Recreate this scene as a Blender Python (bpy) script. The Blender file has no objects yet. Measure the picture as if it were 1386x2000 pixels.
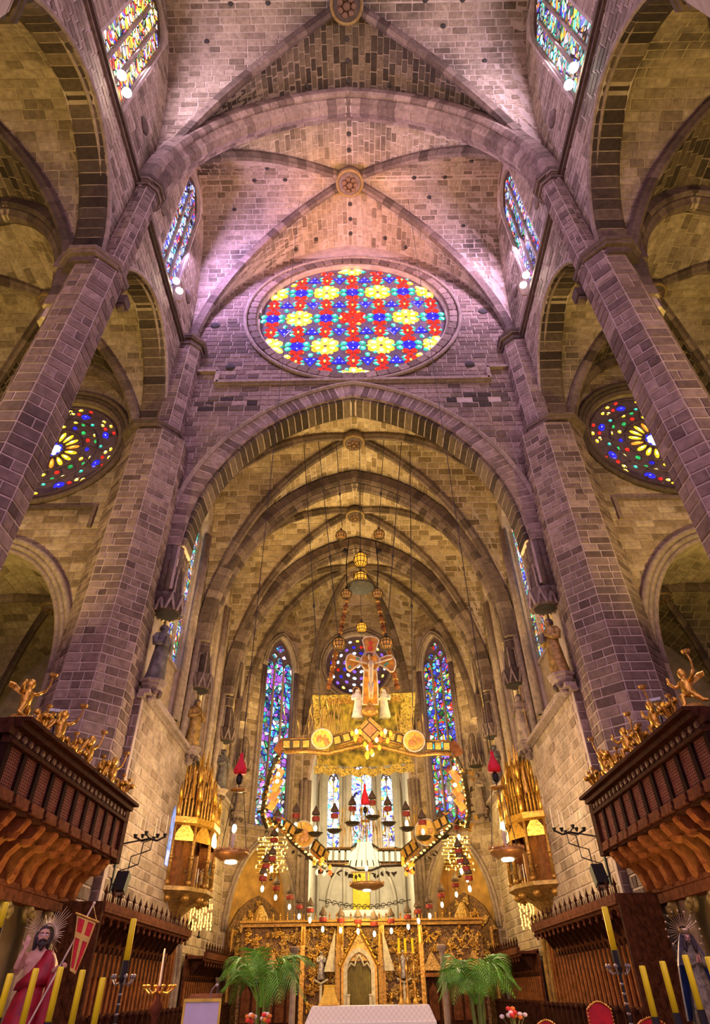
import bpy, math, random
import numpy as np
from mathutils import Vector, Matrix
random.seed(7)
PI = math.pi
D2R = math.radians
col = bpy.context.scene.collection
scene = bpy.context.scene

# ------------------------------------------------------------------ camera
FPX, CXP, CYP = 1160.0, 693.0, 1000.0
PITCH, ROLL, YAW, EYE = D2R(38.8), D2R(0.87), D2R(-0.1), 1.6
_f = Vector((math.sin(YAW)*math.cos(PITCH), math.cos(YAW)*math.cos(PITCH), math.sin(PITCH)))
_r0 = Vector((math.cos(YAW), -math.sin(YAW), 0)); _u0 = _r0.cross(_f)
_r = math.cos(ROLL)*_r0 - math.sin(ROLL)*_u0
_u = math.sin(ROLL)*_r0 + math.cos(ROLL)*_u0
CAM = Vector((0.05, 0, EYE))
cam_d = bpy.data.cameras.new('camera'); cam = bpy.data.objects.new('camera', cam_d); col.objects.link(cam)
cam_d.sensor_fit = 'VERTICAL'; cam_d.sensor_height = 36.0; cam_d.lens = 36.0*FPX/2000.0
cam_d.clip_start = 0.1; cam_d.clip_end = 400
cam.matrix_world = Matrix(((_r.x, _u.x, -_f.x, CAM.x), (_r.y, _u.y, -_f.y, CAM.y), (_r.z, _u.z, -_f.z, CAM.z), (0, 0, 0, 1)))
scene.camera = cam

def ray(x, y):
    return _f + _r*((x-CXP)/FPX) - _u*((y-CYP)/FPX)
def at(x, y, X=None, Y=None, Z=None):
    """point seen at pixel (x, y) on the plane X=, Y= or Z="""
    d = ray(x, y)
    k = (X-CAM.x)/d.x if X is not None else (Y-CAM.y)/d.y if Y is not None else (Z-CAM.z)/d.z
    return CAM + d*k
def proj(p):
    v = p-CAM; z = v.dot(_f)
    if z <= 0.05: return None
    return CXP+FPX*v.dot(_r)/z, CYP-FPX*v.dot(_u)/z, z

# ------------------------------------------------------------------ world, exposure
w = bpy.data.worlds.new('world'); scene.world = w; w.use_nodes = True
bg = w.node_tree.nodes['Background']; bg.inputs[0].default_value = (0.90, 0.55, 0.88, 1); bg.inputs[1].default_value = 1.15
scene.view_settings.view_transform = 'Standard'; scene.view_settings.look = 'None'
scene.view_settings.exposure = 0.35; scene.view_settings.gamma = 1.0; scene.view_settings.use_curve_mapping = False
scene.cycles.max_bounces = 4; scene.cycles.diffuse_bounces = 2; scene.cycles.glossy_bounces = 2
scene.cycles.transmission_bounces = 2; scene.cycles.transparent_max_bounces = 4
scene.cycles.caustics_reflective = False; scene.cycles.caustics_refractive = False
scene.cycles.sample_clamp_indirect = 4.0; scene.cycles.adaptive_threshold = 0.025

def lamp(name, kind, loc, aim, power, color, size=0.3, angle=80, blend=0.6):
    d = bpy.data.lights.new(name, kind); d.energy = power; d.color = color
    if kind == 'SPOT': d.spot_size = D2R(angle); d.spot_blend = blend; d.shadow_soft_size = size
    elif kind == 'AREA': d.size = size
    else: d.shadow_soft_size = size
    o = bpy.data.objects.new(name, d); col.objects.link(o); o.location = loc
    if aim is not None:
        o.rotation_euler = (Vector(aim)-Vector(loc)).to_track_quat('-Z', 'Y').to_euler()
    return o
WARM, GOLDEN, AMBER = (1, .66, .27), (1, .7, .25), (1, .74, .2)
for s in (-1, 1):
    for y in (23.6, 30.2, 36.6):                       # uplights on the choir cornice
        lamp('choir_uplight', 'SPOT', (s*6.6, y, 10.9), (s*5.6, y+.8, 27), 2900, GOLDEN, .2, 85, .8)
    lamp('choir_lamp', 'POINT', (s*3.8, 23.0, 6.5), None, 700, (1, .72, .42), .5)
    lamp('choir_lamp', 'POINT', (s*5.0, 34.5, 7.5), None, 520, GOLDEN, .5)
    lamp('tribune_lamp', 'SPOT', (s*4.5, 26.5, 6.0), (s*7.5, 30.3, 8.5), 800, GOLDEN, .2, 60, .7)
    lamp('aisle_flood', 'SPOT', (s*12.5, 14.5, 8.2), (s*15.5, 16.5, 30), 3200, AMBER, .3, 120, .8)
    lamp('aisle_flood_near', 'SPOT', (s*13.5, 6.0, 8.2), (s*15.5, 8.0, 30), 3000, AMBER, .3, 120, .8)
    lamp('chapel_lamp', 'POINT', (s*15.4, 25.5, 9), None, 200, AMBER, .4)
    lamp('portal_lamp', 'POINT', (s*5.6, 40.6, 7.3), None, 80, AMBER, .2)
    lamp('nave_flood', 'SPOT', (s*8.9, 16.6, 32.2), (-s*2, 20.2, 42), 4200, (1, .42, .12), .25, 62, .9)
    lamp('nave_flood', 'SPOT', (s*8.9, 8.0, 32.2), (-s*2, 14.8, 41), 1700, (1, .62, .5), .25, 64, .9)
    lamp('window_daylight_near', 'AREA', (s*9.65, 7.65, 37), (-s*9.7, 9.5, 34), 650, (.9, .72, 1), 2.2)
    lamp('gallery_lamp', 'POINT', (s*4.5, 15.0, 2.5), None, 150, (1, .45, .16), .4)
lamp('window_daylight', 'AREA', (-9.2, 16.6, 36.5), (3, 20.5, 33), 1400, (.6, .42, 1), 2.2)
lamp('window_daylight', 'AREA', (9.2, 16.6, 36.5), (-3, 20.5, 31), 1150, (.8, .56, 1), 2.2)
lamp('added_altar_spot', 'SPOT', (0, 17.5, 7.5), (0, 26, 10.5), 1900, (1, .68, .25), .2, 38, .6)  # added spot without a fixture, brightens the baldachin and tapestry
lamp('sanctuary_lamp', 'POINT', (0, 33.5, 5.2), None, 400, GOLDEN, .4)
lamp('raised_chapel_fill', 'POINT', (0, 45.5, 9), None, 900, (1, .9, .62), .4)  # added fill light, no fixture, lightens the raised chapel
lamp('apse_lamp', 'POINT', (0, 38.6, 13), None, 420, GOLDEN, .5)
for s in (-1, 1):
    for y in (25.5, 32.5):                             # added cross lights, no fixtures, brightening the upper choir walls
        lamp('added_choir_crosslight', 'SPOT', (s*6.4, y, 11.2), (-s*8.3, y+1.5, 17), 1700, (1, .72, .38), .2, 75, .8)
    lamp('undergallery_fill', 'POINT', (s*7.9, 15.0, 2.6), None, 60, (1, .78, .3), .3)  # added fill without a fixture, lifts the wall below the gallery


# ------------------------------------------------------------------ materials
MATS = {}
def new_mat(name):
    m = bpy.data.materials.new(name); m.use_nodes = True
    nt = m.node_tree; b = nt.nodes['Principled BSDF']
    return m, nt, b
def lnk(nt, a, b): nt.links.new(a, b)
def mat(name, c, rough=0.6, metal=0.0, emit=0.0, ecol=None, var=0.25, scale=6.0, bump=0.0, spec=0.5):
    """plain procedural material: noise-varied colour, optional glow and bump"""
    if name in MATS: return MATS[name]
    m, nt, b = new_mat(name)
    b.inputs['Roughness'].default_value = rough; b.inputs['Metallic'].default_value = metal; b.inputs['Specular IOR Level'].default_value = spec
    n = nt.nodes.new('ShaderNodeTexNoise'); n.inputs['Scale'].default_value = scale; n.inputs['Detail'].default_value = 3
    g = nt.nodes.new('ShaderNodeNewGeometry'); lnk(nt, g.outputs['Position'], n.inputs['Vector'])
    r = nt.nodes.new('ShaderNodeValToRGB'); e = r.color_ramp.elements
    e[0].position = 0.3; e[1].position = 0.72
    e[0].color = (*[x*(1-var) for x in c], 1); e[1].color = (*[min(1, x*(1+var)) for x in c], 1)
    lnk(nt, n.outputs['Fac'], r.inputs['Fac']); lnk(nt, r.outputs['Color'], b.inputs['Base Color'])
    if emit:
        b.inputs['Emission Color'].default_value = (*(ecol or c), 1); b.inputs['Emission Strength'].default_value = emit
    if bump:
        bp = nt.nodes.new('ShaderNodeBump'); bp.inputs['Strength'].default_value = bump; bp.inputs['Distance'].default_value = 0.03
        lnk(nt, n.outputs['Fac'], bp.inputs['Height']); lnk(nt, bp.outputs['Normal'], b.inputs['Normal'])
    MATS[name] = m
    return m
def stone_mat(name, stops, stain=(0.06, 0.045, 0.035), stain_amt=0.5, stain_scale=0.16, rough=0.85):
    """ashlar: one tone per block, fine grain, large weathered stains"""
    m, nt, b = new_mat(name); N = nt.nodes.new
    b.inputs['Roughness'].default_value = rough; b.inputs['Specular IOR Level'].default_value = 0.2
    oi = N('ShaderNodeObjectInfo'); ge = N('ShaderNodeNewGeometry')
    ad = N('ShaderNodeMath'); ad.operation = 'MULTIPLY_ADD'; ad.inputs[1].default_value = 17.3
    lnk(nt, oi.outputs['Random'], ad.inputs[0]); lnk(nt, ge.outputs['Random Per Island'], ad.inputs[2])
    wn = N('ShaderNodeTexWhiteNoise'); wn.noise_dimensions = '1D'; lnk(nt, ad.outputs[0], wn.inputs['W'])
    rp = N('ShaderNodeValToRGB'); e = rp.color_ramp.elements
    while len(e) < len(stops): e.new(0.5)
    for i, (p, c) in enumerate(stops): e[i].position = p; e[i].color = (*c, 1)
    lnk(nt, wn.outputs['Value'], rp.inputs['Fac'])
    n1 = N('ShaderNodeTexNoise'); n1.inputs['Scale'].default_value = 5.0; n1.inputs['Detail'].default_value = 4
    n2 = N('ShaderNodeTexNoise'); n2.inputs['Scale'].default_value = stain_scale; n2.inputs['Detail'].default_value = 4; n2.inputs['Roughness'].default_value = 0.6
    lnk(nt, ge.outputs['Position'], n1.inputs['Vector']); lnk(nt, ge.outputs['Position'], n2.inputs['Vector'])
    m1 = N('ShaderNodeMapRange'); m1.inputs[1].default_value = 0.3; m1.inputs[2].default_value = 0.7; m1.inputs[3].default_value = 0.72; m1.inputs[4].default_value = 1.2
    lnk(nt, n1.outputs['Fac'], m1.inputs[0])
    mx = N('ShaderNodeMix'); mx.data_type = 'RGBA'; mx.blend_type = 'MULTIPLY'; mx.inputs[0].default_value = 1.0
    lnk(nt, rp.outputs['Color'], mx.inputs[6]); lnk(nt, m1.outputs[0], mx.inputs[7])
    m2 = N('ShaderNodeMapRange'); m2.inputs[1].default_value = 0.5; m2.inputs[2].default_value = 0.68; m2.inputs[3].default_value = 0.0; m2.inputs[4].default_value = stain_amt
    lnk(nt, n2.outputs['Fac'], m2.inputs[0])
    mx2 = N('ShaderNodeMix'); mx2.data_type = 'RGBA'; lnk(nt, m2.outputs[0], mx2.inputs[0])
    lnk(nt, mx.outputs[2], mx2.inputs[6]); mx2.inputs[7].default_value = (*stain, 1)
    lnk(nt, mx2.outputs[2], b.inputs['Base Color'])
    bp = N('ShaderNodeBump'); bp.inputs['Strength'].default_value = 0.5; bp.inputs['Distance'].default_value = 0.03
    lnk(nt, n1.outputs['Fac'], bp.inputs['Height']); lnk(nt, bp.outputs['Normal'], b.inputs['Normal'])
    MATS[name] = m
    return m
def glass_mat(name, cols, strength, scale=7.0, lead=0.06, dark=0.15):
    """leaded glass lit from outside: many small coloured pieces between dark leads"""
    m, nt, b = new_mat(name); N = nt.nodes.new
    ge = N('ShaderNodeNewGeometry')
    v1 = N('ShaderNodeTexVoronoi'); v1.inputs['Scale'].default_value = scale
    v2 = N('ShaderNodeTexVoronoi'); v2.feature = 'DISTANCE_TO_EDGE'; v2.inputs['Scale'].default_value = scale
    for v in (v1, v2): lnk(nt, ge.outputs['Position'], v.inputs['Vector'])
    sp = N('ShaderNodeSeparateColor'); lnk(nt, v1.outputs['Color'], sp.inputs[0])
    nz = N('ShaderNodeTexNoise'); nz.inputs['Scale'].default_value = 0.9; lnk(nt, ge.outputs['Position'], nz.inputs['Vector'])
    ma = N('ShaderNodeMath'); ma.operation = 'MULTIPLY_ADD'; ma.inputs[1].default_value = 1.6; lnk(nt, nz.outputs['Fac'], ma.inputs[0]); lnk(nt, sp.outputs[0], ma.inputs[2])
    fr = N('ShaderNodeMath'); fr.operation = 'FRACT'; lnk(nt, ma.outputs[0], fr.inputs[0])
    rp = N('ShaderNodeValToRGB'); rp.color_ramp.interpolation = 'CONSTANT'; e = rp.color_ramp.elements
    while len(e) < len(cols): e.new(0.5)
    for i, c in enumerate(cols): e[i].position = i/len(cols); e[i].color = (*c, 1)
    lnk(nt, fr.outputs[0], rp.inputs['Fac'])
    gt = N('ShaderNodeMath'); gt.operation = 'GREATER_THAN'; gt.inputs[1].default_value = lead; lnk(nt, v2.outputs['Distance'], gt.inputs[0])
    mu = N('ShaderNodeMath'); mu.operation = 'MULTIPLY'; mu.inputs[1].default_value = strength; lnk(nt, gt.outputs[0], mu.inputs[0])
    mv = N('ShaderNodeMapRange'); mv.inputs[3].default_value = dark; mv.inputs[4].default_value = 1.25; lnk(nt, sp.outputs[1], mv.inputs[0])
    mu2 = N('ShaderNodeMath'); mu2.operation = 'MULTIPLY'; lnk(nt, mu.outputs[0], mu2.inputs[0]); lnk(nt, mv.outputs[0], mu2.inputs[1])
    b.inputs['Base Color'].default_value = (0.02, 0.02, 0.025, 1); b.inputs['Roughness'].default_value = 0.3
    lnk(nt, rp.outputs['Color'], b.inputs['Emission Color']); lnk(nt, mu2.outputs[0], b.inputs['Emission Strength'])
    MATS[name] = m
    return m

# ------------------------------------------------------------------ mesh helpers
class G:
    def __init__(s): s.v = []; s.f = []
    def add(s, vs, fs):
        o = len(s.v); s.v += [tuple(p) for p in vs]; s.f += [tuple(i+o for i in f) for f in fs]; return s
    def box(s, c, d, ax=None):
        c = Vector(c); X, Y, Z = ax or (Vector((1,0,0)), Vector((0,1,0)), Vector((0,0,1)))
        X, Y, Z = X*(d[0]/2), Y*(d[1]/2), Z*(d[2]/2)
        vs = [c+X*a+Y*b+Z*e for e in (-1,1) for b in (-1,1) for a in (-1,1)]
        return s.add(vs, [(0,2,3,1),(4,5,7,6),(0,1,5,4),(2,6,7,3),(0,4,6,2),(1,3,7,5)])
    def cone(s, p0, p1, r0, r1, n=8):
        p0, p1 = Vector(p0), Vector(p1); t = (p1-p0).normalized()
        a = t.orthogonal().normalized(); b = t.cross(a)
        vs = []
        for p, r in ((p0, r0), (p1, r1)):
            vs += [p+(a*math.cos(2*PI*i/n)+b*math.sin(2*PI*i/n))*max(r, 1e-4) for i in range(n)]
        fs = [(i, (i+1) % n, n+(i+1) % n, n+i) for i in range(n)]+[tuple(range(n))[::-1], tuple(range(n, 2*n))]
        return s.add(vs, fs)
    def tube(s, pts, r, n=6, closed=False):
        pts = [Vector(p) for p in pts]; m = len(pts); vs = []; a = None
        for i, p in enumerate(pts):
            t = (pts[(i+1) % m]-pts[i-1]) if closed else (pts[min(i+1, m-1)]-pts[max(i-1, 0)])
            t.normalize()
            if a is None: a = t.orthogonal().normalized()
            a = (a-t*a.dot(t)).normalized(); b = t.cross(a)
            rr = r[i] if isinstance(r, (list, tuple)) else r
            vs += [p+(a*math.cos(2*PI*k/n)+b*math.sin(2*PI*k/n))*rr for k in range(n)]
        fs = []
        for i in range(m if closed else m-1):
            j = (i+1) % m
            fs += [(i*n+k, i*n+(k+1) % n, j*n+(k+1) % n, j*n+k) for k in range(n)]
        if not closed: fs += [tuple(range(n))[::-1], tuple(range((m-1)*n, m*n))]
        return s.add(vs, fs)
    def lathe(s, prof, n=12, o=(0,0,0), sx=1.0, sy=1.0):
        o = Vector(o); vs = []
        for r, z in prof: vs += [o+Vector((max(r, 1e-4)*sx*math.cos(2*PI*i/n), max(r, 1e-4)*sy*math.sin(2*PI*i/n), z)) for i in range(n)]
        m = len(prof)
        fs = [(i*n+k, i*n+(k+1) % n, (i+1)*n+(k+1) % n, (i+1)*n+k) for i in range(m-1) for k in range(n)]
        fs += [tuple(range(n))[::-1], tuple(range((m-1)*n, m*n))]
        return s.add(vs, fs)
    def ball(s, c, r, n=10, sc=(1,1,1)):
        c = Vector(c); k = max(4, n//2); vs = []
        for i in range(k+1):
            a = -PI/2+PI*i/k
            vs += [c+Vector((r*sc[0]*max(math.cos(a), 1e-3)*math.cos(2*PI*j/n), r*sc[1]*max(math.cos(a), 1e-3)*math.sin(2*PI*j/n), r*sc[2]*math.sin(a))) for j in range(n)]
        fs = [(i*n+j, i*n+(j+1) % n, (i+1)*n+(j+1) % n, (i+1)*n+j) for i in range(k) for j in range(n)]
        return s.add(vs, fs)
    def prism(s, poly, o, ax, ay, az):
        """poly in (ax, ay) at o, extruded by vector az"""
        o, ax, ay, az = Vector(o), Vector(ax), Vector(ay), Vector(az); n = len(poly)
        vs = [o+ax*p[0]+ay*p[1] for p in poly]; vs += [v+az for v in vs]
        fs = [tuple(range(n))[::-1], tuple(range(n, 2*n))]+[(i, (i+1) % n, n+(i+1) % n, n+i) for i in range(n)]
        return s.add(vs, fs)
    def loft(s, rings):
        n = len(rings[0])
        vs = [p for r in rings for p in r]; m = len(rings)
        fs = [(i*n+k, i*n+(k+1) % n, (i+1)*n+(k+1) % n, (i+1)*n+k) for i in range(m-1) for k in range(n)]
        fs += [tuple(range(n))[::-1], tuple(range((m-1)*n, m*n))]
        return s.add(vs, fs)
    def mesh(s, name, m, smooth=False):
        me = bpy.data.meshes.new(name); me.from_pydata(s.v, [], s.f); me.materials.append(m)
        if smooth: me.polygons.foreach_set('use_smooth', [True]*len(me.polygons))
        me.update(); return me
    def build(s, name, m, parent=None, smooth=False, loc=None):
        o = bpy.data.objects.new(name, s.mesh(name, m, smooth)); col.objects.link(o)
        if parent is not None: o.parent = parent
        if loc is not None: o.location = loc
        return o
def inst(name, me, parent=None, loc=(0,0,0), mtx=None):
    o = bpy.data.objects.new(name, me); col.objects.link(o)
    if parent is not None: o.parent = parent
    if mtx is not None: o.matrix_basis = mtx
    else: o.location = loc
    return o
def tag(o, label, cat, group=None):
    o['label'] = label; o['category'] = cat
    if group: o['group'] = group
    return o
def thing(name, label, cat, loc=(0,0,0), rotz=0.0, group=None, scale=None):
    o = bpy.data.objects.new(name, None); col.objects.link(o); o.location = loc; o.rotation_euler = (0, 0, rotz)
    o.empty_display_size = 0.2
    if scale: o.scale = (scale,)*3 if not isinstance(scale, tuple) else scale
    return tag(o, label, cat, group)
KIDS = {}
def copy_tree(o, parent=None):
    c = o.copy(); col.objects.link(c)
    if parent is not None: c.parent = parent
    for ch in list(o.children): copy_tree(ch, c)
    return c
def dup(o, label, loc=None, rotz=None, group=None, scale=None):
    c = copy_tree(o); c['label'] = label
    if loc is not None: c.location = loc
    if rotz is not None: c.rotation_euler = (0, 0, rotz)
    if group: c['group'] = group
    if scale is not None: c.scale = (scale,)*3 if not isinstance(scale, tuple) else scale
    return c
def struct(o):
    o['kind'] = 'structure'; return o

# ------------------------------------------------------------------ laid stone
def block_mesh(m, k):
    rnd = random.Random(k); j = lambda: rnd.uniform(-0.03, 0.03)
    b = [(-.5,-.5), (.5,-.5), (.5,.5), (-.5,.5)]
    i = 0.05
    t = [(x*(1-2*i)+j(), y*(1-2*i)+j()) for x, y in b]
    vs = [(x, y, 0) for x, y in b]+[(x, y, 1+j()*3) for x, y in t]
    fs = [(4,5,6,7), (0,1,5,4), (1,2,6,5), (2,3,7,6), (3,0,4,7)]
    return vs, fs
BLK = {}
def blocks(m):
    if m.name not in BLK:
        L = []
        for k in range(4):
            vs, fs = block_mesh(m, k); g = G(); g.add(vs, fs); L.append((g.mesh('stone', m), np.array(vs), fs))
        BLK[m.name] = L
    return BLK[m.name]
STAT = {'ind': 0, 'stuff': 0}
def emit_blocks(parent, T, m, nind=200, name='stone', sname='stonework'):
    """T = [(matrix, score)]; the largest become objects, the rest one joined mesh"""
    if not T: return
    T = sorted(T, key=lambda q: -q[1]); L = blocks(m)
    for M, sc in T[:nind]:
        o = bpy.data.objects.new(name, L[random.randrange(4)][0]); col.objects.link(o); o.parent = parent; o.matrix_basis = M
    STAT['ind'] += min(nind, len(T)); rest = T[nind:]
    if rest:
        V = []; F = []
        for M, sc in rest:
            _, va, fs = L[random.randrange(4)]; A = np.array(M)
            p = va @ A[:3, :3].T + A[:3, 3]; o = len(V)
            V += p.tolist(); F += [tuple(i+o for i in f) for f in fs]
        g = G(); g.v = V; g.f = F; o = g.build(sname, m, parent); o['kind'] = 'stuff'; STAT['stuff'] += len(rest)
def put(T, P, tu, tv, n, wd, ht, dp, cull=True):
    d = CAM-P
    if cull and n.dot(d) < -0.05*d.length: return
    q = proj(P)
    if q is None or not (-330 < q[0] < 1716 and -330 < q[1] < 2200): return
    inside = -20 < q[0] < 1406 and -20 < q[1] < 2020
    foreshort = max(0.0, n.dot(d))/d.length
    M = Matrix(((tu.x*wd, tv.x*ht, n.x*dp, P.x), (tu.y*wd, tv.y*ht, n.y*dp, P.y), (tu.z*wd, tv.z*ht, n.z*dp, P.z), (0, 0, 0, 1)))
    T.append((M, (wd*ht*foreshort/(q[2]**2))*(1 if inside else 0.001)))
def lay(T, rows, fr, gap=0.04, dp=0.03, lo=0.5, hi=0.95):
    """rows = [(v0, v1, [(u0, u1), ...])]; fr(u, v) -> P, tu, tv, n"""
    for v0, v1, ivs in rows:
        for a, b in ivs:
            if b-a < 0.12: continue
            u = a - (random.uniform(0, hi*0.6) if b-a > hi else 0)
            while u < b-0.05:
                L = random.uniform(lo, hi)
                e = u+L
                if b-e < lo*0.4: e = b
                s0 = max(u, a)
                if e-s0 > 0.14:
                    P, tu, tv, n = fr((s0+e)/2, (v0+v1)/2)
                    put(T, P, tu, tv, n, e-s0-gap, v1-v0-gap, dp*random.uniform(0.6, 1.3))
                u = e
def courses(z0, z1, h, ivfn, jit=0.12):
    rows = []; z = z0
    while z < z1-0.05:
        e = min(z1, z+h*random.uniform(1-jit, 1+jit))
        if z1-e < 0.12: e = z1
        rows.append((z, e, ivfn((z+e)/2))); z = e
    return rows
def flat(o, tu, n):
    o, tu, n = Vector(o), Vector(tu), Vector(n); tv = Vector((0, 0, 1))
    return lambda u, v: (o+tu*u+tv*v, tu, tv, n)
def cutiv(ivs, a, b):
    out = []
    for x0, x1 in ivs:
        if b <= x0 or a >= x1: out.append((x0, x1)); continue
        if a > x0: out.append((x0, a))
        if b < x1: out.append((b, x1))
    return out
def pk(t, k=1.23):
    """pointed-arch profile, 1 at the crown (t=0), 0 at the springing (t=1)"""
    t = min(1.0, abs(t)); return math.sqrt(max(0.0, k*k-(t+k-1)**2))/math.sqrt(2*k-1)
def pk_inv(z, k=1.23):
    """half-width fraction at height fraction z"""
    z = min(1.0, max(0.0, z)); return max(0.0, math.sqrt(max(0.0, k*k-z*z*(2*k-1)))-(k-1))
def sheet(g, o, tu, n, thick, us, colfn):
    """wall slab made of vertical strips; colfn(u) -> [(z0, z1), ...]"""
    o, tu, n = Vector(o), Vector(tu), Vector(n); Zv = Vector((0, 0, 1))
    for a, b in zip(us[:-1], us[1:]):
        A, B, Mi = colfn(a+1e-4), colfn(b-1e-4), colfn((a+b)/2)
        if not (len(A) == len(B) == len(Mi)): A = B = Mi
        for (a0, a1), (b0, b1) in zip(A, B):
            if a1-a0 < 0.01 and b1-b0 < 0.01: continue
            f = [o+tu*a+Zv*a0, o+tu*b+Zv*b0, o+tu*b+Zv*b1, o+tu*a+Zv*a1]
            k = [p-n*thick for p in f]
            g.add(f+k, [(0,1,2,3), (7,6,5,4), (0,4,5,1), (3,2,6,7), (1,5,6,2), (0,3,7,4)])
def frange(a, b, n): return [a+(b-a)*i/n for i in range(n+1)]

RIBP = [(-.5, 0.0), (-.5, -.45), (-.32, -.72), (-.2, -1.0), (.2, -1.0), (.32, -.72), (.5, -.45), (.5, 0.0)]
SQP = [(-.5, 0.0), (-.5, -.8), (-.4, -1.0), (.4, -1.0), (.5, -.8), (.5, 0.0)]
VM = {}
def vous_mesh(m, prof, tagk):
    k = (m.name, tagk)
    if k not in VM:
        g = G(); g.prism([(p[0], p[1]) for p in prof], (-.5, 0, 0), (0, 1, 0), (0, 0, 1), (1, 0, 0)); VM[k] = g.mesh('voussoir', m)
    return VM[k]
def arch_rib(path, side, wd, dp, m, mcore, parent, name='rib', prof=RIBP, tagk='rib', step=0.6, gap=0.03, pieces=True):
    """rib of voussoirs hung below a path; side(i) -> horizontal binormal"""
    path = [Vector(p) for p in path]
    L = [0.0]
    for a, b in zip(path[:-1], path[1:]): L.append(L[-1]+(b-a).length)
    def pt(s):
        s = min(max(s, 0), L[-1])
        for i in range(len(path)-1):
            if s <= L[i+1]+1e-9: return path[i].lerp(path[i+1], (s-L[i])/max(1e-9, L[i+1]-L[i]))
        return path[-1]
    side = Vector(side).normalized(); h = L[-1]/2
    if side.cross(pt(h+0.3)-pt(h-0.3)).z < 0: side = -side
    n = max(3, int(L[-1]/0.2)); rings = []
    for i in range(n+1):
        s = L[-1]*i/n; p = pt(s); t = (pt(s+0.05)-pt(s-0.05)).normalized(); up = side.cross(t)
        rings.append([p+side*(q[0]*wd*0.94)+up*(q[1]*dp*0.93) for q in prof])
    g = G(); g.loft(rings); core = g.build(name, mcore, parent)
    if pieces:
        me = vous_mesh(m, prof, tagk); k = 2*(max(2, int(round(L[-1]/step)))//2)+1
        for i in range(k):
            s = L[-1]*(i+.5)/k; p = pt(s); ln = L[-1]/k
            q = proj(p)
            if q is None or not (-60 < q[0] < 1446 and -60 < q[1] < 2060): continue
            t = (pt(s+ln*.4)-pt(s-ln*.4)).normalized(); up = side.cross(t)
            M = Matrix(((t.x*(ln-gap), side.x*wd, up.x*dp, p.x), (t.y*(ln-gap), side.y*wd, up.y*dp, p.y), (t.z*(ln-gap), side.z*wd, up.z*dp, p.z), (0, 0, 0, 1)))
            inst('voussoir', me, core, mtx=M)
    return core

# ================================================================== architecture
ST_N = stone_mat('nave_ashlar', [(0, (.13, .085, .066)), (.3, (.22, .15, .115)), (.75, (.29, .2, .155)), (1, (.37, .265, .21))], stain_amt=.6)
ST_V = stone_mat('vault_stone', [(0, (.2, .145, .1)), (.25, (.34, .25, .175)), (.7, (.4, .3, .215)), (1, (.47, .36, .265))], stain_amt=.85, stain_scale=.22)
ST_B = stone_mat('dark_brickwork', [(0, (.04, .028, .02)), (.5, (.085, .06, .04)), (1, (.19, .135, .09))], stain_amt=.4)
ST_C = stone_mat('choir_ashlar', [(0, (.22, .15, .08)), (.3, (.36, .26, .15)), (.7, (.45, .33, .2)), (1, (.54, .42, .27))], stain_amt=.55, stain_scale=.3)
ST_L = stone_mat('cream_ashlar', [(0, (.3, .21, .13)), (.2, (.42, .31, .2)), (.7, (.48, .36, .24)), (1, (.55, .43, .3))], stain_amt=.5, stain_scale=.4)
ST_R = stone_mat('rib_stone', [(0, (.09, .062, .045)), (.5, (.16, .11, .082)), (1, (.24, .17, .13))], stain_amt=.35)
MOR = mat('mortar', (.5, .385, .315), .9, var=.2, scale=2.0, bump=.3)
MOR_D = mat('mortar_dark', (.38, .29, .19), .9, var=.25, scale=2.0)
TRIM = stone_mat('moulded_stone', [(0, (.3, .22, .17)), (1, (.42, .32, .25))], stain_amt=.4, stain_scale=.5)
DARK = mat('shadow_stone', (.05, .04, .035), .95)  # near-black stand-in for shade in holes and recesses, also on roofs

NA = 9.7                     # half width of the nave, axis to axis
YB = [-5.7, 3.2, 12.1, 21.0] # bay lines
ZS, ZC = 30.3, 42.8          # nave springing and crown
HN = ZC-ZS
AX, AZS, AZC = 19.9, 20.6, 29.2   # aisle outer wall, springing, crown
NIND = 240

g = G(); g.box((0, 15, -.15), (60, 110, .3)); fl = struct(g.build('floor', mat('floor_stone', (.22, .17, .13), .5)))

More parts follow.
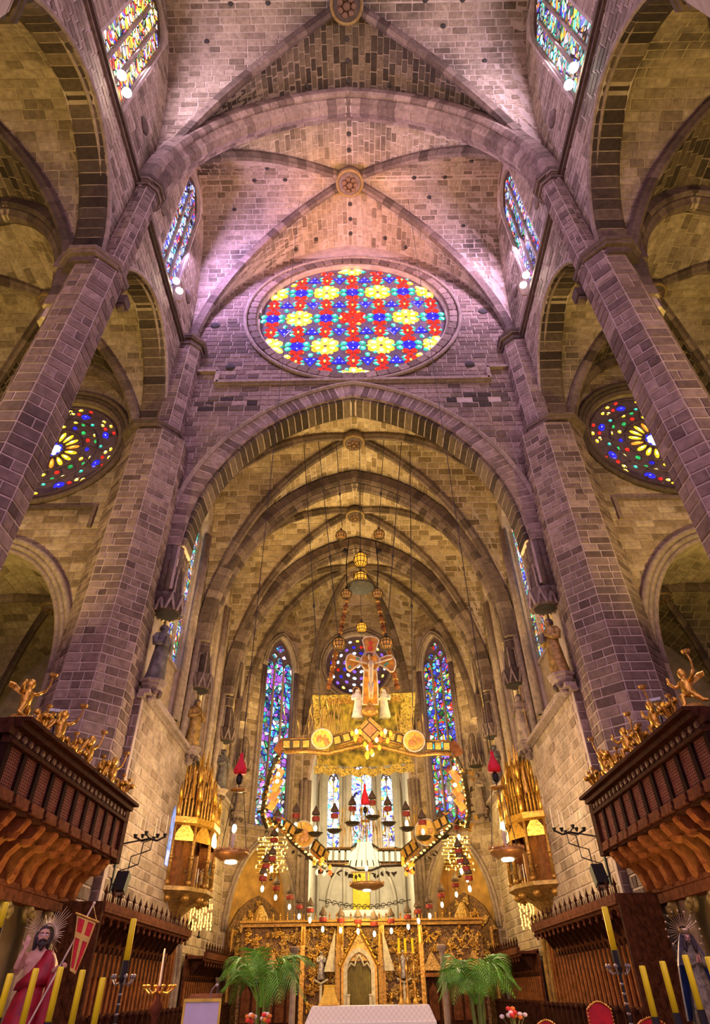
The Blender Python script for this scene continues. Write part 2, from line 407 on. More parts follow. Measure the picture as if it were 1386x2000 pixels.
# ---- generic rib vault over a bay given by plan corners and a boss
def web_surface(g, P0, P1, boss, zs, h, k, n=10, lift=0.0):
    P0, P1, B = Vector((*P0, 0)), Vector((*P1, 0)), Vector((*boss, 0)); mid = (P0+P1)/2; half = (P1-P0)/2; ax = mid-B
    rows = []
    for i in range(n+1):
        tn = max(0.001, i/n)
        rows.append([B+ax*tn+half*(c*tn)+Vector((0, 0, zs+h*pk(c*tn, k)+lift)) for c in [math.sin(PI/2*(-1+2*j/(2*n)))*1.0 for j in range(2*n+1)]])
    m = 2*n+1
    g.add([p for r in rows for p in r], [(i*m+j, i*m+j+1, (i+1)*m+j+1, (i+1)*m+j) for i in range(n) for j in range(m-1)])
def web_stones(T, P0, P1, boss, zs, h, k, ch=.36, lo=.5, hi=.95, gap=.035):
    P0, P1, B = Vector((*P0, 0)), Vector((*P1, 0)), Vector((*boss, 0)); mid = (P0+P1)/2; half = (P1-P0)/2; ax = mid-B
    HL, AL = half.length, ax.length; hu, au = half/HL, ax/AL
    # arc-length table of the profile
    N = 300; cs = [-1+2*i/N for i in range(N+1)]; zz = [zs+h*pk(c, k) for c in cs]; S = [0]
    for i in range(N): S.append(S[-1]+math.hypot((cs[i+1]-cs[i])*HL, zz[i+1]-zz[i]))
    def inv(s): return float(np.interp(s, S, cs))
    def fr(u, v):
        c = inv(v); c2 = min(1, c+.01); c1 = max(-1, c-.01)
        P = B+au*u+hu*(c*HL)+Vector((0, 0, zs+h*pk(c, k)))
        tv = (hu*((c2-c1)*HL)+Vector((0, 0, h*(pk(c2, k)-pk(c1, k))))).normalized()
        n = au.cross(tv)
        if n.z > 0: n = -n
        return P, au, tv, n
    rows = []; s = 0
    while s < S[-1]-.1:
        e = min(S[-1], s+ch*random.uniform(.9, 1.1)); c = inv((s+e)/2)
        rows.append((s, e, [(AL*abs(c), AL)])); s = e
    lay(T, rows, fr, gap, .03, lo, hi)
def diag_path(boss, corner, zs, h, k, drop=0.0, n=16, t1=1.0):
    B, Cn = Vector((*boss, 0)), Vector((*corner, 0))
    return [B.lerp(Cn, t*t1)+Vector((0, 0, zs+h*pk(t*t1, k)-drop)) for t in [1-(1-i/n)**1.6 for i in range(n+1)]]
def boss_obj(parent, c, r, dp, m):
    g = G(); g.lathe([(r*.3, -dp), (r*.75, -dp), (r*.8, -dp*.8), (r, -dp*.75), (r, -dp*.2), (r*.8, 0)], 24, c)
    o = g.build('boss', m, parent, True)
    g = G(); g.tube([Vector(c)+Vector((r*.9*math.cos(a), r*.9*math.sin(a), -dp*.72)) for a in [2*PI*i/24 for i in range(24)]], r*.12, 6, True); g.build('boss_ring', mat('boss_gilding', (.3, .19, .07), .6, .2), o)
    g = G()
    for i in range(7):
        a = 2*PI*i/7; g.ball(Vector(c)+Vector((r*.42*math.cos(a), r*.42*math.sin(a), -dp)), r*.2, 8)
    g.ball(Vector(c)+Vector((0, 0, -dp)), r*.26, 8); g.build('boss_carving', mat('boss_carving', (.17, .09, .045), .7, .1), o)
def bay_vault(name, corners, boss, zs, h, k, ms, stones=True, ribw=.5, ribd=.55, ribm=None, edges=(0, 1, 2, 3), bossr=.9, ch=.36, mor=None, skip=()):
    g = G(); n = len(corners)
    for i in range(n):
        web_surface(g, corners[i], corners[(i+1) % n], boss, zs, h, k, 10, .0)
    V = struct(g.build(name, mor or MOR, None, True))
    if ST_B in ms and stones:
        V.data.materials.append(mat('mortar_sooty', (.24, .175, .12), .9)); per = len(V.data.polygons)//n
        for p in V.data.polygons: p.material_index = 1 if ms[(p.index//per) % len(ms)] is ST_B else 0
    if stones:
        by = {}
        for i in range(n):
            if i in skip: continue
            T = by.setdefault(ms[i % len(ms)].name, []); web_stones(T, corners[i], corners[(i+1) % n], boss, zs, h, k, ch)
        for mn, T in by.items(): emit_blocks(V, T, MATS[mn], NIND)
    for i in range(n):
        d = Vector((corners[i][0]-boss[0], corners[i][1]-boss[1], 0)); sd = Vector((-d.y, d.x, 0))
        arch_rib(diag_path(boss, corners[i], zs, h, k, .0), sd, ribw, ribd, ribm or ST_R, MOR, V, 'diagonal_rib', pieces=stones, step=.7)
    boss_obj(V, (boss[0], boss[1], zs+h-.1), bossr, ribd+.3, ST_R)
    return V
def cross_path(x0, x1, y, zs, h, k, n=28):
    return [Vector((x0+(x1-x0)*(.5-.5*math.cos(PI*i/n)), y, zs+h*pk(2*(.5-.5*math.cos(PI*i/n))-1, k))) for i in range(n+1)]

KN = 1.2
# nave bays: far, near and one behind the camera
for i, nm in ((2, 'ceiling_nave_far'), (1, 'ceiling_nave_near'), (0, 'ceiling_nave_back')):
    y0, y1 = YB[i], YB[i+1]; bc = (0, (y0+y1)/2)
    ms = [ST_V, ST_V, ST_V, ST_V] if i == 2 else [ST_V, ST_V, ST_B, ST_V]
    bay_vault(nm, [(-NA, y0), (NA, y0), (NA, y1), (-NA, y1)], bc, ZS, HN, KN, ms, stones=i > 0, skip=(0,) if i == 1 else (), bossr=.88)
# scaffold holes in the webs: near-black balls paint the shade inside
hm_ = G(); hm_.ball((0, 0, 0), .16, 8, (1, 1, .5)); HM = hm_.mesh('putlog_shade_spot', DARK, True)
for i, nm in ((2, 'ceiling_nave_far'), (1, 'ceiling_nave_near')):
    yc = (YB[i]+YB[i+1])/2; V = bpy.data.objects[nm]
    for x, dy in ((0, -3.6), (0, -2.6), (0, -1.7), (0, 1.6), (0, 2.6), (0, 3.6), (-1.9, -3.5), (1.9, -3.5), (-2.4, 3.6), (2.4, 3.6), (-4.2, 0), (-6.2, 0), (4.2, 0), (6.2, 0), (-5.2, -1.0), (5.2, 1.0), (-7.6, 1.4), (7.6, -1.4), (-7.4, -2.0), (7.4, 2.2), (-3.8, 3.9), (3.8, 3.9)):
        z = ZS+HN*max(pk(x/NA, KN) if abs(x)/NA < abs(dy)/4.45 else 0, pk(dy/4.45, KN) if abs(x)/NA >= abs(dy)/4.45 else 0); inst('putlog_shade_spot', HM, V, (x, yc+dy, z-.02))
# transverse arches of the nave: triple moulding
for y in (YB[2], YB[1]):
    g = G(); T = struct(arch_rib(cross_path(-NA, NA, y, ZS, HN-.55, KN), (0, 1, 0), 1.5, .75, ST_N, MOR, None, 'trim_1', SQP, 'sq', .55, .03, y > 5))
    arch_rib([p-Vector((0, 0, .7)) for p in cross_path(-NA+.35, NA-.35, y, ZS, HN-.55, KN)], (0, 1, 0), .95, .5, ST_N, MOR, T, 'lower_moulding', RIBP, 'rib', .55, .03, y > 5)
    arch_rib([p-Vector((0, 0, .4)) for p in cross_path(-NA+.2, NA-.2, y, ZS, HN-.55, KN)], (0, 1, 0), 1.25, .3, ST_N, MOR, T, 'middle_moulding', RIBP, 'rib', .55, .03, False)

# ---- nave side walls with arcade and clerestory
AR_S, AR_H, AR_A = 22.6, 5.7, 4.1
WIN = {2: (16.6, 1.15, 31.6, 41.2), 1: (7.65, 1.15, 31.6, 41.2)}
STRING = []
def nave_wall(sd, i, nm):
    y0, y1 = YB[i], YB[i+1]; yc = (y0+y1)/2; wy, wh, wz0, wz1 = yc, 1.3, 30.8, 42.0
    def arc(u):
        t = abs(u-yc)/AR_A
        return AR_S+AR_H*pk(t, 1.1) if t < 1 else None
    def top(u): return ZS+HN*pk((u-yc)/((y1-y0)/2), KN)+.1
    def wtop(u): return wz1-1.9+1.9*pk((u-wy)/wh, 1.3)
    def cf(u):
        a = arc(u); z0 = a if a is not None else 20.0
        zt = max(top(u), z0+.5)
        if abs(u-wy) < wh: return [(z0, wz0), (min(wtop(u), zt-.05), zt)]
        return [(z0, zt)]
    us = sorted(set(frange(y0, y1, 56)+[wy-wh, wy+wh, yc-AR_A, yc+AR_A]))
    g = G(); sheet(g, (sd*NA, 0, 0), (0, 1, 0), (-sd, 0, 0), 1.1, us, cf)
    W = struct(g.build(nm, MOR))
    if i == 0: return W
    def ivf(z):
        t = pk_inv((z-ZS)/HN, KN) if z > ZS else 1
        iv = [(yc-t*(y1-y0)/2+.05, yc+t*(y1-y0)/2-.05)]
        if z < AR_S+AR_H:
            q = AR_A*pk_inv((z-AR_S)/AR_H, 1.1)+.35
            iv = cutiv(iv, yc-q, yc+q)
        if wz0-.1 < z < wz1: iv = cutiv(iv, wy-wh-.1, wy+wh+.1)
        return iv
    T = []; lay(T, courses(21, ZC-.3, .38, ivf), flat((sd*NA, 0, 0), (0, 1, 0), (-sd, 0, 0)), .035, .03, .55, 1.0)
    emit_blocks(W, T, ST_V, NIND)
    # arcade arch: voussoired soffit and edge rolls
    pts = [Vector((sd*(NA+.55), yc+AR_A*math.sin(a), AR_S+AR_H*pk(math.sin(a), 1.1))) for a in frange(-PI/2, PI/2, 28)]
    arch_rib([p+Vector((0, 0, .2)) for p in pts], (1, 0, 0), 1.14, .22, ST_B, MOR_D, W, 'arcade_soffit', SQP, 'sq', .5, .06)
    for dx, rr in ((-.02, .13), (.2, .09)):
        q = [p.copy() for p in pts]
        for p in q: p.x = sd*(NA+dx); p.z += .12-dx*.5
        g = G(); g.tube(q, rr, 6); g.build('arch_moulding', TRIM, W, True)
    # string course
    for a, b in ((y0, y1),):
        g = G(); g.box((sd*(NA-.12), (a+b)/2, 30.35), (.3, b-a, .2)); g.box((sd*(NA-.06), (a+b)/2, 30.18), (.18, b-a, .16)); g.build('string_course', ST_R, W)
    # putlog bosses: carved rosettes
    for dy, z in ((-2.6, 33.2), (2.7, 33.6)):
        g = G(); g.ball((sd*(NA-.05), yc+dy, z), .42, 10, (.35, 1, 1)); g.build('carved_rosette', ST_R, W, True)
    return W
WALLS = {}
for sd, s in ((-1, 'left'), (1, 'right')):
    for i, b in ((2, 'far'), (1, 'near'), (0, 'back')):
        WALLS[s, b] = nave_wall(sd, i, 'wall_nave_%s_%s' % (s, b))

# ---- octagonal pillars
def octa(c, r, z, rot=PI/8): return [Vector((c[0]+r/math.cos(PI/8)*math.cos(rot+PI/4*i), c[1]+r/math.cos(PI/8)*math.sin(rot+PI/4*i), z)) for i in range(8)]
def pillar(nm, c, r, z0, z1, m, ch=.42, stones=True, faces=range(8), rot=0.0, mor=None):
    g = G(); g.loft([octa(c, r, z0, PI/8+rot), octa(c, r, z1, PI/8+rot)]); o = g.build(nm, mor or MOR)
    if stones:
        T = []; wd = 2*r*math.tan(PI/8); zz = courses(z0, z1, ch, lambda z: [(0, 1)])
        for k in faces:
            a = PI/4*(k+1)+rot; n = Vector((math.cos(a), math.sin(a), 0)); tu = Vector((-n.y, n.x, 0)); f = flat((c[0]+n.x*r, c[1]+n.y*r, 0), tu, n)
            for q, (a0, a1, _) in enumerate(zz):
                x = [-wd/2, wd/2]
                if wd > .9: x = [-wd/2, random.uniform(-.3, .3)*wd, wd/2] if random.random() < .6 else [-wd/2, random.uniform(-.25, -.12)*wd, random.uniform(.12, .25)*wd, wd/2]
                elif random.random() < .45: x = [-wd/2, random.uniform(-.15, .15)*wd, wd/2]
                for u0, u1 in zip(x[:-1], x[1:]):
                    P, t1, t2, nn = f((u0+u1)/2, (a0+a1)/2); put(T, P, t1, t2, nn, u1-u0-.035, a1-a0-.05, .03*random.uniform(.7, 1.2))
        emit_blocks(o, T, m, 300)
    return o
def capital(parent, c, r, z, h, m=None):
    g = G()
    for dz, k, hh in ((0, 1.08, .18), (.18, 1.0, .3), (.48, 1.22, .16), (.64, 1.3, .2)):
        g.loft([octa(c, r*k, z+dz*h, PI/8), octa(c, r*(k+.04), z+(dz+hh)*h, PI/8)])
    g.build('capital', m or ST_R, parent)
for sd, s in ((-1, 'left'), (1, 'right')):
    P = struct(pillar('pillar_nave_'+s, (sd*9.75, 12.1), .86, 0, 23.0, ST_N))
    capital(P, (sd*9.95, 12.1), .9, 22.6, .9)
    T = pillar('upper_shaft', (sd*9.35, 12.1), .52, 23.0, 30.2, ST_N, .45); T.parent = P; capital(T, (sd*9.35, 12.1), .58, 30.0, .8)
    g = G(); g.box((sd*8.85, 12.75, 22.4), (.42, .42, .5)); g.box((sd*8.85, 12.75, 22.1), (.3, .3, .2)); g.build('corbel', ST_R, P)
    P2 = struct(pillar('pillar_back_'+s, (sd*9.75, 3.2), .86, 0, 23.0, ST_N, stones=False)); capital(P2, (sd*9.95, 3.2), .9, 22.6, .9)
    T2 = pillar('upper_shaft', (sd*9.35, 3.2), .52, 23.0, 30.2, ST_N, .45, False); T2.parent = P2; capital(T2, (sd*9.35, 3.2), .58, 30.0, .8)
    # responds on the chancel wall
    R = struct(pillar('pier_chancel_'+s, (sd*9.6, 20.75), 1.42, 0, 22.4, ST_N, .34)); capital(R, (sd*9.9, 20.7), 1.1, 22.3, .8)
    T = pillar('upper_shaft', (sd*9.4, 20.75), .72, 22.4, 30.2, ST_N, .45); T.parent = R; capital(T, (sd*9.4, 20.75), .75, 30.0, .8)
    # aisle springer behind the pillar
    g = G(); g.box((sd*10.6, 12.1, 24.3), (1.3, 1.1, 2.6)); g.build('springer', ST_R, P)

# ---- chancel (triumphal) wall
CH_A, CH_S, CH_H, CH_K = 7.6, 16.8, 9.6, 1.22
RC, RR = Vector((0.05, 21.0, 34.2)), 5.75
def ch_cols(u):
    t = abs(u)/CH_A; zt = ZS+HN*pk(u/NA, KN)+.2
    z0 = CH_S+CH_H*pk(t, CH_K) if t < 1 else (14.6 if abs(u) < 8.25 else 0)
    if abs(u-RC.x) < RR+.05:
        q = math.sqrt(max(0, (RR+.05)**2-(u-RC.x)**2)); return [(z0, RC.z-q), (RC.z+q, max(zt, RC.z+q+.05))]
    return [(z0, zt)]
g = G(); sheet(g, (0, 21, 0), (1, 0, 0), (0, -1, 0), 1.3, sorted(set(frange(-NA, NA, 120)+[-CH_A, CH_A, -8.25, 8.25])), ch_cols)
WE = struct(g.build('wall_chancel', MOR))
def ch_iv(z):
    t = NA*pk_inv((z-ZS)/HN, KN)-.3 if z > ZS else NA-.4
    iv = [(-t, t)]
    if z < CH_S: iv = cutiv(iv, -CH_A-.1, CH_A+.1) if z > 14.6 else cutiv(iv, -8.3, 8.3)
    elif z < CH_S+CH_H+.9:
        q = (CH_A+.8)*pk_inv((z-CH_S)/(CH_H+.9), CH_K); iv = cutiv(iv, -q, q)
    if abs(z-RC.z) < 6.6:
        q = math.sqrt(6.6**2-(z-RC.z)**2); iv = cutiv(iv, RC.x-q, RC.x+q)
    return iv
T = []; lay(T, courses(2, 41, .38, ch_iv), flat((0, 21, 0), (1, 0, 0), (0, -1, 0)), .035, .035, .5, 1.0); 
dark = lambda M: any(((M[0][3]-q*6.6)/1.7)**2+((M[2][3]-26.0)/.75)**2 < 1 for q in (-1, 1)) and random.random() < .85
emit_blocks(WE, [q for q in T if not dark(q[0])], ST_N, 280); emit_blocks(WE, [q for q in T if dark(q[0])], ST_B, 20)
# arch orders
def ch_path(a, s, h, y, k=CH_K): return cross_path(-a, a, y, s, h, k, 44)
arch_rib(ch_path(CH_A+.85, CH_S, CH_H+.9, 20.98), (0, 1, 0), .16, .85, ST_N, MOR, WE, 'arch_face', SQP, 'sq', .42, .06)
arch_rib(ch_path(CH_A+.12, CH_S, CH_H+.1, 21.65), (0, 1, 0), 1.25, .3, ST_B, MOR, WE, 'arch_soffit', SQP, 'sq', .42, .075)
arch_rib(ch_path(CH_A+.95, CH_S, CH_H+1.1, 20.9), (0, 1, 0), .3, .2, TRIM, TRIM, WE, 'hood_mould', RIBP, 'rib', .5, .03, False)
# corbelled shafts that carry the arch above the first statues
for q in (-1, 1):
    for dx, dy, r in ((0, 0, .22), (-.28, .05, .17), (.28, .05, .17), (-.12, -.2, .15), (.14, -.2, .15), (-.2, .5, .2), (-.2, .95, .18)):
        g = G(); g.cone((q*(7.95+dx), 21.25+dy, 14.3), (q*(7.95+dx), 21.25+dy, 17.3), r, r, 8); g.lathe([(r*.5, 14.0), (r*1.3, 14.2), (r*1.3, 14.4)], 8, (q*(7.95+dx), 21.25+dy, 0)); g.build('corbel_shaft', ST_R, WE, True)
    T = []; lay(T, courses(14.6, 16.9, .38, lambda z: [(21.0, 22.3)]), flat((q*CH_A, 0, 0), (0, 1, 0), (-q, 0, 0)), .04, .03, .4, .7); emit_blocks(WE, T, ST_R, 12)
# sill ledge below the rose
g = G(); g.box((0, 20.9, 27.65), (15.0, .3, .18)); g.box((0, 20.95, 27.5), (15, .16, .12))
for s in (-1, 1): g.box((s*7.5, 20.9, 28.1), (.2, .3, 1.0)); g.box((s*8.3, 20.9, 28.6), (1.7, .3, .18))
g.build('ledge', TRIM, WE)
for x, z in ((-6.9, 29.1), (6.6, 29.0), (-8.3, 33.2), (8.1, 34.2)):
    g = G(); g.ball((x, 20.97, z), .3, 10, (1, .4, 1)); g.build('putlog_shade_spot', DARK, WE, True)  # dark balls painting the inner shade of wall holes
# rose surround: stepped rings of voussoirs
for k, (r, dp, y, m) in enumerate(((6.6, .25, 20.86, TRIM), (6.25, .3, 20.95, ST_R), (5.92, .2, 21.02, TRIM))):
    pts = [RC+Vector((r*math.cos(a), y-21, r*math.sin(a))) for a in [2*PI*i/72 for i in range(72)]]
    g = G(); g.tube(pts, dp*.5, 6, True); ring = g.build('rose_moulding', m, WE, True)
    if k == 1:
        for i in range(60):
            a = 2*PI*(i+.5)/60; P = RC+Vector((6.18*math.cos(a), -.1, 6.18*math.sin(a))); n = Vector((0, -1, 0)); tu = Vector((-math.sin(a), 0, math.cos(a))); tv = Vector((math.cos(a), 0, math.sin(a)))
            M = Matrix(((tu.x*.6, tv.x*.5, 0, P.x), (0, 0, -.1, P.y), (tu.z*.6, tv.z*.5, 0, P.z), (0, 0, 0, 1)))
            inst('stone', blocks(ST_N)[i % 4][0], ring, mtx=M)

# ---- aisles
KA = 1.15
for sd, s in ((-1, 'left'), (1, 'right')):
    for i, b in ((2, 'far'), (1, 'near'), (0, 'back')):
        y0, y1 = YB[i], YB[i+1]; xa, xb = sorted((sd*10.4, sd*AX))
        bay_vault('ceiling_aisle_%s_%s' % (s, b), [(xa, y0), (xb, y0), (xb, y1), (xa, y1)], ((xa+xb)/2, (y0+y1)/2), AZS, AZC-AZS, KA, [ST_V, ST_V, ST_B, ST_V], stones=i > 0, bossr=.62, ribw=.42, ribd=.4, mor=MOR_D)
        if i > 0:
            T = struct(arch_rib(cross_path(xa, xb, y0, AZS, AZC-AZS, KA), (0, 1, 0), 1.0, .55, ST_R, MOR_D, None, 'trim_2', SQP, 'sq', .6, .03))
            arch_rib([p-Vector((0, 0, .5)) for p in cross_path(xa+.3, xb-.3, y0, AZS, AZC-AZS, KA)], (0, 1, 0), .6, .4, ST_R, MOR_D, T, 'lower_moulding', RIBP, 'rib', .6, .03)
    # outer wall
    g = G(); g.box((sd*(AX+.4), 7.6, 15), (.8, 27, 30)); W = struct(g.build('wall_aisle_'+s, MOR_D))
    T = []; lay(T, courses(6, 29, .4, lambda z: [(3.3, 20.9)]), flat((sd*AX, 0, 0), (0, 1, 0), (-sd, 0, 0)), .035, .03, .5, 1.0); emit_blocks(W, T, ST_C, 120)
    # east wall with small rose and chapel arch
    xc, zc, rr = sd*15.25, 23.15, 3.35
    ax, as_, ah, aa = sd*15.4, 11.0, 5.7, 3.75
    def cf(u):
        z0 = as_+ah*pk((u-ax)/aa, 1.15) if abs(u-ax) < aa else 0
        if abs(u-ax) < aa and False: pass
        if abs(u-xc) < rr:
            q = math.sqrt(rr*rr-(u-xc)**2); return [(z0, zc-q), (zc+q, 29.6)]
        return [(z0, 29.6)]
    x0, x1 = sorted((sd*NA, sd*AX)); g = G()
    sheet(g, (0, 21, 0), (1, 0, 0), (0, -1, 0), 1.1, sorted(set(frange(x0, x1, 70)+[ax-aa, ax+aa, xc-rr, xc+rr])), cf)
    W = struct(g.build('wall_aisle_east_'+s, MOR_D))
    def iv(z):
        L = [(x0+.5 if sd > 0 else x0, x1 if sd > 0 else x1-.5)]
        if z < as_: L = cutiv(L, ax-aa-.5, ax+aa+.5)
        elif z < as_+ah+.6: q = (aa+.5)*pk_inv((z-as_)/(ah+.6), 1.15); L = cutiv(L, ax-q, ax+q)
        if abs(z-zc) < 3.9: q = math.sqrt(3.9**2-(z-zc)**2); L = cutiv(L, xc-q, xc+q)
        return L
    T = []; lay(T, courses(8, 29, .38, iv), flat((0, 21, 0), (1, 0, 0), (0, -1, 0)), .035, .03, .5, 1.0); emit_blocks(W, T, ST_C, NIND)
    for r, t, dy in ((3.85, .15, .1), (3.64, .13, .0), (3.44, .14, -.1)):
        g = G(); g.tube([Vector((xc+r*math.cos(a), 20.98-dy, zc+r*math.sin(a))) for a in [2*PI*i/56 for i in range(56)]], t, 6, True); g.build('rose_moulding', ST_R, W, True)
    for r, t, dy in ((.55, .16, .08), (.3, .12, .0), (.06, .13, -.1)):
        g = G(); g.tube([Vector((ax+(aa+r)*math.sin(a), 20.98-dy, as_+(ah+r)*pk(math.sin(a), 1.15))) for a in frange(-PI/2, PI/2, 30)], t, 6); g.build('arch_moulding', TRIM, W, True)
    g = G(); g.box((xc, 20.94, 18.95), (6.6, .2, .18)); g.box((xc-sd*3.4, 20.94, 18.4), (.18, .2, 1.2)); g.build('ledge', ST_R, W)
    arch_rib(cross_path(sd*10.4, sd*AX, 20.75, AZS, AZC-AZS, KA), (0, 1, 0), .5, .5, ST_R, MOR_D, W, 'wall_rib', RIBP, 'rib', .6, .03)
    # chapel beyond the arch
    c0, c1 = sorted((sd*11.2, sd*19.6))
    g = G(); g.box((sd*19.7, 26.5, 8), (.3, 9, 17)); g.box((sd*11.1, 26.5, 8), (.3, 9, 17)); g.box((ax, 30.8, 8), (8.8, .3, 17)); CW = struct(g.build('wall_chapel_'+s, MOR_D))
    g = G(); g.prism([(-.9, 0), (.9, 0), (.9, 3.2), (.5, 4.4), (0, 5.0), (-.5, 4.4), (-.9, 3.2)], (ax, 30.62, 8.5), (1, 0, 0), (0, 0, 1), (0, -.06, 0)); g.build('chapel_window_shade', DARK, CW)  # flat dark plate painting a recess's shade, nothing is cut
    bay_vault('ceiling_chapel_'+s, [(c0, 22.1), (c1, 22.1), (c1, 30.8), (c0, 30.8)], (ax, 26.3), 9.8, 7.6, 1.15, [ST_V], True, .35, .35, bossr=.55, mor=MOR_D, ch=.4)
    g = G(); g.ball((ax-sd*1.9, 21.9, 16.9), .5, 12, (1.2, 1, .6)); g.build('hanging_boss', ST_R, CW, True)

# ================================================================== choir
CW_, CU = 7.9, 8.3           # lower and upper half width
CB = [22.3, 28.1, 35.2]      # bay lines of the choir
CZS, CZC = 15.6, 27.3; CHH = CZC-CZS; KC = 1.18
C0, C1 = (7.9, 39.6), (3.9, 42.6)
BO = (0, 38.6)
bay_vault('ceiling_choir_front', [(-CU, 21.9), (CU, 21.9), (CU, 28.1), (-CU, 28.1)], (0, 24.7), CZS, CHH, KC, [ST_C], bossr=.64, ribw=.42, ribd=.4)
bay_vault('ceiling_choir_middle', [(-CU, 28.1), (CU, 28.1), (CU, 35.2), (-CU, 35.2)], (0, 31.65), CZS, CHH, KC, [ST_C], bossr=.64, ribw=.42, ribd=.4)
bay_vault('ceiling_apse', [(-CU, 35.2), (CU, 35.2), C0, C1, (-C1[0], C1[1]), (-C0[0], C0[1])], BO, CZS, CHH, KC, [ST_C], bossr=.85, ribw=.4, ribd=.38)
for y in (28.1, 35.2):
    T = struct(arch_rib(cross_path(-CU, CU, y, CZS, CHH-.2, KC), (0, 1, 0), 1.1, .75, ST_R, MOR_D, None, 'trim_3', SQP, 'sq', .5, .05))
    arch_rib([p-Vector((0, 0, .65)) for p in cross_path(-CU+.3, CU-.3, y, CZS, CHH-.2, KC)], (0, 1, 0), .65, .45, ST_R, MOR_D, T, 'lower_moulding', RIBP, 'rib', .5, .05)
for sd, s in ((-1, 'left'), (1, 'right')):
    # lower wall
    g = G(); 
    def cfl(u): return [(3.4, 10.2)] if 29.0 < u < 31.9 else [(0, 10.2)]
    sheet(g, (sd*CW_, 0, 0), (0, 1, 0), (-sd, 0, 0), .8, [21.2, 29.0, 31.9, 40.2], cfl)
    W = struct(g.build('wall_choir_'+s, MOR))
    T = []; lay(T, courses(2.6, 10.1, .36, lambda z: cutiv([(21.4, 39.6)], 28.6, 32.2) if z < 4.4 else [(21.4, 39.6)]), flat((sd*CW_, 0, 0), (0, 1, 0), (-sd, 0, 0)), .045, .03, .5, .95); emit_blocks(W, T, ST_L, 300)
    T = []; lay(T, courses(2.6, 10.1, .36, lambda z: [(-.8, 0)] if sd < 0 else [(0, .8)]), flat((sd*CW_, 21.2, 0), (1, 0, 0), (0, -1, 0)), .045, .03, .4, .8); emit_blocks(W, T, ST_N, 60)
    g = G(); g.box((sd*(CW_-.08), 30.3, 10.25), (.4, 18.6, .16)); g.box((sd*(CW_+.02), 30.3, 10.1), (.24, 18.6, .14)); g.build('string_course', TRIM, W)
    # upper wall with tall windows
    WINS = [(24.9, 1.75, 11.2, 23.6), (31.7, 1.6, 11.2, 22.8)]
    def cfu(u):
        for c, h, a, b in WINS:
            if abs(u-c) < h: return [(10.2, a), (b-2.2+2.2*pk((u-c)/h, 1.3), 27.5)]
        return [(10.2, 27.5)]
    us = sorted(set(frange(21.5, 40.0, 60)+[c+q*h for c, h, _, _ in WINS for q in (-1, 1)]))
    g = G(); sheet(g, (sd*CU, 0, 0), (0, 1, 0), (-sd, 0, 0), 1.0, us, cfu); U = struct(g.build('wall_choir_upper_'+s, MOR))
    def ivu(z):
        L = [(22.3, 39.4)]
        for c, h, a, b in WINS:
            if a < z < b: L = cutiv(L, c-h-.3, c+h+.3)
        return L
    T = []; lay(T, courses(10.4, 26, .38, ivu), flat((sd*CU, 0, 0), (0, 1, 0), (-sd, 0, 0)), .04, .03, .5, .95); emit_blocks(U, T, ST_C, 260)
    for c, h, a, b in WINS:
        for q in (-1, 1):
            for r, o in ((.13, .12), (.1, .34), (.13, .52)):
                g = G(); g.cone((sd*(CU+.05-o*.3), c+q*(h+o*.5-.05), a), (sd*(CU+.05-o*.3), c+q*(h+o*.5-.05), b-2), r, r, 8); g.build('window_shaft', TRIM, U, True)
    # shafts between bays down to the statues
    for y in (28.1, 35.2, 39.5):
        for dy, r in ((0, .26), (-.4, .16), (.4, .16)):
            g = G(); g.cone((sd*(CU-.18), y+dy, 10.3), (sd*(CU-.18), y+dy, 17.0), r, r, 8); g.build('wall_shaft', TRIM, U, True)
    # diagonal apse wall
    A, B = Vector((sd*C0[0], C0[1], 0)), Vector((sd*C1[0], C1[1], 0)); tu = (B-A).normalized(); n = Vector((tu.y, -tu.x, 0)); n = n if n.y < 0 else -n
    L = (B-A).length; wc, wh, pc, pw = L*.56, 1.15, L*.54, 2.2
    def cfd(u):
        z0 = 4.2+4.6*pk((u-pc)/pw, 1.25) if abs(u-pc) < pw else 0
        if abs(u-wc) < wh: return [(z0, 9.6), (22.6-2.6+2.6*pk((u-wc)/wh, 1.35), 27.5)]
        return [(z0, 27.5)]
    g = G(); sheet(g, A, tu, n, .9, sorted(set(frange(-.2, L+.2, 50)+[pc-pw, pc+pw, wc-wh, wc+wh])), cfd); DW = struct(g.build('wall_apse_'+s, MOR))
    def ivd(z):
        q = [(.05, L-.05)]
        if z < 4.2: q = cutiv(q, pc-pw-.1, pc+pw+.1)
        elif z < 9.2: e = (pw+.2)*pk_inv((z-4.2)/5.0, 1.25); q = cutiv(q, pc-e, pc+e)
        if 9.5 < z < 22.6: q = cutiv(q, wc-wh-.25, wc+wh+.25)
        return q
    T = []; lay(T, courses(2.5, 26, .36, ivd), flat(A, tu, n), .04, .03, .45, .9); emit_blocks(DW, T, ST_C, 260)
    for r, o in ((.12, .1), (.1, .3)):
        g = G(); g.tube([A+tu*(wc+(wh+o)*math.sin(a))+n*(.04+o*.2)+Vector((0, 0, 20.0+(2.6+o)*pk(math.sin(a), 1.35))) for a in frange(-PI/2, PI/2, 20)], r, 6); g.build('window_arch_moulding', TRIM, DW, True)
        for q in (-1, 1): g = G(); p = A+tu*(wc+q*(wh+o))+n*(.04+o*.2); g.cone(p+Vector((0, 0, 9.6)), p+Vector((0, 0, 20)), r, r, 8); g.build('window_shaft', TRIM, DW, True)
        g = G(); g.tube([A+tu*(pc+(pw-.05+o)*math.sin(a))+n*(.06)+Vector((0, 0, 4.2+(4.6+o)*pk(math.sin(a), 1.25))) for a in frange(-PI/2, PI/2, 20)], r, 6); g.build('portal_moulding', TRIM, DW, True)
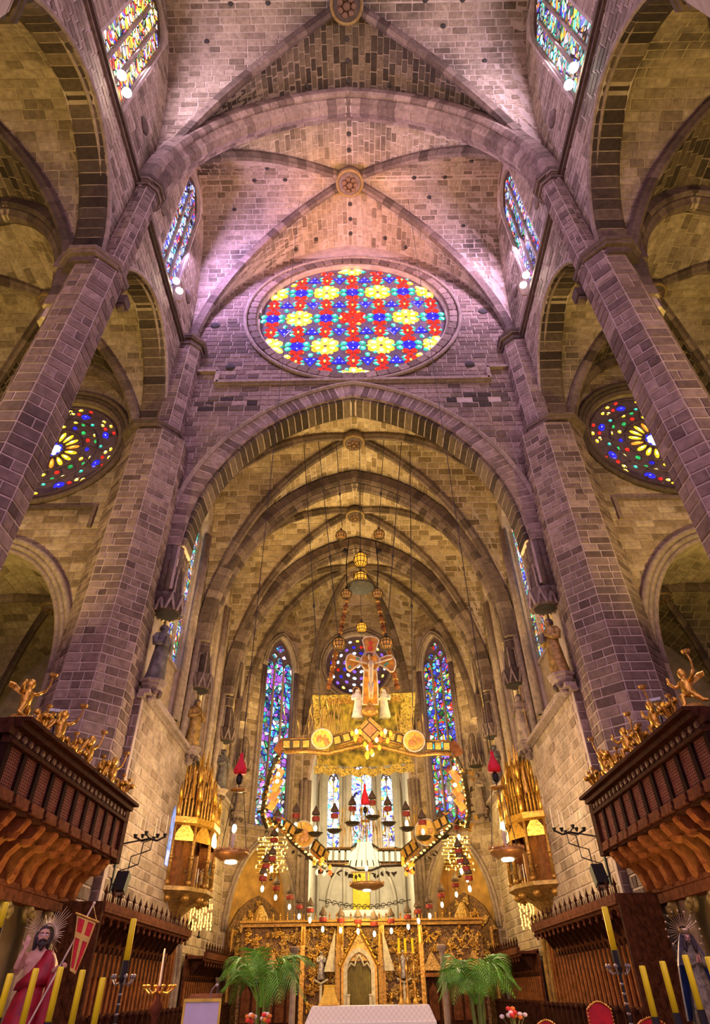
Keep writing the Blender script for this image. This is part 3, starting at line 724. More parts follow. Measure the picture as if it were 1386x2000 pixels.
    g = G(); g.box((A+B)/2+n*.1+Vector((0, 0, 9.45)), (L, .4, .2), (tu, n, Vector((0, 0, 1)))); g.build('string_course', TRIM, DW)
    # niche behind the portal
    p = (A+B)/2-n*2.2; g = G(); g.box(p+Vector((0, 0, 5)), (L, .3, 11), (tu, n, Vector((0, 0, 1))))
    for q in (-1, 1): g.box((A+B)/2-n*1.6+tu*(q*2.2)+Vector((0, 0, 5)), (.3, 1.3, 11), (tu, n, Vector((0, 0, 1))))
    struct(g.build('wall_portal_'+s, mat('ochre_plaster', (.55, .3, .08), .8, var=.3, scale=2)))
# end wall with oculus and the raised chapel's opening
OC = Vector((0.02, 42.6, 21.0)); OR = 2.45
def cfe(u):
    z0, z1 = 4.6, 12.4+5.0*pk(u/3.35, 1.2)
    if abs(u) < 3.35:
        if abs(u-OC.x) < OR: q = math.sqrt(OR*OR-(u-OC.x)**2); return [(0, z0), (z1, OC.z-q), (OC.z+q, 27.5)]
        return [(0, z0), (z1, 27.5)]
    return [(0, 27.5)]
g = G(); sheet(g, (0, 42.6, 0), (1, 0, 0), (0, -1, 0), 1.0, sorted(set(frange(-4, 4, 48)+[-3.35, 3.35, OC.x-OR, OC.x+OR])), cfe); EW = struct(g.build('wall_apse_east', MOR))
def ive(z):
    q = [(-3.85, 3.85)]
    if 4.6 < z < 12.4: q = cutiv(q, -3.45, 3.45)
    elif 12.4 <= z < 17.6: e = 3.5*pk_inv((z-12.4)/5.2, 1.2); q = cutiv(q, -e, e)
    if abs(z-OC.z) < 2.7: e = math.sqrt(2.7**2-(z-OC.z)**2); q = cutiv(q, OC.x-e, OC.x+e)
    return q
T = []; lay(T, courses(4.6, 26, .36, ive), flat((0, 42.6, 0), (1, 0, 0), (0, -1, 0)), .04, .03, .45, .9); emit_blocks(EW, T, ST_C, 200)
for r, t in ((2.62, .14), (2.85, .1)):
    g = G(); g.tube([OC+Vector((r*math.cos(a), -.05, r*math.sin(a))) for a in [2*PI*i/40 for i in range(40)]], t, 6, True); g.build('oculus_moulding', TRIM, EW, True)
for q in (-1, 1):
    for o, r in ((.0, .14), (.25, .18), (.5, .12)):
        g = G(); g.cone((q*(3.35+o), 42.5-o*.2, 4.6), (q*(3.35+o), 42.5-o*.2, 12.6), r, r, 8); g.build('jamb_shaft', TRIM, EW, True)
# raised chapel beyond
PALE = mat('pale_chapel_stone', (.62, .55, .42), .8, var=.15, scale=1.5)
g = G(); g.box((0, 47.8, 4.35), (7.2, 9.6, .5)); struct(g.build('floor_chapel', PALE))
for q, s in ((-1, 'left'), (1, 'right')):
    g = G(); g.box((q*3.6, 47.8, 11), (.3, 9.6, 14)); struct(g.build('wall_trinity_'+s, PALE))
TW = [(-2.15, .5, 10.2, 15.9), (.15, .85, 10.2, 16.6), (2.2, .5, 10.2, 15.9)]
def cft(u):
    for c, h, a, b in TW:
        if abs(u-c) < h: return [(4.4, a), (b-1+1*pk((u-c)/h, 1.3), 18.2)]
    return [(4.4, 18.2)]
g = G(); sheet(g, (0, 52, 0), (1, 0, 0), (0, -1, 0), .6, sorted(set(frange(-3.6, 3.6, 40)+[c+q*h for c, h, _, _ in TW for q in (-1, 1)])), cft); TWALL = struct(g.build('wall_trinity_east', PALE))
for x in (-3.2, -1.25, 1.2, 3.2):
    g = G(); g.cone((x, 51.85, 4.6), (x, 51.85, 17.5), .14, .14, 8); g.build('wall_shaft', PALE, TWALL, True)
bay_vault('ceiling_trinity', [(-3.6, 43.3), (3.6, 43.3), (3.6, 52), (-3.6, 52)], (0, 47.8), 14.2, 3.9, 1.2, [ST_C], False, .25, .25, bossr=.4)
# ---- roof above keeps daylight out of gaps
g = G(); g.box((0, 7, 43.6), (22, 30, .4)); struct(g.build('roof_nave', DARK))
for q in (-1, 1): g = G(); g.box((q*15.6, 8, 30.3), (11.6, 30, .4)); g.box((q*10.9, 8, 37), (.3, 30, 13)); struct(g.build('roof_aisle_'+('left' if q < 0 else 'right'), DARK))
g = G(); g.box((0, 37.8, 29), (24, 30.8, .4)); g.box((-9.6, 38, 20), (.3, 31, 20)); g.box((9.6, 38, 20), (.3, 31, 20)); g.box((0, 53, 15), (24, .3, 30)); g.box((0, 22.5, 43), (22, .3, 28)); struct(g.build('roof_choir', DARK))
g = G()
for q in (-1, 1): g.box((q*15.6, 31.2, 12), (12, .2, 26)); g.box((q*20.4, 26.8, 12), (.2, 9, 26)); g.box((q*15.6, 26.9, 19), (12, 8.8, .2))
struct(g.build('roof_chapels', DARK))

# ================================================================== stained glass
def pane_mat(name, c, e):
    m, nt, b = new_mat(name); N = nt.nodes.new
    b.inputs['Base Color'].default_value = (*[x*.15 for x in c], 1); b.inputs['Roughness'].default_value = .25
    b.inputs['Emission Color'].default_value = (*c, 1)
    ge = N('ShaderNodeNewGeometry'); n = N('ShaderNodeTexNoise'); n.inputs['Scale'].default_value = 4.5; lnk(nt, ge.outputs['Position'], n.inputs['Vector'])
    mr = N('ShaderNodeMapRange'); mr.inputs[1].default_value = .3; mr.inputs[2].default_value = .7; mr.inputs[3].default_value = e*.55; mr.inputs[4].default_value = e*1.7
    lnk(nt, n.outputs['Fac'], mr.inputs[0]); lnk(nt, mr.outputs[0], b.inputs['Emission Strength']); MATS[name] = m; return m
PM = {'Y': pane_mat('pane_yellow', (1, .6, .02), 1.25), 'L': pane_mat('pane_pale_yellow', (1, .7, .08), 1.3), 'R': pane_mat('pane_red', (.85, .025, .015), .95),
      'B': pane_mat('pane_blue', (.03, .025, .7), .9), 'W': pane_mat('pane_pale_blue', (.72, .82, 1), 1.25), 'T': pane_mat('pane_teal', (.02, .55, .42), .9),
      'G': pane_mat('pane_green', (.03, .5, .12), .85), 'O': pane_mat('pane_orange', (1, .3, .02), 1.0), 'V': pane_mat('pane_violet', (.3, .12, .85), .9)}
LEAD = mat('tracery_stone', (.14, .09, .11), .8, var=.3, scale=3)
def poly_tear(n=10):   # petal pointing along +y, base at 0, tip at 1
    return [(.46*math.sin(a)*(.62+.38*(0.5-0.5*math.cos(a))), .5-.5*math.cos(a)) for a in [2*PI*i/n for i in range(n)]]
def poly_disc(n=8): return [(.5*math.cos(2*PI*i/n), .5*math.sin(2*PI*i/n)) for i in range(n)]
def poly_tri(): return [(.5*math.cos(a)*1.1, .5*math.sin(a)*1.1) for a in [PI/2+2*PI*i/9+(.0) for i in range(9)] for _ in (0,)][::1]
TRI = [(0, .62), (-.18, .3), (-.54, -.31), (-.2, -.36), (.2, -.36), (.54, -.31), (.18, .3)]
SHP = {'tear': poly_tear(), 'disc': poly_disc(), 'tri': TRI}
PMESH = {}
GLARE = {'Y': pane_mat('core_yellow', (1, .88, .42), 1.5), 'L': pane_mat('core_pale', (1, .94, .6), 1.6), 'T': pane_mat('core_teal', (.3, .8, .66), 1.2), 'W': pane_mat('core_white', (.93, .96, 1), 1.6), 'O': pane_mat('core_orange', (1, .5, .08), 1.2)}  # pale pane centres: overexposed window glare put into the colour
def pane_mesh(shape, c):
    """bevelled piece of glass: deep-coloured rim, pale middle painting in overexposed glare"""
    if (shape, c) not in PMESH:
        g = G(); P = SHP[shape]; n = len(P); cy = .5 if shape == 'tear' else 0
        k = .44 if c in GLARE else .86
        q = [(x*k, (y-cy)*k+cy) for x, y in P]
        g.add([(x, y, 0) for x, y in P]+[(x, y, .05) for x, y in q], [tuple(range(n, 2*n))]+[(i, (i+1) % n, n+(i+1) % n, n+i) for i in range(n)])
        me = g.mesh('pane', PM[c])
        if c in GLARE: me.materials.append(GLARE[c]); me.polygons[0].material_index = 1
        PMESH[shape, c] = me
    return PMESH[shape, c]
def rose_panes(parent, C, L, nind=300):
    """L = [(shape, colour, x, z, angle, sx, sy)] in metres around C, facing west"""
    L.sort(key=lambda q: -q[5]*q[6]); rest = {}
    for i, (sh, c, x, z, a, sx, sy) in enumerate(L):
        ca, sa = math.cos(a), math.sin(a)
        M = Matrix(((ca*sx, -sa*sy, 0, C[0]+x), (0, 0, -1, C[1]), (sa*sx, ca*sy, 0, C[2]+z), (0, 0, 0, 1)))
        if i < nind: inst('pane', pane_mesh(sh, c), parent, mtx=M)
        else:
            g, mi = rest.setdefault(c, (G(), [])); me = pane_mesh(sh, c); g.add([M @ Vector(v.co) for v in me.vertices], [tuple(p.vertices) for p in me.polygons]); mi += [p.material_index for p in me.polygons]
    for c, (g, mi) in rest.items():
        o = g.build('small_panes', PM[c], parent); o['kind'] = 'stuff'
        if c in GLARE: o.data.materials.append(GLARE[c]); o.data.polygons.foreach_set('material_index', mi)
def disc(g, c, r, d, n=64): g.prism([(r*math.cos(2*PI*i/n), r*math.sin(2*PI*i/n)) for i in range(n)], c, (1, 0, 0), (0, 0, 1), (0, d, 0))

# ---- great rose
g = G(); disc(g, RC+Vector((0, .25, 0)), 5.85, .25); ROSE = struct(g.build('window_1', LEAD))
R = 5.72; s = .29*R; L = []
def addp(sh, c, x, z, a, sx, sy):
    if math.hypot(x, z) < R-.25*max(sx, sy)-.05: L.append((sh, c, x, z, a, sx, sy))
def petal(c, x, z, ang, r0, ln, wd):   # petal from radius r0 outward along ang
    px, pz = x+math.cos(ang)*r0, z+math.sin(ang)*r0
    cx, cz = x+math.cos(ang)*(r0+ln/2), z+math.sin(ang)*(r0+ln/2)
    if math.hypot(cx, cz) < R-.18: L.append(('tear', c, px, pz, ang-PI/2, wd, ln))
for j in (-2, -1, 0, 1, 2):
    for i in range(-4, 5):
        x, z = i*s, j*s*math.sqrt(3)
        if math.hypot(x, z) > R+.4: continue
        if (i+j) % 2 == 0:
            cc = 'R' if (i, j) == (0, 0) else None
            for k in range(6):
                a = PI/2+k*PI/3
                petal(cc or ('L' if k % 3 == 0 else ('Y' if (k+i) % 2 else 'L')), x, z, a, .08, .82, .74)
                if cc: petal('O', x, z, a, .42, .26, .3)
                a2 = a+PI/6
                addp('disc', 'Y' if k % 2 else 'T', x+.74*math.cos(a2), z+.74*math.sin(a2), a2, .3, .26)
        else:
            addp('disc', 'B', x, z, 0, .86, .92)
            for k in range(4):
                a = PI/2+k*PI/2; petal('W' if k % 2 == 0 else 'B', x, z, a, .1, .32, .28)
            for k in range(8):
                a = PI/8+k*PI/4
                c = 'RRTRRRTR'[k] if k not in (0, 3, 4, 7) else 'RTTR'[[0, 3, 4, 7].index(k)]
                c = 'T' if abs(math.cos(a)) > .8 else ('R' if k % 2 else 'R')
                addp('disc', c, x+.6*math.cos(a), z+.64*math.sin(a), a, .42, .46)
            for k in range(6): a = k*PI/3; addp('disc', 'O' if k % 3 else 'G', x+.74*math.cos(a)*1.02, z+.74*math.sin(a), a, .16, .16)
for j in (-3, -1, 1, 3):
    for i in range(-8, 9):
        x, z = i*s/2, j*s*math.sqrt(3)/2
        if math.hypot(x, z) > R: continue
        if i % 2:
            up = 1 if (i+j) % 4 == 0 else -1
            addp('tri', 'B', x, z, 0 if up > 0 else PI, .84, .8)
            for k in range(3): petal('W', x, z, up*PI/2+k*2*PI/3, .06, .32, .28)
            for k in range(3): a = -up*PI/2+k*2*PI/3; addp('tear', 'T', x+.36*math.cos(a), z+.36*math.sin(a), a-PI/2, .4, .42)
        else:
            for k in range(4): petal('R', x, z, PI/4+k*PI/2 if True else 0, .06, .42, .4)
            addp('disc', 'Y', x, z, 0, .2, .3)
            for k in (0, 1): addp('disc', 'R', x, z+(k*2-1)*.5, 0, .36, .3)
            for k in (0, 1): addp('tear', 'T', x+(k*2-1)*.22, z, (1-2*k)*PI/2, .22, .26)
for k in range(48):
    a = 2*PI*k/48; x, z = 5.52*math.cos(a), 5.52*math.sin(a)
    if all(math.hypot(x-q[2], z-q[3]) > .32 for q in L): addp('disc', 'YLYT'[k % 4], x*.985, z*.985, a, .36, .5)
rose_panes(ROSE, RC+Vector((0, .24, 0)), L)

# ---- the smaller roses of the aisles
for sd, nm in ((-1, 'window_2'), (1, 'window_3')):
    C = Vector((sd*15.25, 21.4, 23.15)); g = G(); disc(g, C, 3.4, .2, 48); W = struct(g.build(nm, LEAD))
    for r in (.5, 1.4, 2.15, 3.15):
        g = G(); g.tube([C+Vector((r*math.cos(a), -.04, r*math.sin(a))) for a in [2*PI*i/40 for i in range(40)]], .05, 5, True); g.build('tracery_ring', LEAD, W, True)
    for k in range(16):
        a = 2*PI*k/16; g = G(); g.tube([C+Vector((q*math.cos(a+w_), -.03, q*math.sin(a+w_))) for q, w_ in ((.5, 0), (1.3, 0), (1.7, .12), (2.1, .02), (2.5, -.1), (2.95, 0))], .045, 5); g.build('tracery_bar', LEAD, W, True)
    L = []; R = 3.3
    addp('disc', 'W', 0, 0, 0, .8, .8)
    for k in range(8): a = k*PI/4; addp('disc', 'B', .42*math.cos(a), .42*math.sin(a), a, .16, .2)
    for k in range(16): petal('Y' if k % 4 else 'O', 0, 0, 2*PI*(k+.5)/16, .6, .68, .3)
    for k in range(16):
        a = 2*PI*k/16; addp('disc', 'BRGBYRGY'[k % 8], 1.7*math.cos(a), 1.7*math.sin(a), a, .2, .26)
    rn = random.Random(5)
    for k in range(8):
        a = 2*PI*(k+.5)/8; addp('disc', 'B', 2.6*math.cos(a), 2.6*math.sin(a), a, .34, .56)
        addp('disc', 'W', 2.6*math.cos(a), 2.6*math.sin(a), a, .12, .3)
        for da, r, c in ((.18, 2.7, 'R'), (-.3, 2.35, 'T'), (.39, 2.9, 'Y'), (.32, 2.7, 'L'), (.12, 2.1, 'Y'), (-.12, 2.08, 'G'), (0, 3.02, 'R'), (.2, 3.02, 'Y')):
            addp('disc', c, r*math.cos(a+da), r*math.sin(a+da), a+da, .17, .22+.06*(c in 'YL'))
    rose_panes(W, C+Vector((0, -.02, 0)), L)

# ---- traceried lights
BASE = dict(b=(.06, .08, .85), w=(.85, .92, 1), r=(.9, .05, .03), y=(1, .72, .06), g=(.04, .5, .12), t=(.05, .6, .6), v=(.5, .12, .75), o=(1, .35, .04), l=(.35, .5, 1), p=(1, .6, .65), k=(.06, .05, .12))
def gm(name, key, st, scale, lead=.06, dark=.2): return glass_mat(name, [BASE[c] for c in key], st, scale, lead, dark)
GL_NL = gm('glass_nave_left_far', 'wblwlbwoltwbr', 1.5, 2.3); GL_NR = gm('glass_nave_right_far', 'wbwtbowrblwgb', 1.4, 2.3)
GL_CL = gm('glass_nave_left_near', 'ywrbwyogwyyrw', 1.7, 2.4); GL_CR = gm('glass_nave_right_near', 'wtovgtytwbotp', 1.4, 2.4)
GL_A = gm('glass_apse_left', 'vvtbgwptbktlv', 1.3, 2.7, .05, .15); GL_B = gm('glass_apse_right', 'bgwrtbygrblvk', 1.3, 2.7, .05, .15)
GL_S = gm('glass_choir_side', 'wbltgwykbwro', 1.2, 4.0); GL_T = gm('glass_trinity', 'wwlwwtwwywwb', 2.0, 2.6, .03, .5)
def lancet(nm, o, tu, n, wh, z0, zs, rise, k, lights, m, rows, mull=.13, frame=None):
    """window: o base point in plan, tu along, n towards the room"""
    o, tu, n = Vector(o), Vector(tu), Vector(n); Zv = Vector((0, 0, 1)); fm = frame or TRIM
    g = G()
    for a in frange(-wh, wh, lights): g.box(o+tu*a+Zv*((z0+zs)/2)+n*.05, (mull, .22, zs-z0), (tu, n, Zv))
    g.tube([o+tu*(wh*math.sin(a))+Zv*(zs+rise*pk(math.sin(a), k))+n*.05 for a in frange(-PI/2, PI/2, 16)], mull*.7, 6)
    g.box(o+Zv*(z0-.05)+n*.05, (2*wh, .3, .14), (tu, n, Zv))
    W = struct(g.build(nm, fm))
    lw = 2*wh/lights
    for i in range(lights):
        a0, a1 = -wh+i*lw+mull*.4, -wh+(i+1)*lw-mull*.4
        zz = frange(z0, zs, rows)
        for b0, b1 in zip(zz[:-1], zz[1:]):
            g = G(); g.prism([(a0, b0+.02), (a1, b0+.02), (a1, b1-.02), (a0, b1-.02)], o, tu, Zv, -n*.03); g.build('pane', m, W)
        # head of each light, pointed, then the tracery above
        hz = rise*.42*pk(((a0+a1)/2)/wh, k); am = (a0+a1)/2
        P = [(a0, zs), (a1, zs)]+[(am+(a1-am)*math.cos(t), zs+hz*pk(math.cos(t), 1.4)) for t in frange(.25, PI-.25, 8)]
        g = G(); g.prism(P, o, tu, Zv, -n*.03); g.build('pane', m, W)
    g = G(); g.prism([(wh*math.sin(a), zs+rise*pk(math.sin(a), k)) for a in frange(-PI/2, PI/2, 16)], o-n*.08, tu, Zv, -n*.05); g.build('tracery', LEAD, W)
    for q, (x, z, r) in enumerate(((0, .68, .3), (-.36, .42, .2), (.36, .42, .2), (-.33, .2, .12), (.33, .2, .12))):
        if rise*.42 > z*rise-.1 and q > 2: continue
        g = G(); rr = r*wh*.8
        g.prism([(x*wh+rr*math.cos(t)*(1+.15*math.cos(4*t)), zs+z*rise+rr*math.sin(t)*(1+.15*math.cos(4*t))) for t in [2*PI*i/16 for i in range(16)]], o+n*.0, tu, Zv, -n*.03); g.build('pane', m, W)
    return W
for sd, ma, mb, n0 in ((-1, GL_NL, GL_CL, 4), (1, GL_NR, GL_CR, 6)):
    for q, (yc, m) in enumerate((((12.1+21)/2, ma), (7.65, mb))):
        lancet('window_%d' % (n0+q), (sd*(NA+.25), yc, 0), (0, 1, 0), (-sd, 0, 0), 1.3, 30.8, 40.1, 1.9, 1.3, 3, m, 10)
for sd, n0 in ((-1, 8), (1, 10)):
    lancet('window_%d' % n0, (sd*(CU+.45), 24.9, 0), (0, 1, 0), (-sd, 0, 0), 1.75, 13.6, 21.4, 2.2, 1.3, 3, GL_S, 9)
    g = G(); g.box((sd*(CU+.45), 24.9, 12.4), (.2, 3.5, 2.4)); g.build('blind_panel', ST_C, bpy.data.objects['window_%d' % n0])
    lancet('window_%d' % (n0+1), (sd*(CU+.5), 31.7, 0), (0, 1, 0), (-sd, 0, 0), 1.6, 11.2, 20.6, 2.2, 1.3, 4, PALE, 5, .2)
    A, B = Vector((sd*C0[0], C0[1], 0)), Vector((sd*C1[0], C1[1], 0)); tu = (B-A).normalized(); n = Vector((tu.y, -tu.x, 0)); n = n if n.y < 0 else -n
    lancet('window_%d' % (12 if sd < 0 else 13), A+tu*((B-A).length*.56)-n*.3, tu, n, 1.15, 9.6, 20.0, 2.6, 1.35, 3, GL_A if sd < 0 else GL_B, 12, .1)
for i, (c, h, a, b) in enumerate(TW):
    lancet('window_%d' % (14+i), (c, 52.3, 0), (1, 0, 0), (0, -1, 0), h, a, b-1.0, 1.0, 1.3, 2, GL_T, 7, .09, PALE)
# oculus of the apse
g = G(); disc(g, OC+Vector((0, .4, 0)), 2.5, .15, 40); OCW = struct(g.build('window_17', LEAD)); L = []; R = 2.4
addp('disc', 'W', 0, 0, 0, .4, .4)
for r, n, cs, sz in ((.55, 6, 'VW', .3), (1.05, 12, 'WVBW', .3), (1.55, 16, 'VWWRB', .27), (2.05, 22, 'WVLWBY', .26)):
    for k in range(n): a = 2*PI*(k+.5*(r > 1))/n; addp('disc', cs[k % len(cs)], r*math.cos(a), r*math.sin(a), a, sz*.8, sz*1.1)
rose_panes(OCW, OC+Vector((0, .39, 0)), L)

# ---- floodlights standing on the clerestory string course
def flood(nm, loc, aim, label, bulbs=2, panel=True):
    loc, aim = Vector(loc), Vector(aim); t = thing(nm, label, 'floodlight', loc, group='floodlights on the clerestory ledge')
    d = (aim-loc).normalized()
    for i in range(bulbs):
        c = Vector((-math.copysign(.32, loc.x), (i-.5*(bulbs-1))*.62, .2+.1*i))
        g = G(); g.cone(c-d*.2, c+d*.04, .11, .2, 12); h = g.build('housing', mat('lamp_black', (.03, .03, .03), .5), t)
        g = G(); g.cone(c+d*.045, c+d*.08, .19, .15, 12); g.build('lens', mat('flood_lens', (1, .93, .75), .3, 0, 60, (1, .93, .78)), h)
    g = G(); g.box((0, 0, .03), (.12, .62*bulbs+.1, .05)); g.build('mounting_bar', MATS['lamp_black'], t)
    if panel: g = G(); g.box((-.1 if loc.x > 0 else .1, .75, .55), (.5, .06, 1.0)); g.build('baffle_panel', mat('baffle_wood', (.55, .38, .2), .7), t)
    return t
for sd, s in ((-1, 'left'), (1, 'right')):
    flood('floodlight', (sd*(NA-.2), 16.9, 30.46), (0, 2, 20), 'paired white floodlights with wooden baffle below the far %s clerestory window' % s)
    flood('floodlight', (sd*(NA-.2), 7.9, 30.46), (0, 1, 12), 'glaring white floodlights below the near %s clerestory window at the top of the photo' % s, 2, False)

# ================================================================== furnishings of the choir
GOLD = mat('gilding', (.75, .42, .07), .32, .85, var=.35, scale=9, bump=.4)
GOLD2 = mat('old_gold', (.5, .27, .05), .45, .6, var=.45, scale=12, bump=.5)
GOLDR = mat('gilded_relief', (.62, .38, .1), .45, .45, var=.55, scale=14, bump=.8)
WOOD = mat('dark_walnut', (.05, .018, .009), .8, var=.4, scale=7, spec=.04)
WOODR = mat('red_brown_wood', (.13, .045, .02), .8, var=.4, scale=6, spec=.04)
WOODL = mat('warm_oak', (.27, .1, .03), .8, var=.35, scale=6, spec=.04)
IRON = mat('black_iron', (.018, .015, .013), .5, .4)
WAX = mat('yellow_wax', (.95, .8, .01), .45, var=.08)
WAXW = mat('ivory_wax', (.85, .75, .5), .45, var=.08)
SKIN = mat('painted_skin', (.62, .34, .22), .45, var=.1)
HAIR = mat('dark_hair', (.03, .018, .012), .6)
CRIM = mat('crimson_cloth', (.32, .004, .014), .5, var=.3, scale=10)
LINEN = mat('white_linen', (.75, .72, .7), .7, var=.06)
STSTONE = {'stone': stone_mat('statue_stone', [(0, (.3, .22, .15)), (1, (.5, .38, .26))], stain_amt=.6, stain_scale=2.0)}
STAT_D = mat('statue_grey', (.13, .11, .1), .7, var=.5, scale=5); STAT_G = mat('statue_gilt', (.4, .24, .06), .5, .35, var=.5, scale=6)
BULB = mat('lit_bulb', (1, .7, .25), .3, 0, 3.2, (1, .52, .1)); BULBW = mat('lit_white_bulb', (1, .88, .6), .3, 0, 5, (1, .8, .45))
Zv = Vector((0, 0, 1))
ORD = ['first', 'second', 'third', 'fourth', 'fifth', 'sixth', 'seventh', 'eighth', 'ninth', 'tenth', 'eleventh', 'twelfth', 'thirteenth', 'fourteenth', 'fifteenth', 'sixteenth', 'seventeenth', 'eighteenth', 'nineteenth', 'twentieth']

def ell(c, rx, ry, n=16, fold=0.0, ph=0.0, nf=6, yaw=0.0):
    o = []
    for i in range(n):
        a = 2*PI*i/n; k = 1+fold*math.cos(nf*a+ph); x, y = rx*k*math.cos(a), ry*k*math.sin(a)
        o.append(Vector((c[0]+x*math.cos(yaw)-y*math.sin(yaw), c[1]+x*math.sin(yaw)+y*math.cos(yaw), c[2])))
    return o
def robed(h=1.0, lean=0.0, n=18, fold=.07):
    """standing robed figure of unit height facing -y: one continuous body"""
    g = G(); S = [(0, .17, .13, fold*1.6), (.02, .175, .14, fold*1.6), (.2, .15, .12, fold*1.4), (.4, .135, .11, fold), (.55, .12, .095, fold*.6), (.66, .135, .095, fold*.4), (.76, .15, .09, .02), (.81, .13, .08, .0), (.835, .07, .06, 0), (.855, .042, .045, 0), (.875, .045, .05, 0), (.91, .058, .068, 0), (.945, .06, .07, 0), (.975, .048, .056, 0), (.998, .012, .014, 0)]
    g.loft([ell((lean*z*z*.1, -.03*math.sin(z*3), z), rx, ry, n, f, z*2.0, 7) for z, rx, ry, f in S])
    for s in (-1, 1):   # sleeves bent at the elbow, hands before the chest
        g.tube([(s*.13, 0, .775), (s*.175, -.01, .7), (s*.185, -.03, .6), (s*.13, -.1, .615), (s*.05, -.14, .66)], [.045, .052, .05, .045, .028], 8)
        g.ball((s*.035, -.15, .668), .026, 8, (.8, 1, 1.3))
    g.ball((0, -.068, .93), .012, 6); g.v = [(x*h, y*h, z*h) for x, y, z in g.v]
    return g
def statue(nm, label, loc, rotz, h, m, halo=False, staff=False, book=False, group=None):
    t = thing(nm, label, 'statue', loc, rotz, group)
    b = robed(h).build('figure', m, t, True)
    g = G(); g.loft([ell((0, .01, z*h), r*h, r*1.1*h, 12) for z, r in ((.9, .066), (.95, .072), (.985, .055), (1.005, .015))]); g.build('hair', STAT_D, b, True)
    g = G(); g.lathe([(.2*h, -.02), (.2*h, .03), (.18*h, .05)], 10); g.build('plinth', m, t)
    if staff: g = G(); g.cone((.2*h, -.12*h, 0), (.17*h, -.1*h, 1.05*h), .012*h, .012*h, 6); g.ball((.17*h, -.1*h, 1.06*h), .03*h, 8); g.build('staff', STAT_G, t)
    if book: g = G(); g.box((-.06*h, -.17*h, .64*h), (.12*h, .035*h, .15*h)); g.build('book', STAT_D, t)
    return t
# statues with consoles and canopies along the choir walls
def niche(parent, x, y, z, sd, k, canopy=True):
    g = G(); g.lathe([(.05*k, -.75*k), (.2*k, -.65*k), (.16*k, -.5*k), (.34*k, -.3*k), (.42*k, -.22*k), (.42*k, -.12*k), (.5*k, -.08*k), (.52*k, 0), (.46*k, .0)], 8, (x, y, z)); c = g.build('console', TRIM, parent)
    g = G()
    for i in range(8): a = 2*PI*i/8; g.ball((x+.3*k*math.cos(a), y+.3*k*math.sin(a), z-.42*k), .11*k, 7)
    g.build('console_foliage', ST_R, c, True)
    if canopy:
        zt = z+2.75*k; g = G(); g.lathe([(.5*k, 0), (.55*k, .1), (.55*k, .75*k), (.45*k, .8*k)], 8, (x, y, zt)); cn = g.build('canopy', ST_R, parent)
        g = G(); g.lathe([(.44*k, -.02), (.44*k, .02)], 8, (x, y, zt)); g.build('canopy_shade_disc', DARK, cn)  # dark disc painting the shade of a hollow underside
        for i in range(8):
            a = 2*PI*(i+.5)/8; p = Vector((x+.53*k*math.cos(a), y+.53*k*math.sin(a), zt)); tu = Vector((-math.sin(a), math.cos(a), 0)); n = Vector((math.cos(a), math.sin(a), 0))
            g = G(); g.prism([(-.2*k, .0), (-.12*k, .0), (0, .42*k), (.12*k, 0), (.2*k, 0), (0, .78*k)], p, tu, Zv, n*.06); g.build('gable', TRIM, cn)
        g = G(); g.lathe([(.36*k, .8*k), (.3*k, 1.6*k), (.32*k, 1.65*k), (.2*k, 2.1*k), (.1*k, 2.3*k)], 8, (x, y, zt)); g.build('canopy_spire', ST_R, cn)
        for i in range(6):
            a = 2*PI*i/6; g = G(); g.cone((x+.4*k*math.cos(a), y+.4*k*math.sin(a), zt+.7*k), (x+.36*k*math.cos(a), y+.36*k*math.sin(a), zt+1.9*k), .06*k, .03*k, 5); g.build('pinnacle', TRIM, cn)
for sd, s in ((-1, 'left'), (1, 'right')):
    U = bpy.data.objects['wall_choir_upper_'+s]
    for q, (x, y, z, k, m, kw, lb) in enumerate((
            (7.72, 21.5, 10.75, 1.05, STAT_D if sd < 0 else STAT_G, dict(book=True), 'stone saint with a book on the console nearest the nave, %s chancel pier' % s),
            (7.75, 28.1, 10.35, 1.0, STAT_G if sd < 0 else STSTONE['stone'], dict(staff=True), 'draped saint with a staff on the second console of the %s choir wall' % s),
            (7.75, 35.2, 10.3, .95, STAT_D, {}, 'small grey robed saint above the gilded tribune on the %s choir wall' % s),
            (7.35, 39.3, 10.0, .9, STSTONE['stone'], {}, 'small stone saint in the %s corner where choir meets apse' % s))):
        niche(U, sd*x, y, z, sd, k)
        statue('statue', lb, (sd*x, y, z), -sd*PI/2*.75 if q == 0 else -sd*PI/2*.6, 2.3*k, m, group='stone saints along the choir walls', **kw)

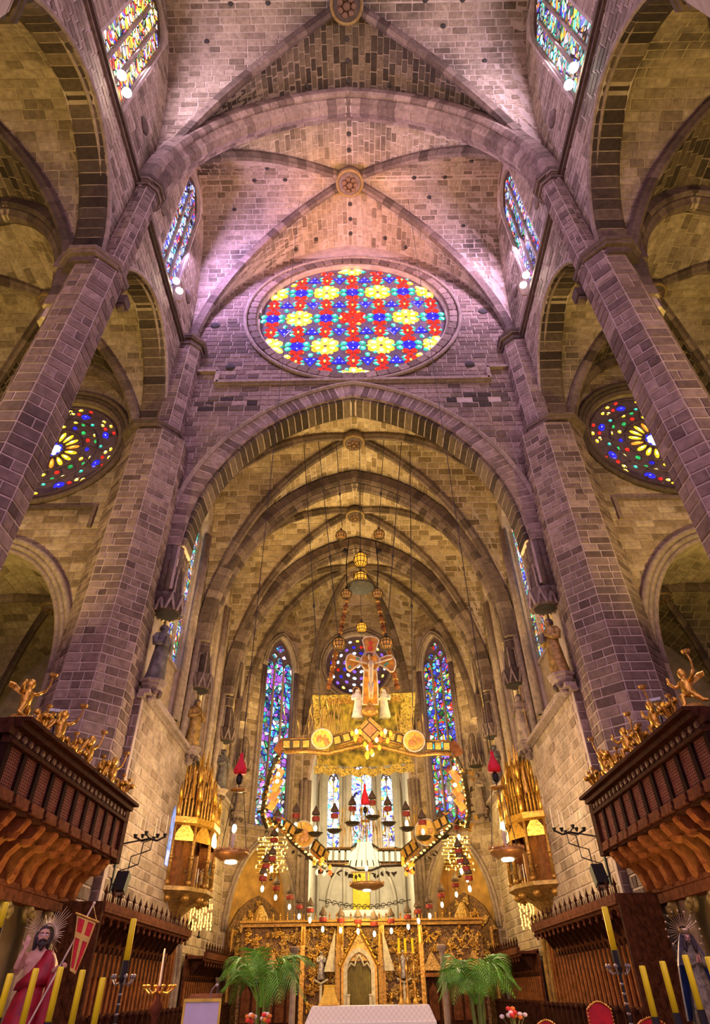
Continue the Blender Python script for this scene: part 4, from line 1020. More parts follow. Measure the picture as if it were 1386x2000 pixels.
# ---- gilded tribunes above the side doors
def tribune(sd, s):
    t = thing('gilded_tribune', 'tall gilded gothic tribune with crowded pinnacles on the %s choir wall' % s, 'tribune', (sd*7.85, 30.0, 4.1), 0, None, (1, 1, .78))
    def hexr(r, z): return [Vector((-sd*r*math.cos(a)*.8, r*1.2*math.sin(a), z)) for a in [-PI/2+PI*i/5 for i in range(6)]]+[Vector((sd*.05, r*1.2, z)), Vector((sd*.05, -r*1.2, z))]
    g = G(); g.loft([hexr(.3, -.1), hexr(.8, .35), hexr(1.1, .5), hexr(1.75, .85), hexr(1.85, .9), hexr(1.85, 1.08), hexr(1.7, 1.12)]); b = g.build('base', STAT_G, t)
    g = G()
    for p in hexr(1.4, .62): g.ball(p, .2, 7)
    g.build('base_foliage', GOLD2, b, True)
    g = G(); g.box((-sd*.1, 0, 2.6), (.25, 3.6, 3.0)); g.build('back_panel', WOODL, t)
    H = hexr(1.65, 0)
    for p in H[:6]:
        g = G(); g.cone(p+Zv*1.1, p+Zv*4.0, .09, .07, 8); g.ball(p+Zv*2.4, .13, 8); g.ball(p+Zv*1.25, .14, 8); c = g.build('column', GOLD2, t, True)
        f = robed(.8, n=10); f.v = [(x+p.x*.85, y+p.y*.85, z+1.3) for x, y, z in f.v]; f.build('carved_figure', STAT_G, c, True)
    g = G(); g.loft([hexr(1.7, 3.95), hexr(1.8, 4.05), hexr(1.8, 4.35), hexr(1.65, 4.4)]); g.build('cornice', GOLD, t)
    for i in range(5):
        a, c = H[i], H[i+1]; tu = (c-a); L = tu.length; tu.normalize(); n = tu.cross(Zv); n = n if n.x*(-sd) > 0 or abs(n.y) > .5 else -n
        g = G(); g.prism([(0, 0), (L, 0), (L, .2), (L*.85, .5), (L*.5, 1.0), (L*.15, .5), (0, .2)], a+Zv*3.2, tu, Zv, n*.05); g.build('gable', GOLD, t)
        for tier, (z0, hh, r) in enumerate(((4.4, 1.0, .94), (5.4, 1.1, .8), (6.4, 1.0, .6))):
            for k in range(5):
                p = (a+(c-a)*((k+.5)/5))*r; p.z = 0; hh = (.95, .9, .8)[tier]*(.8, 1.0, 1.25, .9, 1.1)[(k+2*i+tier) % 5]
                g = G(); g.cone(p+Zv*z0, p+Zv*(z0+hh*.8), .06, .05, 5); g.cone(p+Zv*(z0+hh*.8), p+Zv*(z0+hh*1.25), .085, .01, 5); g.build('pinnacle', GOLD if (k+i+tier) % 3 else GOLD2, t)
        g = G(); g.loft([[q*.9+Zv*4.4 for q in (a, c)]+[q*.82+Zv*4.4 for q in (c, a)], [q*.62+Zv*6.6 for q in (a, c)]+[q*.55+Zv*6.6 for q in (c, a)]]); g.build('traceried_panel', mat('shadowed_gold', (.16, .085, .015), .5, .5), t)  # darker gold puts the shade of the gaps into the panel
    for j, p in enumerate(H[:6]):
        for z0, hh, r in ((4.3, 1.9, .98), (5.3, 1.9, .72)):
            q = p*r; g = G(); g.cone(q+Zv*z0, q+Zv*(z0+hh*.5), .12, .1, 6); g.cone(q+Zv*(z0+hh*.5), q+Zv*(z0+hh*(1.0+.12*(j % 3))), .15, .01, 6)
            for e in range(4): g.ball(q+Zv*(z0+hh*(.58+.1*e)), .1-.018*e, 6)
            g.build('corner_spire', GOLD, t, True)
    g = G(); g.loft([hexr(1.0, 6.4), hexr(.75, 6.8), hexr(.3, 7.6)]); g.cone((-sd*.3, 0, 7.4), (-sd*.3, 0, 8.4), .14, .02, 6); g.build('spire', GOLD, t)
    for dy, z in ((-1.5, 6.0), (1.5, 6.2), (-.9, 7.2), (.9, 6.9), (-.5, 7.6), (.5, 7.9)):
        g = G(); g.cone((-sd*.4, dy, z-.6), (-sd*.4, dy, z+.9), .12, .015, 6); g.build('pinnacle', GOLD, t)
    g = G(); g.box((-sd*.75, 1.15, 2.3), (.5, .7, 2.1)); g.prism([(-.4, 0), (.4, 0), (0, .35)], (-sd*1.02, 1.15, 3.35), (0, 1, 0), Zv, (sd*.5, 0, 0)); ae = g.build('aedicule', WOODL, t)
    g = G(); g.prism([(-.2, 0), (.2, 0), (.2, .9), (0, 1.15), (-.2, .9)], (-sd*1.01, 1.15, 1.6), (0, 1, 0), Zv, (-sd*.02, 0, 0)); g.build('niche_shade_plate', DARK, ae)  # dark plate painting the niche's shade on a solid front
    for i in range(5):
        a = -1.1+.5*i; g = G(); g.cone((-sd*1.0, a*.9, 1.1), (-sd*1.0, a*.9, 1.35), .05, .03, 6); h = g.build('candle_cup', GOLD2, t); g = G(); g.cone((-sd*1.0, a*.9, 1.35), (-sd*1.0, a*.9, 2.0), .028, .024, 6); g.build('candle', WAXW, h)
    return t
TR = {s: tribune(sd, s) for sd, s in ((-1, 'left'), (1, 'right'))}
g = G(); g.prism([(-.22, 0), (.22, 0), (.22, 1.9), (0, 2.2), (-.22, 1.9)], (-.0, 0, 0), (0, 1, 0), Zv, (.03, 0, 0)); gb = g.build('window_18', pane_mat('pane_sky_blue', (.3, .42, .8), .6), None, loc=(-7.86, 27.55, 5.6)); struct(gb)
# side doorways under the tribunes
for sd, s, nn in ((-1, 'left', 1), (1, 'right', 2)):
    D = None
    for k, (w_, z, r) in enumerate(((1.55, 3.3, .12), (1.35, 3.15, .1), (1.15, 3.0, .12))):
        g = G(); P = [Vector((sd*(7.86+.12*k), 30.45-w_, 0)), Vector((sd*(7.86+.12*k), 30.45-w_, 2.0))]+[Vector((sd*(7.86+.12*k), 30.45+w_*math.sin(a), 2.0+(z-1.3)*pk(math.sin(a), 1.4))) for a in frange(-PI/2, PI/2, 14)]+[Vector((sd*(7.86+.12*k), 30.45+w_, 0))]
        g.tube(P, r, 6); o = g.build('door_%d' % nn if D is None else 'door_moulding', TRIM if sd < 0 else STAT_G, D, True)
        if D is None: D = struct(o)
    g = G(); g.box((sd*9.2, 30.45, 2), (.1, 3, 4)); g.build('door_leaf', mat('lit_ochre_passage', (.7, .42, .1), .8), D)  # backing sheet with the passage's golden light put into its ochre
    for q in (-.9, -.45, .45, .9): g = G(); g.box((sd*8.0, 30.45+q, 1.6), (.14, .16, 3.2)); g.build('door_post', WOODL, D)

# ---- panels of votive bulbs
bm = G(); bm.ball((0, 0, 0), .034, 6, (1, 1, 1.7)); BM = bm.mesh('bulb', BULB)
def bulb_panel(label, x0, y0, x1, y1, Y, nx, ny, frame=True, seed=0, jit=.1, group='panels of small golden bulbs'):
    rn = random.Random(seed); a, b, c = at(x0, y0, Y=Y), at(x1, y0, Y=Y), at(x0, y1, Y=Y); W, H = b.x-a.x, a.z-c.z
    t = thing('bulb_panel', label, 'lights', (a.x+W/2, Y, c.z-.5), 0, group)
    g = G(); g.cone((0, .05, .3), (0, .05, .5), .04, .04, 6); g.ball((0, .05, .28), .1, 8, (1, 1, .6)); g.build('stand', IRON, t)
    g = G()
    for j in range(ny): g.box((0, .04, .5+H*(j+.5)/ny), (W, .02, .015))
    g.build('rack', GOLD2, t)
    for j in range(ny):
        for i in range(nx):
            if rn.random() < .1: continue
            inst('bulb', BM, t, (-W/2+W*(i+.5+rn.uniform(-jit, jit)*2)/nx, 0, .5+H*(j+.5+rn.uniform(-jit, jit))/ny))
    return t
bulb_panel('square panel of golden votive bulbs beside the left side doorway', 372, 1766, 418, 1818, 32.4, 8, 9, seed=1)
bulb_panel('square panel of golden votive bulbs beside the right side doorway', 1010, 1764, 1062, 1816, 32.4, 8, 9, seed=2)
bulb_panel('narrow strip of golden bulbs above the left bulb panel', 404, 1726, 416, 1758, 32.4, 2, 6, seed=3)
bulb_panel('narrow strip of golden bulbs above the right bulb panel', 1012, 1722, 1025, 1755, 32.4, 2, 6, seed=4)
bulb_panel('ragged cluster of golden bulbs hanging before the left apse portal', 506, 1632, 562, 1708, 35.5, 8, 10, seed=5, jit=.5)
bulb_panel('ragged cluster of golden bulbs hanging before the right apse portal', 862, 1630, 916, 1702, 35.5, 8, 10, seed=6, jit=.5)

# ---- carved wooden galleries with gilded groups on the cornice
def lattice_mesh(w_, h):
    g = G()
    for i in range(7): g.box((0, -w_/2+w_*i/6, h/2), (.04, .034, h))
    for j in range(13): g.box((0, 0, h*j/12), (.04, w_, .03))
    return g.mesh('lattice', mat('lattice_wood', (.2, .08, .055), .8, var=.2, spec=.05))
def bracket_mesh(sd):
    g = G(); P = [(0, 0), (0, -.12), (.12, -.3), (.42, -.42), (.62, -.62), (.72, -.95), (.9, -1.12), (1.05, -1.12), (1.05, 0)]
    g.prism([(x*sd, z) for x, z in P], (0, -.13, 0), (1, 0, 0), Zv, (0, .26, 0)); g.ball((sd*.3, 0, -.33), .15, 8, (1.2, 1.1, 1)); g.ball((sd*.78, 0, -.9), .13, 8, (1, 1.1, 1.4)); g.ball((sd*.05, 0, -.1), .1, 8, (1, 1.5, 1))
    return g.mesh('bracket', WOODL)
def gallery(sd, s):
    t = thing('carved_gallery', 'dark carved wooden gallery with lattice screens and scrolled brackets, %s side' % s, 'gallery', (sd*7.2, 16.1, 0))
    L0, L1 = -3.7, 3.72; Y = (L0+L1)/2; LN = L1-L0; out = sd
    g = G()
    for x, z, w_, h in ((-.16, 6.1, .5, .08), (-.08, 6.0, .34, .12), (0, 5.82, .16, .24), (-.05, 5.66, .24, .08)):
        g.box((out*(-x*-1)*-1 if False else -out*(-x)*1.0, Y, z), (w_, LN+.2, h))
    c = g.build('cornice', WOOD, t)
    n = 24
    g = G(); g.ball((0, 0, 0), .1, 7, (.5, 1.1, .9)); mo = g.mesh('carving', mat('silvered_carving', (.13, .07, .045), .6, .1, var=.8, scale=20, spec=.1))
    for i in range(n): inst('carving', mo, c, (-out*.09, L0+LN*(i+.5)/n, 5.83))
    N = 10; w_ = LN/N; LM = lattice_mesh(w_-.22, .72); BMh = bracket_mesh(out)
    pg = G(); pg.box((0, 0, 5.25), (.2, .16, .9)); pg.cone((-out*.04, 0, 4.85), (-out*.04, 0, 5.6), .06, .05, 8); PMh = pg.mesh('post', mat('blackened_wood', (.022, .009, .006), .85, spec=.03))
    sg = G(); sg.box((-out*.03, 0, 4.78), (.2, w_-.14, .14)); sg.box((-out*.07, 0, 4.68), (.16, w_-.18, .07)); SM = sg.mesh('sill', WOODR)
    for i in range(N+1): inst('post', PMh, t, (0, L0+LN*i/N, 0))
    for i in range(N):
        y = L0+LN*(i+.5)/N; inst('lattice_screen', LM, t, (-out*.02, y, 4.88)); inst('sill', SM, t, (0, y, 0)); inst('bracket', BMh, t, (out*.0, y, 4.64))
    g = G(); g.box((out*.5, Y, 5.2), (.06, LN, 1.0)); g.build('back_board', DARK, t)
    g = G(); g.box((out*.55, Y, 4.62), (1.2, LN, .06)); g.build('floor_board', WOOD, t)
    g = G(); g.box((out*1.0, Y, 3.42), (.35, LN+.3, .26)); g.box((out*.85, Y, 3.58), (.12, LN+.3, .1)); lb = g.build('lower_beam', WOODR, t)
    for i in range(7):
        g = G(); g.ball((out*.95, L0+.3+LN*i/6.3, 3.2), .17, 8, (.8, 1, 1)); g.ball((out*.82, L0+.3+LN*i/6.3, 3.12), .09, 7); g.tube([(out*.95, L0+.3+LN*i/6.3-.2, 3.3), (out*.9, L0+.3+LN*i/6.3-.26, 3.1), (out*.9, L0+.3+LN*i/6.3-.12, 2.98)], .05, 6); g.tube([(out*.95, L0+.3+LN*i/6.3+.2, 3.3), (out*.9, L0+.3+LN*i/6.3+.26, 3.1), (out*.9, L0+.3+LN*i/6.3+.12, 2.98)], .05, 6); g.build('beam_carving', mat('olive_gilt', (.2, .14, .04), .6, .2), lb, True)
    for y in (-3.4, -.6, 2.4):
        g = G(); g.cone((out*1.25, y, 0), (out*1.25, y, 3.0), .15, .14, 8); g.lathe([(.15, 3.0), (.26, 3.2), (.28, 3.32)], 8, (out*1.25, y, 0)); g.build('support_column', TRIM, t)
    # short west end
    g = G(); g.box((out*.7, L0-.02, 5.93), (1.6, .42, .3)); g.box((out*.7, L0, 5.2), (1.4, .12, 1.0)); g.box((out*.7, L0, 4.72), (1.5, .2, .16)); g.build('end_screen', WOOD, t)
    g = G(); g.box((-out*.02, L1, 5.3), (.26, .3, 1.5)); g.build('end_post', WOOD, t)
    g = G(); g.box((out*1.9, Y+.6, 3.2), (.2, LN+.6, 6.2)); g.build('rear_wall', mat('gallery_rear_stone', (.33, .25, .12), .85, var=.3, scale=1.2), t)
    return t
for sd, s in ((-1, 'left'), (1, 'right')): gallery(sd, s)
def cherub():
    g = G()
    g.loft([ell((0, 0, z), rx, ry, 10) for z, rx, ry in ((.18, .05, .05), (.24, .1, .09), (.34, .11, .1), (.46, .12, .09), (.52, .06, .06), (.55, .045, .045), (.58, .07, .07), (.65, .085, .085), (.72, .06, .06), (.745, .01, .01))])
    g.tube([(-.05, 0, .26), (-.1, -.1, .2), (-.12, -.06, .06), (-.12, -.14, .0)], [.07, .06, .045, .035], 7)
    g.tube([(.05, 0, .26), (.12, .02, .16), (.18, .1, .08), (.26, .12, .05)], [.07, .06, .045, .03], 7)
    g.tube([(-.1, 0, .47), (-.2, -.05, .42), (-.26, -.12, .52), (-.24, -.14, .62)], [.045, .04, .035, .03], 7)
    g.tube([(.1, 0, .47), (.2, -.02, .5), (.3, -.06, .6)], [.045, .04, .03], 7)
    return g
def acanthus(seed):
    rn = random.Random(seed); g = G()
    for i in range(9):
        a = 2*PI*i/9; r = rn.uniform(.14, .3); h = rn.uniform(.25, .62)
        g.tube([(0, 0, .02), (r*.6*math.cos(a), r*.6*math.sin(a), h*.6), (r*math.cos(a), r*math.sin(a), h), (r*1.25*math.cos(a), r*1.25*math.sin(a), h*.86)], [.05, .045, .05, .07], 6)
        g.ball((r*1.2*math.cos(a), r*1.2*math.sin(a), h*.95), .075, 7)
    g.lathe([(.16, 0), (.1, .1), (.13, .25), (.06, .4), (.1, .5), (.02, .62)], 10)
    return g
protos = {}
def gilt_group(kind, label, loc, rz, sc):
    t = thing('gilded_'+('cherub' if kind else 'foliage_crest'), label, 'sculpture', loc, rz, 'gilded groups along the gallery cornices', sc)
    if kind:
        if 'c' not in protos: protos['c'] = cherub().mesh('body', GOLD, True)
        b = inst('body', protos['c'], t)
        for s in (-1, 1):
            g = G(); g.loft([[Vector((s*.04, .08, .45)), Vector((s*.06, .1, .5)), Vector((s*.05, .12, .42))], [Vector((s*.18, .16, .58)), Vector((s*.2, .18, .62)), Vector((s*.19, .2, .5))], [Vector((s*.3, .2, .6)), Vector((s*.31, .21, .62)), Vector((s*.3, .22, .52))]]); g.build('wing', GOLD, t)
        g = G(); g.tube([(.3, -.06, .55), (.36, -.1, .75), (.34, -.12, .9)], .02, 6); g.cone((.34, -.12, .9), (.34, -.12, .96), .07, .09, 8); g.build('candle_arm', GOLD2, t)
        g = G(); g.lathe([(.2, -.12), (.22, -.05), (.14, .02)], 10); g.build('base', GOLD2, t)
    else:
        k = 'a%d' % (int(loc[1]*10) % 3)
        if k not in protos: protos[k] = acanthus(11+int(k[1:])*7).mesh('leaves', GOLD, True)
        inst('leaves', protos[k], t)
        for s in (-1, 1): g = G(); g.tube([(0, 0, .3), (s*.2, -.1, .45), (s*.26, -.12, .62)], .022, 6); g.cone((s*.26, -.12, .62), (s*.26, -.12, .68), .05, .08, 8); g.build('candle_arm', GOLD2, t)
    return t
for sd, s in ((-1, 'left'), (1, 'right')):
    for i in range(8):
        y = 12.75+i*.96; kind = i % 2 == 0
        gilt_group(kind, 'gilded %s on the %s gallery cornice, %s from the nave end' % ('cherub holding a candle arm' if kind else 'acanthus crest with candle arms', s, ORD[i]), (sd*7.3, y, 6.3 if kind else 6.15), -sd*PI/2+random.uniform(-.5, .5), 1.15 if kind else 1.0)
    # tilted floodlight behind the gallery crest
    p = Vector((sd*8.3, 16.2, 7.6)); t = thing('floodlight', 'flat grey floodlight tilted upwards behind the %s gallery crest' % s, 'floodlight', p, 0, 'floodlights behind the galleries')
    d = Vector((sd*.35, .2, .9)).normalized(); u = d.orthogonal().normalized(); v = d.cross(u)
    g = G(); g.box((0, 0, 0), (.55, .4, .1), (u, v, d)); g.build('housing', mat('grey_metal', (.4, .38, .34), .5, .3), t)
    g = G(); g.box(d*.055, (.5, .35, .01), (u, v, d)); g.build('lens', mat('flood_glass', (.8, .75, .6), .2, 0, 3, (1, .85, .5)), t)
    g = G(); g.tube([(0, 0, -.05), (0, .1, -.5), (0, .1, -1.4)], .03, 6); g.build('arm', IRON, t)

# ---- choir stalls
def stalls(sd, s, nm, y0, y1, top, label, endpanel=True):
    t = thing('choir_stall', label, 'choir stall', (sd*7.3, (y0+y1)/2, 0)); L = y1-y0; hy = L/2
    g = G(); g.box((sd*.35, 0, top/2), (.1, L, top)); g.build('back_board', WOODR, t)
    n = int(L/.42); sl = G(); sl.cone((0, 0, 1.15), (0, 0, top-.95), .06, .06, 6); SL = sl.mesh('slat', WOODL); fg = G(); fg.prism([(-.18, 0), (.18, 0), (.18, .5), (0, .72), (-.18, .5)], (0, 0, 0), (0, 1, 0), Zv, (-sd*.05, 0, 0)); FM = fg.mesh('panel_head', WOOD)
    for i in range(n+1): inst('slat', SL, t, (sd*.25, -hy+L*i/n, 0))
    for i in range(n): inst('panel_head', FM, t, (sd*.3, -hy+L*(i+.5)/n, top-1.5))
    g = G(); g.box((-sd*.1, 0, top-.12), (.95, L, .1)); g.box((-sd*.5, 0, top-.02), (.16, L+.06, .16)); g.box((-sd*.45, 0, top-.2), (.1, L, .1)); g.build('cornice', WOODR, t)
    fg = G(); fg.lathe([(.035, 0), (.03, .18), (.055, .22), (.025, .3), (.0, .42)], 6); FI = fg.mesh('finial', WOOD); cg = G(); cg.cone((0, 0, 0), (0, 0, .2), .02, .006, 5); CI = cg.mesh('crest_spike', WOOD)
    m = int(L/.6)
    for i in range(m+1): inst('finial', FI, t, (-sd*.5, -hy+L*i/m, top+.05))
    for i in range(m*4): inst('crest_spike', CI, t, (-sd*.5, -hy+L*(i+.5)/(m*4), top+.05))
    bg_ = G(); bg_.prism([(0, 0), (sd*.6, 0), (sd*.62, -.55), (sd*.5, -.5), (sd*.3, -.2), (sd*.02, -.1)], (-sd*.48, -.05, 0), (1, 0, 0), Zv, (0, .1, 0)); BR = bg_.mesh('canopy_bracket', WOOD)
    pend = G(); pend.lathe([(.0, -.22), (.05, -.16), (.03, -.08), (.09, 0)], 7); PD = pend.mesh('pendant', WOODR)
    for i in range(m): inst('canopy_bracket', BR, t, (0, -hy+L*(i+.5)/m, top-.2)); inst('pendant', PD, t, (-sd*.46, -hy+L*(i+.5)/m, top-.24))
    g = G(); g.box((-sd*.2, 0, .45), (.8, L, .1)); g.box((-sd*.55, 0, .2), (.08, L, .4)); g.build('seat_bench', WOOD, t)
    for i in range(m+1):
        g = G(); g.box((-sd*.25, -hy+L*i/m, .55), (.7, .07, 1.1)); g.ball((-sd*.55, -hy+L*i/m, 1.1), .09, 7); g.build('arm_rest', WOOD, t)
    if endpanel:
        g = G(); g.box((-sd*.02, -hy-.08, top/2), (1.05, .14, top+.1)); e = g.build('end_panel', WOOD, t)
        rg = G(); rg.ball((0, 0, 0), .1, 8, (1, .28, 1.25)); rg.ball((0, -.01, .07), .05, 6, (1, .5, 1)); RL = rg.mesh('end_carving', WOOD, True)
        for j in range(14):
            for c in (-.3, 0, .3): inst('end_carving', RL, e, (-sd*.02+c+(.1 if j % 2 else -.05), -hy-.16, .3+j*.235))
    return t
stalls(-1, 'left', 'a', 18.7, 28.7, 3.45, 'long dark wooden choir stall with spiked cresting at left, nearer the nave')
stalls(1, 'right', 'b', 18.7, 28.7, 3.45, 'long dark wooden choir stall with spiked cresting at right, nearer the nave')
stalls(-1, 'left', 'c', 32.2, 39.0, 2.9, 'farther dark wooden choir stall on the left, beyond the side doorway', False)
stalls(1, 'right', 'd', 32.2, 39.0, 2.9, 'farther dark wooden choir stall on the right, beyond the side doorway', False)

# ---- wrought iron wall candelabra and lamps
def wall_candelabrum(sd, s):
    t = thing('wall_candelabrum', 'black wrought-iron candelabrum with thin candles on the %s choir wall' % s, 'candelabrum', (sd*7.85, 21.9, 4.2))
    g = G()
    for k in range(3):
        a = Vector((-sd*(.12+.28*k), .1*k, .12+.42*k)); b = Vector((-sd*(.12+.28*(k+1)), .1*(k+1), .12+.42*(k+1)))
        m_ = (a+b)/2; g.tube([a, m_+Vector((-sd*.14, 0, -.1)), b, m_+Vector((sd*.14, 0, .12)), a], .022, 5)
    g.tube([(0, 0, .1), (-sd*.2, 0, 0), (-sd*.1, 0, -.12)], .022, 5); g.tube([(0, 0, 1.2), (-sd*.9, .3, 1.42)], .025, 5); g.box((sd*.0, 0, .6), (.05, .12, 1.5)); g.build('bracket', IRON, t)
    c = Vector((-sd*.85, .3, 1.4))
    g = G(); g.tube([c+Vector((-.5, 0, .06)), c+Vector((-.25, .0, -.06)), c, c+Vector((.25, 0, -.06)), c+Vector((.5, 0, .06))], .03, 6); g.tube([c+Vector((0, -.45, .06)), c, c+Vector((0, .45, .06))], .03, 6); cr = g.build('crown', IRON, t)
    for dx, dy in ((-.5, 0), (-.25, 0), (.25, 0), (.5, 0), (0, -.45), (0, .45)):
        g = G(); g.cone(c+Vector((dx, dy, .02)), c+Vector((dx, dy, .14)), .03, .075, 7); h = g.build('candle_cup', IRON, cr)
        g = G(); g.cone(c+Vector((dx, dy, .14)), c+Vector((dx, dy, .72)), .016, .014, 6); g.build('candle', WAXW, h)
for sd, s in ((-1, 'left'), (1, 'right')):
    wall_candelabrum(sd, s)
    t = thing('spotlight', 'black box spotlight above the front %s choir stall' % s, 'spotlight', (sd*7.1, 20.6, 3.75), 0, 'box spotlights above the stalls')
    ax = (Vector((1, 0, 0)), Vector((0, .9, -.42)), Vector((0, .42, .9))); g = G(); g.box((0, 0, .4), (.36, .28, .56), ax); g.build('housing', IRON, t)
    g = G(); g.box((0, -.02, .1), (.3, .22, .02), ax); g.build('lens', mat('spot_glass', (.7, .6, .4), .2), t); g = G(); g.cone((0, 0, -.3), (0, 0, .2), .03, .03, 6); g.build('stand', IRON, t)

# ================================================================== the great hanging baldachin and other hanging things
AMB = mat('amber_glass', (.75, .3, .02), .25, 0, .9, (1, .42, .03), var=.3, scale=9)
AMBD = mat('dim_amber_glass', (.5, .2, .04), .3, 0, .16, (1, .45, .08), var=.4, scale=9)
REDG = mat('red_glass', (.8, .05, .01), .25, 0, 1.3, (1, .1, .01))
PLQ = mat('gilt_plaque', (.72, .42, .06), .4, .3, 0, None, var=.35, scale=12, bump=.6)
PLQW = mat('lit_parchment_glass', (.9, .75, .35), .5, 0, 1.1, (1, .82, .42), var=.4, scale=14)
LEAFD = mat('dark_iron_leaf', (.06, .045, .02), .5, .3, var=.5)
CREAM = mat('cream_rim', (.75, .65, .42), .6)
ROPE = mat('dark_rope', (.04, .03, .025), .8)
BAL = thing('hanging_baldachin', 'huge gilded heptagonal canopy frame with plaques, wheat and lamps hanging over the altar', 'baldachin', at(720, 1640, Y=28.5))
B0 = BAL.location.copy()
def bp(x, y, Y): return at(x, y, Y=Y)-B0
def plaques(pts, n, h, m=PLQ, frame=LEAFD, shields=()):
    """row of framed plaques along a polyline of local points"""
    pts = [Vector(p) for p in pts]; L = [0]
    for a, b in zip(pts[:-1], pts[1:]): L.append(L[-1]+(b-a).length)
    def P(s):
        for i in range(len(pts)-1):
            if s <= L[i+1]+1e-6: return pts[i].lerp(pts[i+1], (s-L[i])/(L[i+1]-L[i]))
        return pts[-1]
    up = Vector((0, -.35, .94))
    for i in range(n):
        a, b = P(L[-1]*(i+.12)/n), P(L[-1]*(i+.88)/n); t = (b-a); w_ = t.length; t.normalize(); u = (up-t*up.dot(t)).normalized(); nn = t.cross(u)
        c = (a+b)/2+u*h/2
        g = G(); g.box(c, (w_*1.1, .09, h*1.08), (t, nn, u)); fr = g.build('plaque_frame', frame, BAL)
        f = nn if nn.y < 0 else -nn
        g = G(); g.box(c+f*.05, (w_*.84, .04, h*.78), (t, nn, u)); g.box(c+f*.075, (w_*.4, .02, h*.4), (t, nn, u)); g.build('plaque', m, fr)
    for dz, r in ((-.03, .045), (h+.03, .045), (-.12, .03)):
        g = G(); g.tube([p+up*dz for p in pts], r, 6); g.build('rail', GOLD2, BAL, True)
def shield(c, r, h, m=PLQ):
    g = G(); g.prism([(r*math.cos(a)*(1+.06*math.cos(5*a)), h*math.sin(a)*.9+.05*h) for a in [2*PI*i/18 for i in range(18)]], c+Vector((0, -.12, 0)), (1, 0, 0), (0, -.3, .95), (0, .1, .03)); s = g.build('shield', m, BAL)
    g = G(); g.tube([c+Vector((r*math.cos(a)*1.02, -.14-.3*h*.9*math.sin(a), .95*h*.92*math.sin(a)+.05*h)) for a in [2*PI*i/18 for i in range(18)]], .035, 5, True); g.build('shield_rim', CREAM, s, True)
    g = G(); rs = random.Random(int(abs(c.x)*100))
    for k in range(7): g.ball(c+Vector((rs.uniform(-.5, .5)*r, -.15, rs.uniform(-.45, .55)*h)), r*rs.uniform(.16, .3), 8, (1, .35, 1.3))
    g.build('shield_relief', AMBD, s, True)
YF, YS, YK = 25.4, 28.6, 31.2
# front beam
plaques([bp(550, 1462, YF), bp(607, 1461, YF)], 3, .34); shield(bp(629, 1446, YF-.1), .42, .42)
plaques([bp(652, 1456, YF), bp(706, 1441, YF-.3)], 3, .34)
plaques([bp(738, 1440, YF-.3), bp(786, 1453, YF)], 3, .34); shield(bp(808, 1450, YF-.1), .42, .44); plaques([bp(830, 1465, YF), bp(880, 1466, YF)], 3, .34)
g = G(); g.tube([bp(x, y, YF) for x, y in ((556, 1468), (600, 1468), (640, 1472), (680, 1462), (712, 1455), (740, 1458), (780, 1468), (815, 1476), (850, 1472), (882, 1472))], .09, 8); g.build('front_beam', GOLD2, BAL, True)
for q in ((540, 1470, 556, 1448), (880, 1450, 897, 1474)):
    g = G(); a, b = bp(q[0], q[1], YF+.2), bp(q[2], q[3], YF); t = (b-a).normalized(); g.box((a+b)/2, ((b-a).length, .3, .35), (t, Vector((0, 1, 0)), t.cross(Vector((0, 1, 0))))); g.build('beam_end', WOODL, BAL)
# central diamond
c = bp(722, 1427, YF-.35); k = .62; ax = (Vector((.707, 0, .707)), Vector((0, 1, 0)), Vector((-.707, 0, .707)))
g = G(); g.box(c, (k*1.25, .12, k*1.25), ax); dm = g.build('diamond_frame', LEAFD, BAL)
for i, (dx, dz, w_, h) in enumerate(((0, 0, .56, .56), (-.42, .0, .2, .95), (.42, 0, .2, .95), (0, .42, .56, .2), (0, -.42, .56, .2))):
    g = G(); g.box(c+ax[0]*dx*k*1.25+ax[2]*dz*k*1.25+Vector((0, -.08, 0)), (w_*k*1.2, .05, h*k*1.2), ax); g.build('diamond_plaque', PLQ if i else AMBD, dm)
